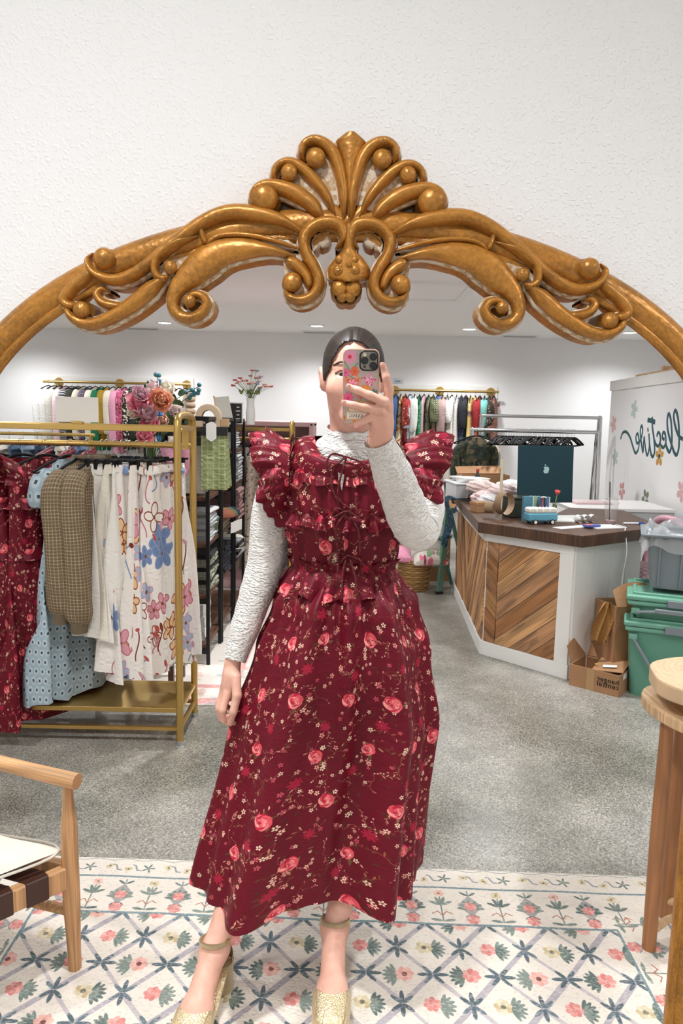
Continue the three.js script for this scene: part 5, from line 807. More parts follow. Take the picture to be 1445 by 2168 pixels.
// ---------------------------------------------------------------- bouquet on a pedestal, vase of wild flowers, ornaments
function petal(w, h, cup, curl) { return skin((u, v) => { const s = (u - 0.5) * 2, ww = w * Math.sin(Math.PI * (0.12 + 0.83 * v)) ; return [s * ww, h * v * (1 - 0.12 * s * s), cup * v * v * h + cup * 0.8 * s * s * ww - curl * v * v * v * h]; }, 6, 6); }
function rose(R, t, name, m1, m2, p, rot) {
  const list = [[], []], n = 17;
  for (let k = 0; k < n; k++) { const q = k / n, open = lerp(0.12, 1.25, q), g = petal(R * lerp(0.35, 0.62, q), R * lerp(0.9, 1.05, q), lerp(-0.5, -0.15, q), lerp(0.0, 0.25, q)).rotateX(open).translate(0, 0, R * lerp(0.02, 0.14, q)).rotateY(k * 2.4); list[k % 2].push(g); }
  const e = new THREE.Euler(...rot), mx = new THREE.Matrix4().makeRotationFromEuler(e).setPosition(...p);
  const a = part(name, join(list[0]).applyMatrix4(mx), m1, t); part('inner_petals', join(list[1]).applyMatrix4(mx), m2, a);
}
{
  const c = V(-1.03, 1.12, -3.82);
  const ped = thing('pedestal', 'slim walnut pedestal carrying the silk bouquet behind the gold rack', 'pedestal', [c.x, 0, c.z]);
  part('top', box(0.3, 0.024, 0.3, 0, 1.108, 0, 0.004), M.walnut, ped); for (const [x, z] of [[-1, -1], [1, -1], [-1, 1], [1, 1]]) part('leg', beam(V(x * 0.13, 0, z * 0.13), V(x * 0.12, 1.096, z * 0.12), 0.028, 0.028), M.walnut, ped); part('stretcher', box(0.24, 0.02, 0.24, 0, 0.35, 0), M.walnut, ped);
  const t = thing('flower_bouquet', 'large silk bouquet of pink, peach and white flowers with blue sprigs', 'bouquet', [c.x, 1.12, c.z]);
  part('vase', lathe([[0, 0], [0.05, 0], [0.06, 0.03], [0.052, 0.1], [0.045, 0.14], [0.05, 0.16], [0.046, 0.155], [0.04, 0.13], [0.045, 0.05]], 28), mat(0xb9b2a4, 0.4), t);
  const F = (px, py, z = -3.78) => { const p = sight(px, py, z); return [p.x - c.x, p.y - 1.12, p.z - c.z]; };
  const silk = (c) => phys(c, 0.9, { transmission: 0.3, thickness: 0 }), pk = silk(0xee7f9a), pk2 = silk(0xf2a8b6), pe = silk(0xf4bd9c), pe2 = silk(0xf0a682), wh = silk(0xf6f0e2), wh2 = silk(0xf0e8d4), li = silk(0xe4c0cc), li2 = silk(0xd8a8b8);
  const spec = [[340, 848, 0.062, pe, pe2], [303, 862, 0.075, pk, pk2], [325, 868, 0.05, wh, wh2], [310, 885, 0.055, li, li2], [320, 898, 0.05, pk2, pk], [362, 832, 0.05, wh, wh2], [296, 838, 0.045, li, li2], [318, 918, 0.04, pk2, pk], [352, 892, 0.032, pe, wh], [305, 930, 0.045, pk2, pk], [286, 880, 0.04, wh, wh2], [330, 825, 0.04, li, wh], [370, 872, 0.036, wh, li]];
  spec.forEach(([x, y, R, a, b], k) => { const p = F(x, y, -3.72 - (k % 3) * 0.06); rose(R * 1.3, t, 'blossom', a, b, p, [1.25 - (k % 4) * 0.15, (k % 5 - 2) * 0.25, (k % 3 - 1) * 0.4]); part('stem', wire([[0, 0.1, 0], [p[0] * 0.5, lerp(0.12, p[1], 0.55), p[2] * 0.4], [p[0], p[1] - 0.01, p[2] - 0.02]], 0.003, 10, 5), mat(0x4f6a3c, 0.8), t); });
  const leafM = mat(0x4f6a3e, 0.7), leafD = mat(0x3a4c30, 0.7), blueM = mat(0x3f7a86, 0.7);
  for (let k = 0; k < 30; k++) { const p = F(rr(292, 392), rr(826, 925), -3.88 + rr(-0.06, 0.04)); part('leaf', petal(rr(0.012, 0.022), rr(0.05, 0.085), 0.25, 0.3).rotateX(rr(-0.5, 0.8)).rotateZ(rr(-1.8, 1.8)).translate(...p), k % 2 ? leafM : leafD, t); }
  for (const pts of [[[345, 850], [338, 815], [328, 788]], [[365, 850], [398, 830], [425, 817]], [[372, 858], [402, 840], [418, 832]], [[330, 850], [318, 832], [312, 823]]]) { const q = pts.map((p, i) => V(...F(p[0], p[1], -3.84))); const s = part('blue_sprig', wire(q, 0.0025, 12, 5), leafM, t); for (let k = 0; k < 5; k++) { const w = spline(q).getPoint(0.45 + k * 0.13 > 1 ? 1 : 0.45 + k * 0.13); part('berry', ball(0.013, w.x + rr(-0.012, 0.012), w.y + rr(-0.012, 0.012), w.z, 1, 0.9, 1, 10), blueM, s); } }
}
{
  const t = thing('wild_flower_vase', 'white fluted vase of coral and blue wild flowers on the shelving', 'vase', [-0.672, 1.452, -5.24]); t.position.x = -0.79 + 0.11; t.position.y = 1.451;
  part('vase', skin((u, v) => { const a = u * 6.283, r = curve([[0, 0.03], [0.4, 0.033], [0.8, 0.026], [1, 0.029]], v) * (1 + 0.04 * Math.cos(a * 14)); return [Math.cos(a) * r, v * 0.19, Math.sin(a) * r]; }, 56, 20, undefined, true), mat(0xdcdad6, 0.45), t);
  const st = mat(0x6f7a4a, 0.8), cols = [mat(0xd97a66, 0.7), mat(0xe2a48c, 0.7), mat(0x7a9cb4, 0.7), mat(0xc95a52, 0.7), mat(0xd9b0b0, 0.7)];
  for (let k = 0; k < 22; k++) { const a = rr(0, 6.28), r = rr(0.03, 0.15), h = 0.2 + rr(0.08, 0.19) * (1.2 - r * 3.5); const e = V(Math.cos(a) * r, h, Math.sin(a) * r * 0.6); const s = part('stem', wire([[0, 0.15, 0], [e.x * 0.35, 0.15 + (h - 0.15) * 0.55, e.z * 0.3], [e.x, e.y, e.z]], 0.0016, 8, 4), st, t); part('flower', Array.from({ length: 5 }, (_, i) => ball(0.008, e.x + Math.cos(i * 1.257) * 0.009, e.y + rr(-0.003, 0.003), e.z + Math.sin(i * 1.257) * 0.009, 1.2, 0.7, 1.2, 8)), cols[k % 5], s); if (k % 2) part('leaf', petal(0.008, 0.05, 0.2, 0.2).rotateZ(rr(-1, 1)).translate(e.x * 0.6, 0.22, e.z * 0.5), st, s); }
  const l = thing('letter_board', 'small black letter board in a white frame behind the wild flower vase', 'letter board', [-0.8, 1.451, -5.3], 0.1); part('frame', box(0.11, 0.16, 0.012, 0, 0.08, 0, 0.002), mat(0xe2dfd8, 0.6), l); part('felt', box(0.094, 0.144, 0.003, 0, 0.08, 0.007), M.black, l);
  for (let k = 0; k < 4; k++) part('lettering', box(0.02 + 0.012 * (k % 2), 0.008, 0.001, 0.02, 0.125 - k * 0.028, 0.009), mat(0xd8d6d0, 0.7), l);
  const f = thing('leaning_print', 'unframed white print leaning on the furthest shelving unit', 'print', [-0.87, 1.451, -5.22], 0.5); part('sheet', box(0.11, 0.2, 0.006, 0, 0.1, 0, 0, [-0.25, 0, 0.12]), mat(0xcfcac0, 0.7), f); part('edge', box(0.008, 0.21, 0.012, -0.056, 0.1, 0, 0, [-0.25, 0, 0.12]), M.ash, f);
  const b = thing('bead_stack', 'column of turned wooden beads on top of the nearest shelving unit', 'ornament', [-0.925, 1.441, -4.33]); for (let k = 0; k < 5; k++) part('bead', lathe([[0.001, 0.0], [0.024, 0.002], [0.031, 0.012], [0.031, 0.024], [0.024, 0.034], [0.001, 0.036]], 22).translate(0, k * 0.0362, 0), mat(0xb39a80, 0.7), b); part('cap', box(0.045, 0.02, 0.045, 0, 0.19, 0, 0.004), mat(0xb39a80, 0.7), b);
  const a = thing('wooden_arch', 'bleached wooden arch block beside the bead column', 'ornament', [-0.83, 1.441, -4.44]); const s = new THREE.Shape(); s.absarc(0, 0.06, 0.075, 0, Math.PI); s.lineTo(-0.075, 0); s.lineTo(-0.042, 0); s.lineTo(-0.042, 0.06); s.absarc(0, 0.06, 0.042, Math.PI, 0, true); s.lineTo(0.042, 0); s.lineTo(0.075, 0); s.lineTo(0.075, 0.06); part('arch', clean(new THREE.ExtrudeGeometry(s, { depth: 0.05, bevelEnabled: true, bevelSize: 0.003, bevelThickness: 0.003, bevelSegments: 2 })), mat(0xb8a288, 0.75), a); part('block', box(0.05, 0.05, 0.05, 0.1, 0.025, 0.03, 0.004), mat(0xa98a66, 0.75), a);
}
// ---------------------------------------------------------------- rose-pink open wardrobe, second gold rack and a jeans rail
{
  const pinkM = mat(0xd9b3b6, 0.5), x0 = -1.35, x1 = -0.275, z0 = -6.75, z1 = -6.2;
  const t = thing('open_wardrobe', 'rose-pink open wardrobe full of tops behind the shelving', 'wardrobe', [(x0 + x1) / 2, 0, (z0 + z1) / 2], 0, null, true);
  part('side', box(0.045, 1.47, z1 - z0, x0, 0.735, (z0 + z1) / 2, 0.012), pinkM, t); part('side', box(0.045, 1.47, z1 - z0, x1, 0.735, (z0 + z1) / 2, 0.012), pinkM, t);
  part('top', box(x1 - x0 + 0.045, 0.05, z1 - z0, (x0 + x1) / 2, 1.455, (z0 + z1) / 2, 0.014), pinkM, t); part('back', box(x1 - x0, 1.42, 0.02, (x0 + x1) / 2, 0.72, z0 + 0.02), pinkM, t); part('base', box(x1 - x0, 0.06, z1 - z0, (x0 + x1) / 2, 0.03, (z0 + z1) / 2), pinkM, t); part('rail', bar(V(x0, 1.33, -6.47), V(x1, 1.33, -6.47), 0.012), M.chrome, t);
  const ms = [cloth(0x8d8a86), speckle('#9a8478', ['#6a5448', '#c4b4a8'], 120, 10), cloth(0x2c2a2a), cloth(0x7a5a58), cloth(0x1f2024), cloth(0xb4aaa0), cloth(0x4a4240)], nm = ['grey', 'brown speckled', 'charcoal', 'dusky rose', 'black', 'stone', 'dark brown'];
  ms.forEach((m, k) => garment('shirt', m, { w: 0.19, len: 0.66, thick: 0.04, slen: 0.5, sr: 0.055, ph: k }, [-1.0 + k * 0.09, 1.342, -6.47], rad(76 + k * 3), `${nm[k]} top hanging in the pink wardrobe`, 'garment', 'tops in the pink wardrobe'));
  const g = thing('clothes_rack', 'second gold clothes rack half hidden behind the woman\'s shoulder', 'clothes rack', [-0.75, 0, -5.9], 0, null, true);
  for (const x of [-1.2, -0.42]) part('end_frame', wire([[x, 0.01, -5.78], [x, 0.7, -5.78], [x, 1.43, -5.78], [x, 1.46, -5.8], [x, 1.47, -5.84], [x, 1.47, -5.96], [x, 1.46, -6.0], [x, 1.43, -6.02], [x, 0.7, -6.02], [x, 0.01, -6.02]], 0.0155, 70, 10), M.gold, g);
  for (const z of [-5.78, -6.02]) part('top_rail', beam(V(-1.2, 1.41, z), V(-0.42, 1.41, z), 0.02, 0.024), M.gold, g); part('hanging_rail', bar(V(-1.2, 1.33, -5.9), V(-0.42, 1.33, -5.9), 0.012), M.gold, g);
  const pr = [speckle('#d8cfc4', ['#b48a80', '#8a7a60', '#c9a49a'], 120, 12), cloth(0x8a8078), speckle('#c9b8a8', ['#8a5a50', '#6a6a50'], 140, 9), cloth(0xd9d4cc), speckle('#2c2a2c', ['#8a7a78'], 80, 8)], pn = ['flowered', 'mushroom', 'sprigged', 'ivory', 'black dotted'];
  pr.forEach((m, k) => garment('dress', m, { w: 0.18, len: 1.0, flare: 0.06, thick: 0.045, amp: 0.015, ph: k * 1.9 }, [-0.92 + k * 0.1, 1.342, -5.9], rad(70 + k * 4), `${pn[k]} dress on the second gold rack`, 'dress', 'dresses on the second gold rack'));
  const j = thing('clothes_rack', 'low brass rail of denim seen behind the gold rack', 'clothes rack', [-2.5, 0, -5.6], 0, null, true);
  for (const x of [-3.0, -1.98]) part('post', bar(V(x, 0, -5.6), V(x, 1.34, -5.6), 0.014), M.gold, j); part('hanging_rail', bar(V(-3.05, 1.34, -5.6), V(-1.95, 1.34, -5.6), 0.013), M.gold, j); for (const x of [-3.0, -1.98]) part('foot', bar(V(x, 0.014, -5.85), V(x, 0.014, -5.35), 0.014), M.gold, j);
  const dn = [0x5a7290, 0x6f86a0, 0x3f5570, 0xd8d2c6, 0x4a607c, 0x8296aa, 0x2f3e54, 0xcfc8ba, 0x54698a]; const dnn = ['mid blue', 'light blue', 'indigo', 'ecru', 'faded blue', 'ice blue', 'dark', 'cream', 'stone blue'];
  dn.forEach((c, k) => garment('pants', cloth(c), { w: 0.16, len: 0.92, flare: 0.02, amp: 0.01, ph: k }, [-2.95 + k * 0.11, 1.353, -5.6], rad(66 + (k * 17 % 20)), `${dnn[k]} jeans on the low brass rail`, 'jeans', 'jeans on the low brass rail'));
}
// ---------------------------------------------------------------- sales counter with chevron planks
const cardM = mat(0xffffff, 0.85, { map: dataTex(128, (u, v) => { const k = 1 + 0.1 * (fbm(u, v, 6, 3) - 0.5) + 0.015 * Math.sin(v * 120); return [166 * k, 124 * k, 88 * k]; }, 3, 3) });
const TOP = 0.875;
{
  const c0 = V(1.02, 0, -6.15), c1 = V(0.935, 0, -4.5), c2 = V(1.362, 0, -4.06), c3 = V(1.905, 0, -4.46), c4 = V(2.0, 0, -5.2);
  const t = thing('sales_counter', 'white sales counter with reclaimed wood chevron panels and dark top', 'counter', [1.45, 0, -4.9], 0, null, true);
  const white = mat(0xe9e7e3, 0.6, { bumpMap: clothNoise, bumpScale: 0.001 });
  const planks = [[182, 132, 84], [160, 110, 68], [200, 152, 104], [150, 106, 70], [176, 130, 92]].map((c, i) => {
    const map = dataTex(128, (u, v) => { const w = fbm(u, v, 3, 3, 2), l = fbm(u, v, 44, 3, 4), kn = smooth(0.72, 0.8, fbm(u + i * 0.2, v, 5, 2, 4)), k = (0.72 + 0.5 * l) * (0.82 + 0.34 * w) * (1 - 0.16 * kn); return [c[0] * k, c[1] * k, c[2] * k]; }, 6, 1.1, true, 512); return mat(0xffffff, 0.75, { map }); });
  const frame = (a, b) => { const u = b.clone().sub(a).normalize(), n = V(-u.z, 0, u.x); return { L: a.distanceTo(b), m: new THREE.Matrix4().makeBasis(u, V(0, 1, 0), n).setPosition(a), n }; };
  const clip = (poly, x0, x1, y0, y1) => { let p = poly; for (const [ax, lim, s] of [[0, x0, 1], [0, x1, -1], [1, y0, 1], [1, y1, -1]]) { const q = []; for (let i = 0; i < p.length; i++) { const a = p[i], b = p[(i + 1) % p.length], da = (a[ax] - lim) * s, db = (b[ax] - lim) * s; if (da >= 0) q.push(a); if ((da >= 0) !== (db >= 0)) { const k = da / (da - db); q.push([lerp(a[0], b[0], k), lerp(a[1], b[1], k)]); } } p = q; if (p.length < 3) return null; } return p; };
  const H = 0.805, base = 0.09;
  function panel(a, b, axis, slopeR, pw, x0, x1, turnAbout) {
    const f = frame(a, b), y0 = base, y1 = H - 0.055;
    part('panel_back', box(f.L, H, 0.03, f.L / 2, H / 2, -0.02).applyMatrix4(f.m), white, t);
    part('plinth', box(f.L + 0.01, base, 0.022, f.L / 2, base / 2, 0.006, 0.002).applyMatrix4(f.m), white, t);
    part('top_rail', box(f.L, 0.055, 0.022, f.L / 2, H - 0.0275, 0.006, 0.002).applyMatrix4(f.m), white, t);
    if (x1 < f.L - 0.02) part('stile', box(f.L - x1, y1 - y0, 0.022, (x1 + f.L) / 2, (y0 + y1) / 2, 0.006, 0.002).applyMatrix4(f.m), white, t);
    let i = 0;
    for (const side of [-1, 1]) {
      const xa = side < 0 ? x0 : axis, xb = side < 0 ? axis : x1, s = side * slopeR, ang = Math.atan(s), vh = pw / Math.cos(ang);
      for (let y = y0 - 2.2; y < y1 + 2.2; y += vh) {
        const g = 0.0026, yy = (x) => y + s * (x - axis); const poly = clip([[xa, yy(xa) + g], [xb, yy(xb) + g], [xb, yy(xb) + vh - g], [xa, yy(xa) + vh - g]], xa + g, xb - g, y0 + g, y1 - g); i++;
        if (!poly) continue;
        const sh = new THREE.Shape(poly.map((p) => new THREE.Vector2(...p))); const geo = clean(new THREE.ExtrudeGeometry(sh, { depth: 0.01 + (i * 7 % 5) * 0.0012, bevelEnabled: false }));
        const uv = geo.attributes.uv, po = geo.attributes.position; for (let k = 0; k < uv.count; k++) { const x = po.getX(k), yv = po.getY(k); uv.setXY(k, (-x * Math.sin(ang) + yv * Math.cos(ang)) + i * 0.37, x * Math.cos(ang) + yv * Math.sin(ang) + i * 0.61); }
        part('plank', geo.translate(0, 0, -0.005).applyMatrix4(f.m), planks[(i * 3 + (side > 0 ? 1 : 0) + (i >> 2)) % 5], t);
      }
    }
  }
  panel(c1, c2, 0.1, 0.86, 0.094, 0.012, 0.525, 0);
  panel(c0, c1, 0.85, 1.35, 0.094, 0.03, 1.64, 0);
  const f3 = frame(c2, c3); part('side_back', box(f3.L, H, 0.03, f3.L / 2, H / 2, -0.02).applyMatrix4(f3.m), white, t);
  const nb = 4; for (let k = 0; k < nb; k++) part('board', box(f3.L / nb - 0.002, H, 0.016, (k + 0.5) * f3.L / nb, H / 2, 0.003, 0.001).applyMatrix4(f3.m), white, t);
  part('corner_post', box(0.03, H, 0.03, c2.x, H / 2, c2.z - 0.012, 0.003), white, t);
  const topM = mat(0xffffff, 0.42, { map: woodMap(84, 58, 42, 7, 0.9, 0.45) });
  part('worktop', slab([[0.985, -6.22], [0.87, -4.47], [1.375, -3.985], [2.02, -4.42], [2.1, -5.25], [1.72, -5.35], [1.45, -4.86], [1.42, -6.22]], 0.07, 0.004).translate(0, H, 0), topM, t, 'dark stained wooden worktop');
}
// ---------------------------------------------------------------- things on the counter
{
  const Y = TOP;
  // computer
  const c = thing('desktop_computer', 'dark teal desktop computer seen from behind on the counter', 'computer', [1.425, Y, -4.98], rad(14));
  const tealM = mat(0x1d3d46, 0.35, { metalness: 0.5 });
  part('display', box(0.43, 0.4, 0.0115, 0, 0.275, 0, 0.005, [-0.06, 0, 0]), tealM, c); part('stand', [box(0.14, 0.13, 0.006, 0, 0.075, -0.045, 0.002, [0.45, 0, 0])], tealM, c); part('foot', box(0.15, 0.006, 0.13, 0, 0.003, -0.01, 0.002), tealM, c);
  const logo = new THREE.Shape(); { const k = 0.042; const P = [[0, 0.36], [0.16, 0.46], [0.38, 0.42], [0.46, 0.34]]; logo.moveTo(0, 0.36 * k); logo.bezierCurveTo(0.12 * k, 0.5 * k, 0.36 * k, 0.5 * k, 0.47 * k, 0.32 * k); logo.bezierCurveTo(0.24 * k, 0.18 * k, 0.26 * k, -0.14 * k, 0.52 * k, -0.22 * k); logo.bezierCurveTo(0.44 * k, -0.52 * k, 0.28 * k, -0.7 * k, 0.14 * k, -0.66 * k); logo.bezierCurveTo(0.06 * k, -0.62 * k, -0.06 * k, -0.62 * k, -0.14 * k, -0.66 * k); logo.bezierCurveTo(-0.34 * k, -0.7 * k, -0.62 * k, -0.2 * k, -0.52 * k, 0.18 * k); logo.bezierCurveTo(-0.44 * k, 0.48 * k, -0.18 * k, 0.5 * k, 0, 0.36 * k); }
  const lf = new THREE.Shape(); { const k = 0.042; lf.moveTo(0.02 * k, 0.5 * k); lf.quadraticCurveTo(0.0, 0.78 * k, 0.26 * k, 0.88 * k); lf.quadraticCurveTo(0.28 * k, 0.6 * k, 0.02 * k, 0.5 * k); }
  const lg = join([logo, lf].map((s) => clean(new THREE.ExtrudeGeometry(s, { depth: 0.001, bevelEnabled: false, curveSegments: 10 })))); part('logo', flipX(lg).rotateX(-0.06).translate(0, 0.31, 0.0045), mat(0x9fc0bc, 0.3), c, 'pale apple emblem');
  // van-shaped pen pot
  const v = thing('van_pen_pot', 'light blue and white toy van pen pot on the counter', 'pen pot', [1.255, Y, -4.44], rad(12));
  part('body', box(0.2, 0.055, 0.085, 0, 0.046, 0, 0.014), mat(0x5b9bb0, 0.4), v); part('roof', box(0.192, 0.036, 0.08, 0, 0.088, 0, 0.014), mat(0xe6e2d8, 0.45), v);
  for (const [x, z] of [[-0.055, 0.04], [0.06, 0.04], [-0.055, -0.04], [0.06, -0.04]]) { const w = part('wheel', clean(new THREE.CylinderGeometry(0.0165, 0.0165, 0.014, 20).rotateX(Math.PI / 2)).translate(x, 0.0165, z), M.black, v); part('hub', clean(new THREE.CylinderGeometry(0.0105, 0.0105, 0.016, 16).rotateX(Math.PI / 2)).translate(x, 0.0165, z), mat(0xe8e4da, 0.4), w); }
  for (const x of [-0.07, -0.025, 0.02, 0.065]) part('window', box(0.034, 0.02, 0.004, x, 0.09, 0.0395, 0.003), mat(0xcfcabd, 0.3), v);
  ['navy', 'red', 'black', 'blue'].forEach((n, k) => { const p = thing('pen', `${n} pen standing in the toy van pot`, 'pen', [1.235 + k * 0.022, Y + 0.1, -4.44], 0, 'pens in the van pot'); p.rotation.z = (k - 1.5) * 0.2; part('barrel', rod(0.0045, 0.07), mat([0x26345f, 0xa83030, 0x1c1c1e, 0x3a5fa8][k], 0.4), p); part('cap', ball(0.0052, 0, 0.07, 0), mat(0xdedede, 0.4), p); });
  [['blue', 0x4f7f93], ['sage green', 0x8fae9c], ['teal', 0x46707f]].forEach(([n, col], k) => { const b = thing('card_pack', `${n} boxed card set upright behind the toy van`, 'box', [1.2 + k * 0.052, Y, -4.56 - (k % 2) * 0.03], rad(18 - k * 14)); part('sleeve', box(0.07, 0.16, 0.02, 0, 0.08, 0, 0.002), mat(col, 0.5), b); part('edge', box(0.006, 0.158, 0.0215, 0.035, 0.08, 0), mat(0xe4dcc4, 0.6), b); });
  const fl = thing('gerbera', 'coral daisy with green stem behind the toy van', 'flower', [1.345, Y, -4.5]); part('stem', wire([[0, 0, 0], [0.012, 0.09, 0], [0.02, 0.18, 0.01]], 0.004, 10, 6), mat(0x7a9a58, 0.7), fl); for (let k = 0; k < 12; k++) part('petal', petal(0.009, 0.032, 0.1, 0.1).rotateX(0.5).translate(0, 0, 0.004).rotateY(k * 0.5236).rotateX(0.4).translate(0.02, 0.183, 0.01), mat(0xd9695c, 0.7), fl); part('heart', ball(0.008, 0.02, 0.186, 0.012), mat(0xb8503c, 0.8), fl);
  // rolls of packing tape
  const roll = (l, R, r, w, pos, turn) => { const t = thing('tape_roll', l, 'tape', pos, turn); const s = new THREE.Shape(); s.absarc(0, 0, R, 0, 6.2832); const hpath = new THREE.Path(); hpath.absarc(0, 0, r, 0, 6.2832, true); s.holes.push(hpath); part('tape', clean(new THREE.ExtrudeGeometry(s, { depth: w, bevelEnabled: true, bevelSize: 0.001, bevelThickness: 0.001, curveSegments: 40 })).translate(0, R, -w / 2), mat(0xb49a80, 0.45), t); part('core', clean(new THREE.CylinderGeometry(r - 0.0005, r - 0.0005, w + 0.004, 40, 1, true).rotateX(Math.PI / 2)).translate(0, R, 0), mat(0x8d7358, 0.85), t); };
  roll('large roll of tan packing tape standing on the counter edge', 0.105, 0.074, 0.05, [1.065, Y, -4.62], rad(40)); roll('smaller roll of tan packing tape standing on the counter corner', 0.068, 0.036, 0.06, [0.985, Y, -4.66], rad(52));
  // small kraft box, clear bins, candle, dark tub
  const kb = thing('kraft_box', 'small brown kraft box near the counter corner', 'box', [0.985, Y, -5.0], rad(20)); part('body', box(0.12, 0.055, 0.1, 0, 0.0275, 0, 0.002), cardM, kb); part('lid', box(0.124, 0.02, 0.104, 0, 0.06, 0, 0.002), cardM, kb);
  const ca = thing('taper_candle', 'tall cream taper candle standing behind the tape rolls', 'candle', [1.135, Y, -5.05]); part('stick', rod(0.0125, 0.36, 0, 0.012, 0, 16, 0.01), mat(0xdcd3b4, 0.45), ca); part('wick', rod(0.0015, 0.012, 0, 0.372, 0), M.black, ca); part('dish', rod(0.035, 0.014, 0, 0, 0), M.gold, ca);
  const dt = thing('dark_tub', 'dark green plastic tub behind the large tape roll', 'tub', [1.2, Y, -4.76], rad(14)); part('tub', box(0.19, 0.125, 0.14, 0, 0.0625, 0, 0.012), mat(0x30362c, 0.4), dt); part('lid', box(0.2, 0.018, 0.15, 0, 0.132, 0, 0.006), mat(0x30362c, 0.4), dt);
  const clearM = phys(0xf2f4f6, 0.25, { transmission: 0.55, thickness: 0 });
  const cb = thing('clear_bin', 'translucent white storage bin at the far end of the counter', 'bin', [1.03, Y, -5.86], rad(6)); part('wall', [box(0.26, 0.13, 0.004, 0, 0.065, 0.17), box(0.26, 0.13, 0.004, 0, 0.065, -0.17), box(0.004, 0.13, 0.34, -0.13, 0.065, 0), box(0.004, 0.13, 0.34, 0.13, 0.065, 0), box(0.26, 0.004, 0.34, 0, 0.002, 0)], clearM, cb); part('rim', [box(0.29, 0.012, 0.37, 0, 0.134, 0, 0.004)], mat(0xdde0e2, 0.4), cb);
  const pp = thing('paper_stack', 'loose white papers on the translucent bin', 'papers', [1.05, Y + 0.142, -5.86], 0.2); for (let k = 0; k < 4; k++) part('sheet', box(0.21, 0.008, 0.3, 0, 0.004 + k * 0.009, 0, 0, [0, k * 0.13 - 0.2, 0]), mat(0xe6e5e2, 0.7), pp);
  // heap of tissue, bags and wrapped parcels
  const heapCols = [0xe4cfc9, 0xe6ddd6, 0xddb9a0, 0xe2e0de, 0xe0c4c4, 0xdfe2e6, 0xe9e4dc, 0xe3b596, 0xd9d9da, 0xe8cfd0]; const hn = ['blush', 'ivory', 'apricot', 'white', 'rose', 'ice white', 'cream', 'peach', 'silver', 'pale pink'];
  heapCols.forEach((col, k) => { const x = 1.09 + (k % 4) * 0.085 + rr(-0.02, 0.02), z = -5.58 + Math.floor(k / 4) * 0.2 + rr(-0.03, 0.03), y = Y + 0.055 + (k % 3 === 0 ? 0.07 : 0); const g = new THREE.IcosahedronGeometry(0.085, 7); const p = g.attributes.position; const ph = k * 3.1; for (let i = 0; i < p.count; i++) { const a = p.getX(i) * 40 + ph, b = p.getY(i) * 46 + ph * 2, cc = p.getZ(i) * 38; const s = 0.92 + 0.2 * Math.abs(Math.sin(a * 1.3 + Math.sin(cc * 1.6))) * Math.abs(Math.sin(cc * 1.2 + b * 0.7)) + 0.12 * Math.abs(Math.sin(b * 1.5 + a * 0.8)); p.setXYZ(i, p.getX(i) * s * 1.15, Math.max(-0.055, p.getY(i) * s * 0.65), p.getZ(i) * s * 1.2); } g.computeVertexNormals(); const m = solo('tissue_bundle', clean(g).translate(x, y, z), mat(col, 0.75), `${hn[k]} crumpled tissue bundle in the heap on the counter`, 'tissue bundle', 'tissue bundles on the counter'); });
  const bt = thing('dark_bottle', 'small dark bottle with red cap standing in the tissue heap', 'bottle', [1.13, Y, -5.93]); part('bottle', lathe([[0, 0], [0.03, 0], [0.032, 0.16], [0.012, 0.2], [0.012, 0.225], [0, 0.225]], 20), mat(0x2c302e, 0.3), bt); part('cap', rod(0.014, 0.02, 0, 0.222, 0), mat(0xb03a2c, 0.4), bt);
  const pc = thing('open_carton', 'open brown carton behind the tissue heap', 'box', [1.2, Y, -6.06], rad(5)); part('wall', [box(0.4, 0.19, 0.006, 0, 0.095, 0.1), box(0.4, 0.19, 0.006, 0, 0.095, -0.1), box(0.006, 0.19, 0.2, -0.2, 0.095, 0), box(0.006, 0.19, 0.2, 0.2, 0.095, 0)], cardM, pc); part('flap', box(0.4, 0.1, 0.005, 0.0, 0.215, -0.14, 0, [-0.9, 0, 0.05]), cardM, pc);
  // plastic cup, papers, label roll, marker, cable
  const cup = thing('iced_drink_cup', 'clear plastic cup with black straw on the counter end', 'cup', [1.72, Y, -4.5]); const cm = phys(0xf4f2f2, 0.12, { transmission: 0.9, thickness: 0 }); part('cup', lathe([[0.001, 0.002], [0.03, 0.002], [0.042, 0.13], [0.044, 0.132]], 28), cm, cup); part('lid', lathe([[0.045, 0.13], [0.047, 0.138], [0.04, 0.142], [0.036, 0.16], [0.02, 0.172], [0.001, 0.175]], 28), cm, cup); part('straw', bar(V(-0.006, 0.01, 0), V(-0.02, 0.27, 0), 0.0035), M.black, cup); part('drink', rod(0.03, 0.02, 0, 0.004, 0, 24, 0.032), mat(0xd8b8bc, 0.3), cup);
  const lr = thing('label_roll', 'loose curl of white labels on the counter', 'labels', [1.53, Y, -4.56]); for (let k = 0; k < 3; k++) part('curl', skin((u, v) => { const a = u * 5; return [Math.cos(a) * (0.022 + 0.003 * u) + k * 0.05, 0.026 + Math.sin(a) * (0.022 + 0.003 * u), v * 0.06 - 0.02 * k]; }, 24, 2), mat(0xe6e5e2, 0.6), lr);
  [['long white receipt strip on the counter front', 1.45, -4.32, 0.34, 0.07, 0.5], ['white form lying beside the plastic cup', 1.62, -4.34, 0.2, 0.14, 0.3], ['folded leaflet by the toy van', 1.42, -4.62, 0.2, 0.15, -0.2], ['white notepad near the computer', 1.5, -4.72, 0.22, 0.16, 0.2]].forEach(([l, x, z, w, d, r], k) => { const p = thing('paper_sheet', l, 'paper', [x, Y, z], r); part('sheet', box(w, 0.004 + k * 0.002, d, 0, 0.003 + k * 0.001, 0), mat(0xe8e7e4, 0.7), p); });
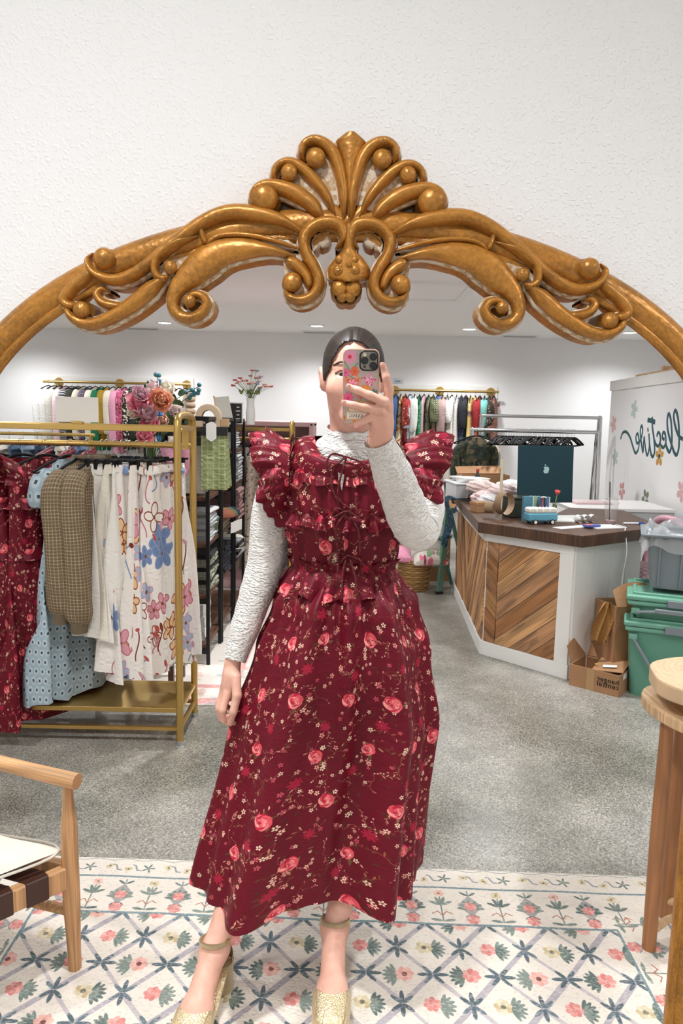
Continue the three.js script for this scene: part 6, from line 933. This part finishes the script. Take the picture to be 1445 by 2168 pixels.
  const mk = thing('sticker_pack', 'red and blue sticker pack on the counter edge', 'stickers', [1.53, Y + 0.0085, -4.3], 0.4); part('pack', box(0.1, 0.012, 0.05, 0, 0.006, 0, 0.002), mat(0x3f5aa8, 0.4), mk); part('label', box(0.045, 0.002, 0.048, -0.02, 0.013, 0), mat(0xc96a72, 0.5), mk);
  const pn = thing('marker_pen', 'white and blue marker pen at the counter end', 'pen', [1.86, Y, -4.5], 0.1); part('barrel', bar(V(-0.06, 0.007, 0), V(0.04, 0.007, 0), 0.007), mat(0xe2e4e8, 0.4), pn); part('cap', bar(V(0.04, 0.007, 0), V(0.075, 0.007, 0), 0.0078), mat(0x2f4fa0, 0.4), pn);
  const cw = sight(1322, 1118, -4.24), ce = sight(1312, 1285, -4.2); solo('charging_cable', [wire([[1.72, Y + 0.006, -4.42], [1.74, Y + 0.008, -4.3], [cw.x, Y + 0.002, -4.235], [cw.x + 0.006, 0.75, -4.2], [cw.x - 0.005, 0.6, -4.205], [ce.x, 0.45, -4.2]], 0.0035, 50, 6), rod(0.007, 0.03, ce.x, 0.42, -4.2)], mat(0xe2e0da, 0.5), 'white charging cable hanging down the counter side', 'cable');
  // blue and green garment draped over the far corner
  const gd = thing('draped_top', 'blue and green top draped over the far counter corner', 'garment', [0.97, Y, -5.75]); const gm = speckle('#1c3448', ['#2f5f58', '#18283a', '#3f6f8f'], 90, 20, 0.2);
  part('drape', skin((u, v) => { const y = v < 0.2 ? 0.016 : 0.016 - (v - 0.2) * 0.5; return [0.06 - Math.min(v, 0.2) * 0.7 - 0.02 * Math.sin(v * 8), y + (v < 0.2 ? 0.006 * Math.sin(u * 20) : 0), (u - 0.5) * lerp(0.2, 0.3, Math.sin(v * 3)) * (1 - 0.35 * v) + 0.012 * Math.sin(v * 14 + u * 5)].map((q, i) => i === 0 && v > 0.2 ? q - 0.02 - 0.02 * Math.sin(u * 16) * v : q); }, 36, 26, (u, v) => [u * 0.3, v * 0.5]), gm, gd); part('ruffle', skin((u, v) => [0.05 + 0.03 * Math.sin(u * 12), 0.02 + v * 0.03 + 0.01 * Math.sin(u * 20), (u - 0.5) * 0.24], 20, 3), speckle('#d8c8c4', ['#c98a94', '#2c3a48'], 60, 10), gd);
}
// ---------------------------------------------------------------- behind and beside the counter
{
  const d = thing('white_desk', 'white desk with grey apron behind the plastic cup', 'desk', [2.15, 0, -5.68]); part('top', box(0.8, 0.025, 0.62, 0, 0.86, 0, 0.003), mat(0xe8e6e4, 0.4), d); part('apron', box(0.78, 0.1, 0.02, 0, 0.8, 0.29), mat(0xb9bbbc, 0.5), d); for (const [x, z] of [[-0.37, -0.28], [0.37, -0.28], [-0.37, 0.28], [0.37, 0.28]]) part('leg', beam(V(x, 0, z), V(x * 0.96, 0.85, z * 0.96), 0.03, 0.03), M.steel, d);
  const lp = thing('laptop', 'closed pale pink laptop on the white desk', 'laptop', [2.0, 0.8725, -5.72], 0.1); part('shell', box(0.3, 0.016, 0.21, 0, 0.008, 0, 0.004), mat(0xd8bcbc, 0.35), lp); part('hinge', bar(V(-0.13, 0.008, -0.106), V(0.13, 0.008, -0.106), 0.005), M.steel, lp);
  // chrome garment racks
  const rack = (label, x0, x1, z, h, dz) => { const t = thing('chrome_rack', label, 'clothes rack', [(x0 + x1) / 2, 0, z], 0, null, true); for (const x of [x0, x1]) { for (const q of [-1, 1]) part('post', bar(V(x + 0.0, 0.06, z + q * dz), V(x, h, z + q * 0.02), 0.0155), M.chrome, t); part('foot_bar', bar(V(x, 0.06, z - dz), V(x, 0.06, z + dz), 0.0155), M.chrome, t); for (const q of [-1, 1]) part('castor', ball(0.03, x, 0.03, z + q * dz, 0.6, 1, 1), M.black, t); } for (const q of [-1, 1]) part('top_rail', bar(V(x0, h, z + q * 0.02), V(x1, h, z + q * 0.02), 0.016), M.chrome, t); part('collar', ball(0.024, x1, h, z), M.chrome, t); part('collar', ball(0.024, x0, h, z), M.chrome, t); return t; };
  rack('taller chrome garment rack behind the computer', 1.36, 2.52, -7.05, 1.57, 0.13);
  rack('lower chrome garment rack holding black hangers', 1.15, 2.27, -6.38, 1.435, 0.12);
  const hg = join([hangerGeo, hookGeo]);
  for (let k = 0; k < 46; k++) { const m = new THREE.Group(); const x = 1.38 + k * 0.0152 + rr(-0.003, 0.003); m.name = numbered('velvet_hanger'); m.position.set(x, 1.454, -6.38); m.rotation.y = rad(52 + rr(-14, 14)); m.userData = { label: 'black velvet hanger in the row on the lower chrome rack', category: 'hanger', group: 'black hangers on the chrome rack' }; scene.add(m); part('hook', hookGeo, M.steel, m); part('frame', hangerGeo, M.hanger, m); }
  const camoM = speckle('#2f3a2c', ['#4f4a34', '#1c2620', '#6a5a44', '#23332c'], 90, 30, 0.4);
  garment('shirt', camoM, { w: 0.15, len: 0.58, thick: 0.035, amp: 0.008, slen: 0.5, sr: 0.05, name: 'camouflage_shirt' }, [1.17, 1.454, -6.3], rad(12), 'dark camouflage shirt on the end of the lower chrome rack', 'shirt');
  garment('shirt', cloth(0xcbb6a4), { w: 0.15, len: 0.6, thick: 0.03, slen: 0.5, sr: 0.05 }, [1.225, 1.454, -6.45], rad(16), 'beige shirt behind the dark camouflage shirt', 'shirt');
  // wicker basket, cushions, step ladder, carton
  const b = thing('wicker_basket', 'round wicker basket of cushions on the floor by the counter', 'basket', [0.665, 0, -6.28]); const wm = [mat(0xb08a58, 0.85), mat(0x9c7646, 0.85)]; const n = 14; for (let k = 0; k < n; k++) { const y = 0.01 + k * 0.0205, r = 0.135 * (0.9 + 0.12 * Math.sin(k / n * 2.6)); part('woven_row', wire(Array.from({ length: 40 }, (_, i) => { const a = i / 40 * 6.283, q = r + 0.005 * Math.sin(a * 10 + k * Math.PI); return V(Math.cos(a) * q, y, Math.sin(a) * q); }), 0.0125, 80, 6, true), wm[k % 2], b); } part('base', rod(0.12, 0.01, 0, 0, 0, 32), wm[1], b);
  const cushion = (l, x, y, z, w, h, d, m, rot) => { const t = thing('cushion', l, 'cushion', [x, y, z]); t.rotation.set(...rot); const f = (s) => skin((u, v) => { const e = Math.pow(Math.sin(u * Math.PI) * Math.sin(v * Math.PI), 0.4); return [(u - 0.5) * w, (v - 0.5) * h, s * d * 0.5 * e]; }, 20, 20, (u, v) => [u * w, v * h]); part('cover', [f(1), f(-1)], m, t); part('piping', wire([[-w / 2, -h / 2, 0], [0, -h / 2, 0], [w / 2, -h / 2, 0], [w / 2, 0, 0], [w / 2, h / 2, 0], [0, h / 2, 0], [-w / 2, h / 2, 0], [-w / 2, 0, 0]], 0.004, 50, 6, true), m, t); };
  cushion('white cushion with a daisy outline above the wicker basket', 0.77, 0.45, -6.26, 0.32, 0.3, 0.16, pat(256, 256, (c, w, h) => { c.fillStyle = '#e2ddd4'; c.fillRect(0, 0, w, h); c.strokeStyle = '#8a8a84'; c.lineWidth = 4; for (let k = 0; k < 6; k++) { c.beginPath(); c.ellipse(128 + Math.cos(k * 1.05) * 40, 128 + Math.sin(k * 1.05) * 40, 26, 18, k * 1.05, 0, 7); c.stroke(); } c.fillStyle = '#d9a24a'; c.beginPath(); c.ellipse(128, 128, 20, 20, 0, 0, 7); c.fill(); }, 0.3, 0.3), [-0.6, 0, 0.1]);
  cushion('flowered pink cushion under the daisy cushion', 0.79, 0.325, -6.2, 0.3, 0.24, 0.14, speckle('#e0d4cc', ['#d9748c', '#d94a4a', '#8fae84', '#b03a6a'], 40, 30, 0.3), [-1.0, 0, 0.05]);
  cushion('plain pink cushion lying in the wicker basket', 0.6, 0.31, -6.26, 0.24, 0.24, 0.11, cloth(0xd98fa8), [-1.2, 0.2, 0]);
  const L = thing('step_ladder', 'green folding step ladder between the basket and the counter', 'ladder', [0.925, 0, -6.13], rad(-62)); const gm = mat(0x5c8274, 0.45);
  for (const x of [-0.25, 0]) { part('rail', beam(V(x, 0, 0.06), V(x, 0.75, 0.0), 0.03, 0.055, 0.004), gm, L); part('rear_leg', beam(V(x, 0, -0.26), V(x, 0.75, -0.02), 0.022, 0.03, 0.003), gm, L); part('rubber_foot', box(0.036, 0.025, 0.06, x, 0.0125, 0.06, 0.003), M.black, L); } for (const [y, z] of [[0.25, 0.02], [0.5, 0.0], [0.74, -0.02]]) part('tread', box(0.25, 0.03, 0.11, -0.125, y, z, 0.004), gm, L);
  const k = thing('carton', 'tall open brown carton standing behind the step ladder', 'box', [0.8, 0, -6.75], rad(8)); part('wall', [box(0.42, 0.66, 0.006, 0, 0.33, 0.17), box(0.42, 0.66, 0.006, 0, 0.33, -0.17), box(0.006, 0.66, 0.34, -0.21, 0.33, 0), box(0.006, 0.66, 0.34, 0.21, 0.33, 0)], cardM, k); part('flap', box(0.42, 0.19, 0.005, 0, 0.74, -0.2, 0, [-0.35, 0, 0]), cardM, k); part('flap', box(0.005, 0.16, 0.34, 0.25, 0.72, 0, 0, [0, 0, -0.5]), cardM, k);
}
// ---------------------------------------------------------------- cartons, totes and bin by the right edge
{
  const open = (name, label, c, turn, w, h, d, flaps) => { const t = thing(name, label, 'box', c, turn); part('front', box(w, h, 0.005, 0, h / 2, d / 2), cardM, t); part('back', box(w, h, 0.005, 0, h / 2, -d / 2), cardM, t); for (const s of [-1, 1]) part('side', box(0.005, h, d, s * w / 2, h / 2, 0), cardM, t); part('bottom', box(w, 0.004, d, 0, 0.002, 0), cardM, t); flaps(t); return t; };
  const e = V(1.345, 0, -3.97), f = V(1.56, 0, -3.79); const mid = e.clone().add(f).multiplyScalar(0.5), turn = Math.atan2(-(f.z - e.z), f.x - e.x), nrm = V(Math.sin(turn), 0, Math.cos(turn)), W = e.distanceTo(f);
  const bx = open('shipping_carton', 'low open shipping carton with black printed words on the floor', [mid.x - nrm.x * 0.12, 0, mid.z - nrm.z * 0.12], turn, W, 0.125, 0.24, (t) => {
    part('flap', box(W, 0.2, 0.004, 0, 0.2, -0.16, 0, [-0.45, 0, 0]), cardM, t); part('flap', box(0.004, 0.15, 0.24, -W / 2 - 0.015, 0.185, -0.02, 0, [0.25, 0, 0.2]), cardM, t); part('flap', box(0.17, 0.004, 0.22, 0.055, 0.135, 0.0, 0, [0.06, 0.1, 0.1]), cardM, t); part('packing_tape', box(0.045, 0.121, 0.006, -0.02, 0.0615, 0.1205), mat(0xb08c62, 0.35), t);
    const tx = (s, y) => { const g = clean(new TextGeometry(s, { font, size: 0.026, depth: 0.001, curveSegments: 3 })); g.computeBoundingBox(); g.translate(-g.boundingBox.max.x, 0, 0); return flipX(g).translate(0.02, y, 0.123); };
    part('printed_words', tx('hanger', 0.068), M.black, t); part('printed_words', tx('central', 0.04), M.black, t);
    part('shipping_label', box(0.075, 0.002, 0.035, 0.06, 0.1425, 0.05, 0, [0.06, 0.3, 0.1]), mat(0xe4e4e2, 0.6), t); part('side_label', box(0.003, 0.03, 0.05, W / 2 + 0.002, 0.1, 0.04), mat(0xe4e4e2, 0.6), t); part('sticker', box(0.018, 0.002, 0.014, -0.015, 0.1385, 0.055), mat(0xd9a83a, 0.6), t);
  });
  open('tall_carton', 'tall brown carton with a rust cloth over its corner beside the counter', [1.7, 0, -4.1], rad(14), 0.28, 0.47, 0.2, (t) => { part('flap', skin((u, v) => [(u - 0.5) * 0.28, 0.47 + v * 0.13 * (1 - 0.35 * (2 * u - 1) ** 2), 0.1 - 0.05 * v], 14, 5), cardM, t); part('packing_tape', box(0.05, 0.07, 0.006, 0.07, 0.4, 0.101), mat(0xc2a470, 0.35), t); part('packing_tape', box(0.06, 0.06, 0.006, 0.05, 0.25, 0.101), mat(0xc2a470, 0.35), t); });
  { const t = thing('rust_cloth', 'rust coloured ribbed cloth hung on the tall carton', 'cloth', [1.545, 0.24, -4.03]); part('cloth', skin((u, v) => [(u - 0.5) * lerp(0.04, 0.13, Math.sin(v * 2.6)) - 0.03 * v, 0.25 - v * 0.24 + 0.012 * Math.sin(u * 8) * v, 0.03 + 0.016 * Math.sin(u * 14 + v * 4)], 30, 18, (u, v) => [u * 0.2, v * 0.3]), cloth(0xa5763f), t); part('hem', wire([[-0.08, 0.012, 0.03], [-0.04, 0.0, 0.035], [0.01, 0.016, 0.03]], 0.005, 12, 5), cloth(0x966a36), t); }
  // nested green totes and the grey bin on top
  const gm = mat(0x5f9480, 0.42), gl = mat(0x6fa690, 0.4), gr = mat(0x7d858b, 0.45);
  const tote = (label, y, h, s, x, z, tn) => {
    const t = thing('storage_tote', label, 'storage box', [x, y, z], tn, 'green storage totes'); const w = 0.56 * s, d = 0.42 * s;
    part('tub', skin((u, v) => { const a = u * 6.2832, c = Math.cos(a), q = Math.sin(a), k = 0.22; const sx = Math.sign(c) * Math.pow(Math.abs(c), k), sz = Math.sign(q) * Math.pow(Math.abs(q), k), r = lerp(0.9, 1, v); return [sx * w / 2 * r, v * h, sz * d / 2 * r]; }, 96, 4, undefined, true), gm, t); part('floor', box(w * 0.86, 0.006, d * 0.86, 0, 0.004, 0), gm, t);
    part('rim', [box(w + 0.03, 0.028, d + 0.03, 0, h - 0.012, 0, 0.012)], gl, t);
    const lid = part('lid', [box(w + 0.045, 0.03, d + 0.045, 0, h + 0.018, 0, 0.012)], gl, t); for (const q of [-1, 1]) { part('lid_ridge', box(w - 0.03, 0.016, 0.02, 0, h + 0.038, q * (d / 2 - 0.02), 0.006), gl, lid); part('lid_ridge', box(0.02, 0.016, d - 0.03, q * (w / 2 - 0.02), h + 0.038, 0, 0.006), gl, lid); }
    part('latch', box(0.15, 0.04, 0.018, -0.02, h + 0.004, d / 2 + 0.03, 0.005), gr, t);
    const hx = w / 2 - 0.03; part('handle', [beam(V(-hx, h - 0.06, d / 2 + 0.012), V(-hx + 0.1, h * 0.45 + 0.01, d / 2 + 0.034), 0.024, 0.014, 0.004), beam(V(-hx + 0.095, h * 0.45 + 0.015, d / 2 + 0.036), V(hx - 0.095, h * 0.45 + 0.015, d / 2 + 0.036), 0.02, 0.026, 0.006), beam(V(hx, h - 0.06, d / 2 + 0.012), V(hx - 0.1, h * 0.45 + 0.01, d / 2 + 0.034), 0.024, 0.014, 0.004)], gr, t);
    for (const q of [-1, 1]) part('hinge_lug', box(0.045, 0.03, 0.03, q * hx, h - 0.055, d / 2 + 0.008, 0.006), gl, t);
    return t;
  };
  const tn = rad(-22);
  const t1 = tote('lower green lidded storage tote by the right edge', 0, 0.4, 1, 1.94, -3.92, tn); tote('upper green lidded storage tote carrying the grey bin', 0.446, 0.1, 1, 1.945, -3.925, tn);
  part('paper_label', box(0.17, 0.1, 0.002, 0.03, 0.13, 0.21 * 0.96 + 0.006, 0, [-0.05, 0, 0]), mat(0xdcdcda, 0.7), t1);
  part('handwriting', wire([[0.085, 0.15, 0.219], [0.07, 0.165, 0.219], [0.06, 0.145, 0.219], [0.05, 0.16, 0.219], [0.03, 0.145, 0.219], [0.02, 0.162, 0.219], [0.0, 0.146, 0.219], [-0.01, 0.16, 0.219], [-0.03, 0.148, 0.219]], 0.0015, 60, 5), M.black, t1);
  const g = thing('grey_bin', 'grey plastic bin lined with a clear bag on the green totes', 'bin', [1.97, 0.607, -3.95], tn); const bw = 0.46, bd = 0.36, bh = 0.3;
  part('tub', skin((u, v) => { const a = u * 6.2832, c = Math.cos(a), q = Math.sin(a), k = 0.24, r = lerp(0.86, 1, v) * (v > 0.88 ? 1.06 : 1); return [Math.sign(c) * Math.pow(Math.abs(c), k) * bw / 2 * r, v * bh, Math.sign(q) * Math.pow(Math.abs(q), k) * bd / 2 * r]; }, 96, 16, undefined, true), gr, g); part('floor', box(bw * 0.8, 0.006, bd * 0.8, 0, 0.005, 0), gr, g);
  part('rim', [box(bw + 0.07, 0.016, 0.03, 0, bh, bd / 2 + 0.02, 0.006), box(bw + 0.07, 0.016, 0.03, 0, bh, -bd / 2 - 0.02, 0.006), box(0.03, 0.016, bd + 0.05, -bw / 2 - 0.02, bh, 0, 0.006), box(0.03, 0.016, bd + 0.05, bw / 2 + 0.02, bh, 0, 0.006)], gr, g);
  for (const x of [-0.16, -0.05, 0.06, 0.17]) part('rib', box(0.012, 0.24, 0.012, x, 0.13, bd / 2 * 0.94, 0.003, [0.09, 0, 0]), gr, g);
  part('bag_liner', skin((u, v) => { const a = u * 6.2832, w = 0.014 * Math.sin(a * 11 + v * 4) + 0.009 * Math.sin(a * 23); const c = Math.cos(a), q = Math.sin(a), r = lerp(0.8, 1.16, v) + w * 2; return [Math.sign(c) * Math.pow(Math.abs(c), 0.4) * bw / 2 * r, v < 0.6 ? 0.2 + v * 0.23 : 0.338 + 0.02 * Math.sin(a * 7) - (v - 0.6) * 0.28, Math.sign(q) * Math.pow(Math.abs(q), 0.4) * bd / 2 * r]; }, 120, 10, undefined, true), phys(0xf2f4f6, 0.2, { transmission: 0.75, thickness: 0 }), g, 'clear crinkled bag');
  // pink chair
  const c = thing('pink_chair', 'pink scalloped chair with a gingham cushion behind the totes', 'chair', [2.08, 0, -4.78], rad(-72)); const pm = mat(0xd9a3b2, 0.4);
  part('back_frame', wire([[-0.15, 0.45, -0.15], [-0.17, 0.56, -0.16], [-0.14, 0.66, -0.17], [-0.16, 0.76, -0.175], [-0.1, 0.85, -0.18], [0, 0.87, -0.18], [0.1, 0.85, -0.18], [0.16, 0.76, -0.175], [0.14, 0.66, -0.17], [0.17, 0.56, -0.16], [0.15, 0.45, -0.15]], 0.026, 70, 12), pm, c); part('seat', box(0.4, 0.03, 0.38, 0, 0.44, 0.02, 0.012), pm, c); for (const [x, z] of [[-0.16, -0.14], [0.16, -0.14], [-0.17, 0.18], [0.17, 0.18]]) part('leg', bar(V(x, 0, z), V(x * 0.95, 0.43, z * 0.95), 0.014), pm, c);
  const cu = thing('gingham_cushion', 'pale pink gingham cushion lying on the pink chair', 'cushion', [2.06, 0.455, -4.72], rad(-72)); part('cover', [1, -1].map((s) => skin((u, v) => { const q = Math.pow(Math.sin(u * Math.PI) * Math.sin(v * Math.PI), 0.4); return [(u - 0.5) * 0.42, 0.065 + s * 0.065 * q, (v - 0.5) * 0.4]; }, 18, 18, (u, v) => [u * 0.4, v * 0.4])), check('#e6d3d6', '#d8a9b4', '#cf94a2', 3, 0.12), cu); part('piping', wire([[-0.21, 0.065, -0.2], [0.21, 0.065, -0.2], [0.21, 0.065, 0.2], [-0.21, 0.065, 0.2]], 0.004, 50, 6, true), cloth(0xd8a9b4), cu);
  const bg = thing('dark_bag', 'black cloth bag hanging beneath the pink chair seat', 'bag', [1.93, 0.1, -4.5], 0.2); part('bag', foldedCloth(0.16, 0.3, 0.12), cloth(0x14232a), bg); part('strap', wire([[-0.06, 0.28, 0], [-0.03, 0.36, 0], [0.03, 0.36, 0], [0.06, 0.28, 0]], 0.008, 16, 6), cloth(0x14232a), bg);
}
// ---------------------------------------------------------------- low partition with painted lettering and flowers
{
  const a = V(2.745, 0, -7.4), b = V(2.5, 0, -3.7), u = b.clone().sub(a).normalize(), L = a.distanceTo(b), n = V(u.z, 0, -u.x).multiplyScalar(-1); if (n.x > 0) n.multiplyScalar(-1);
  const m = new THREE.Matrix4().makeBasis(u, V(0, 1, 0), n.clone()).setPosition(a); // local: x along the wall, y up, z towards the shop
  const put = (g) => join(g).applyMatrix4(m);
  struct('wall_partition', put(box(L, 1.93, 0.12, L / 2, 0.965, -0.06)), M.wall);
  struct('trim_1', put(box(L + 0.02, 0.1, 0.15, L / 2 - 0.005, 1.9, -0.06, 0.004)), M.trimWhite);
  const lum = thing('timber_lengths', 'raw timber lengths lying on top of the partition wall', 'timber', [0, 0, 0], 0, null, true); part('plank', put(box(1.7, 0.022, 0.07, 1.5, 1.961, -0.05, 0.002)), M.ash, lum); part('plank', put(box(0.06, 0.03, 0.12, 1.35, 1.987, -0.06, 0.002)), M.ash, lum); lum.position.set(0, 0, 0);
  const inv = m.clone().invert();
  const onWall = (px, py) => { const o = V(0, 1.5, 0).applyMatrix4(inv), d = sight(px, py, -1).sub(V(0, 1.5, 0)).transformDirection(inv); const t = -o.z / d.z; return o.addScaledVector(d, t); };
  const ink = mat(0x22535c, 0.6), Q = (x, y) => [1280 + x * 0.166, 750 + y * 0.16605];
  const brush = (pts, r = 0.016) => { const g = wire(pts.map(([x, y]) => { const p = onWall(...Q(x, y)); return V(p.x, p.y, 0.002); }), r, pts.length * 8, 6).scale(1, 1, 0.12); return put(g); };
  const w = thing('wall_lettering', 'dark teal script lettering painted on the partition wall, reading backwards', 'lettering', [2.6, 1.3, -5.5], 0, null, true);
  part('letter_e', brush([[198, 1080], [225, 1005], [270, 990], [320, 1060], [360, 1190], [390, 1260], [425, 1210], [435, 1110], [415, 1010], [395, 1050], [405, 1130], [440, 1120]]), ink, w);
  part('letter_v', brush([[440, 1120], [465, 1060], [480, 960], [467, 910], [452, 960], [455, 1060], [485, 1250], [490, 1150], [500, 1050]]), ink, w);
  part('letter_i', brush([[500, 1050], [515, 1190], [540, 1290], [565, 1180], [560, 1010]]), ink, w); part('dot', brush([[545, 940], [552, 990]], 0.014), ink, w);
  part('letter_t', brush([[565, 1130], [590, 1280], [612, 1305], [632, 1240], [625, 1080], [605, 930], [602, 800]], 0.018), ink, w); part('letter_t_bar', brush([[545, 838], [595, 848], [640, 868]], 0.024), ink, w);
  part('letter_c', brush([[632, 1100], [650, 1150], [680, 1170], [705, 1110], [700, 1020], [675, 1000], [660, 1050]]), ink, w);
  part('letter_e', brush([[690, 1130], [715, 1165], [745, 1190], [775, 1130], [765, 1010], [740, 1000], [730, 1060], [760, 1090]]), ink, w);
  part('letter_l', brush([[770, 1130], [800, 1220], [825, 1245], [850, 1150], [850, 950], [830, 790], [808, 760], [795, 830], [800, 960], [845, 1140], [880, 1250]], 0.018), ink, w);
  part('letter_l', brush([[880, 1250], [912, 1285], [940, 1200], [945, 1000], [925, 780], [895, 715], [877, 770], [890, 890], [940, 1040], [994, 1085]], 0.018), ink, w);
  const bloomColors = { sage: 0xb9cccb, rose: 0xd9b0b0, pink: 0xd49a9a, olive: 0x7f8a72, gold: 0xc9974a };
  for (const [x, y, col, l, mid] of [[372, 705, 'sage', 'pale sage painted flower above the lettering', 0xcfc6c0], [110, 890, 'rose', 'dusty pink painted flower at the far end of the partition', 0xd9b4a8], [130, 1315, 'sage', 'pale sage painted flower below the lettering', 0xcfc6c0], [216, 1735, 'pink', 'rose pink painted flower above the white desk', 0xe6dcd8], [516, 1845, 'olive', 'olive painted flower low on the partition', 0xe2e4e0], [694, 1300, 'gold', 'mustard painted flower with dark heart under the lettering', 0x2c4a3c], [975, 1745, 'rose', 'pale pink painted flower at the right edge of the picture', 0xd9b4a8]]) {
    const c = onWall(...Q(x, y)); const t = thing('painted_flower', l, 'wall flower', [0, 0, 0], 0, null, true); const R = 0.056;
    for (let k = 0; k < 5; k++) { const an = k * 1.2566 + x; part('petal', put(clean(new THREE.CylinderGeometry(1, 1, 0.003, 18).rotateX(Math.PI / 2).scale(R * 0.6, R * 0.46, 1)).rotateZ(an).translate(c.x + Math.cos(an) * R, c.y + Math.sin(an) * R, 0.001)), mat(bloomColors[col], 0.7), t); }
    part('heart', put(clean(new THREE.CylinderGeometry(R * 0.34, R * 0.34, 0.005, 16).rotateX(Math.PI / 2)).translate(c.x, c.y, 0.0015)), mat(mid, 0.7), t);
    const wp = V(c.x, c.y, 0).applyMatrix4(m); t.children.forEach((q) => q.geometry.translate(-wp.x, -wp.y, -wp.z)); t.position.copy(wp);
  }
}
renderer.render(scene, camera);
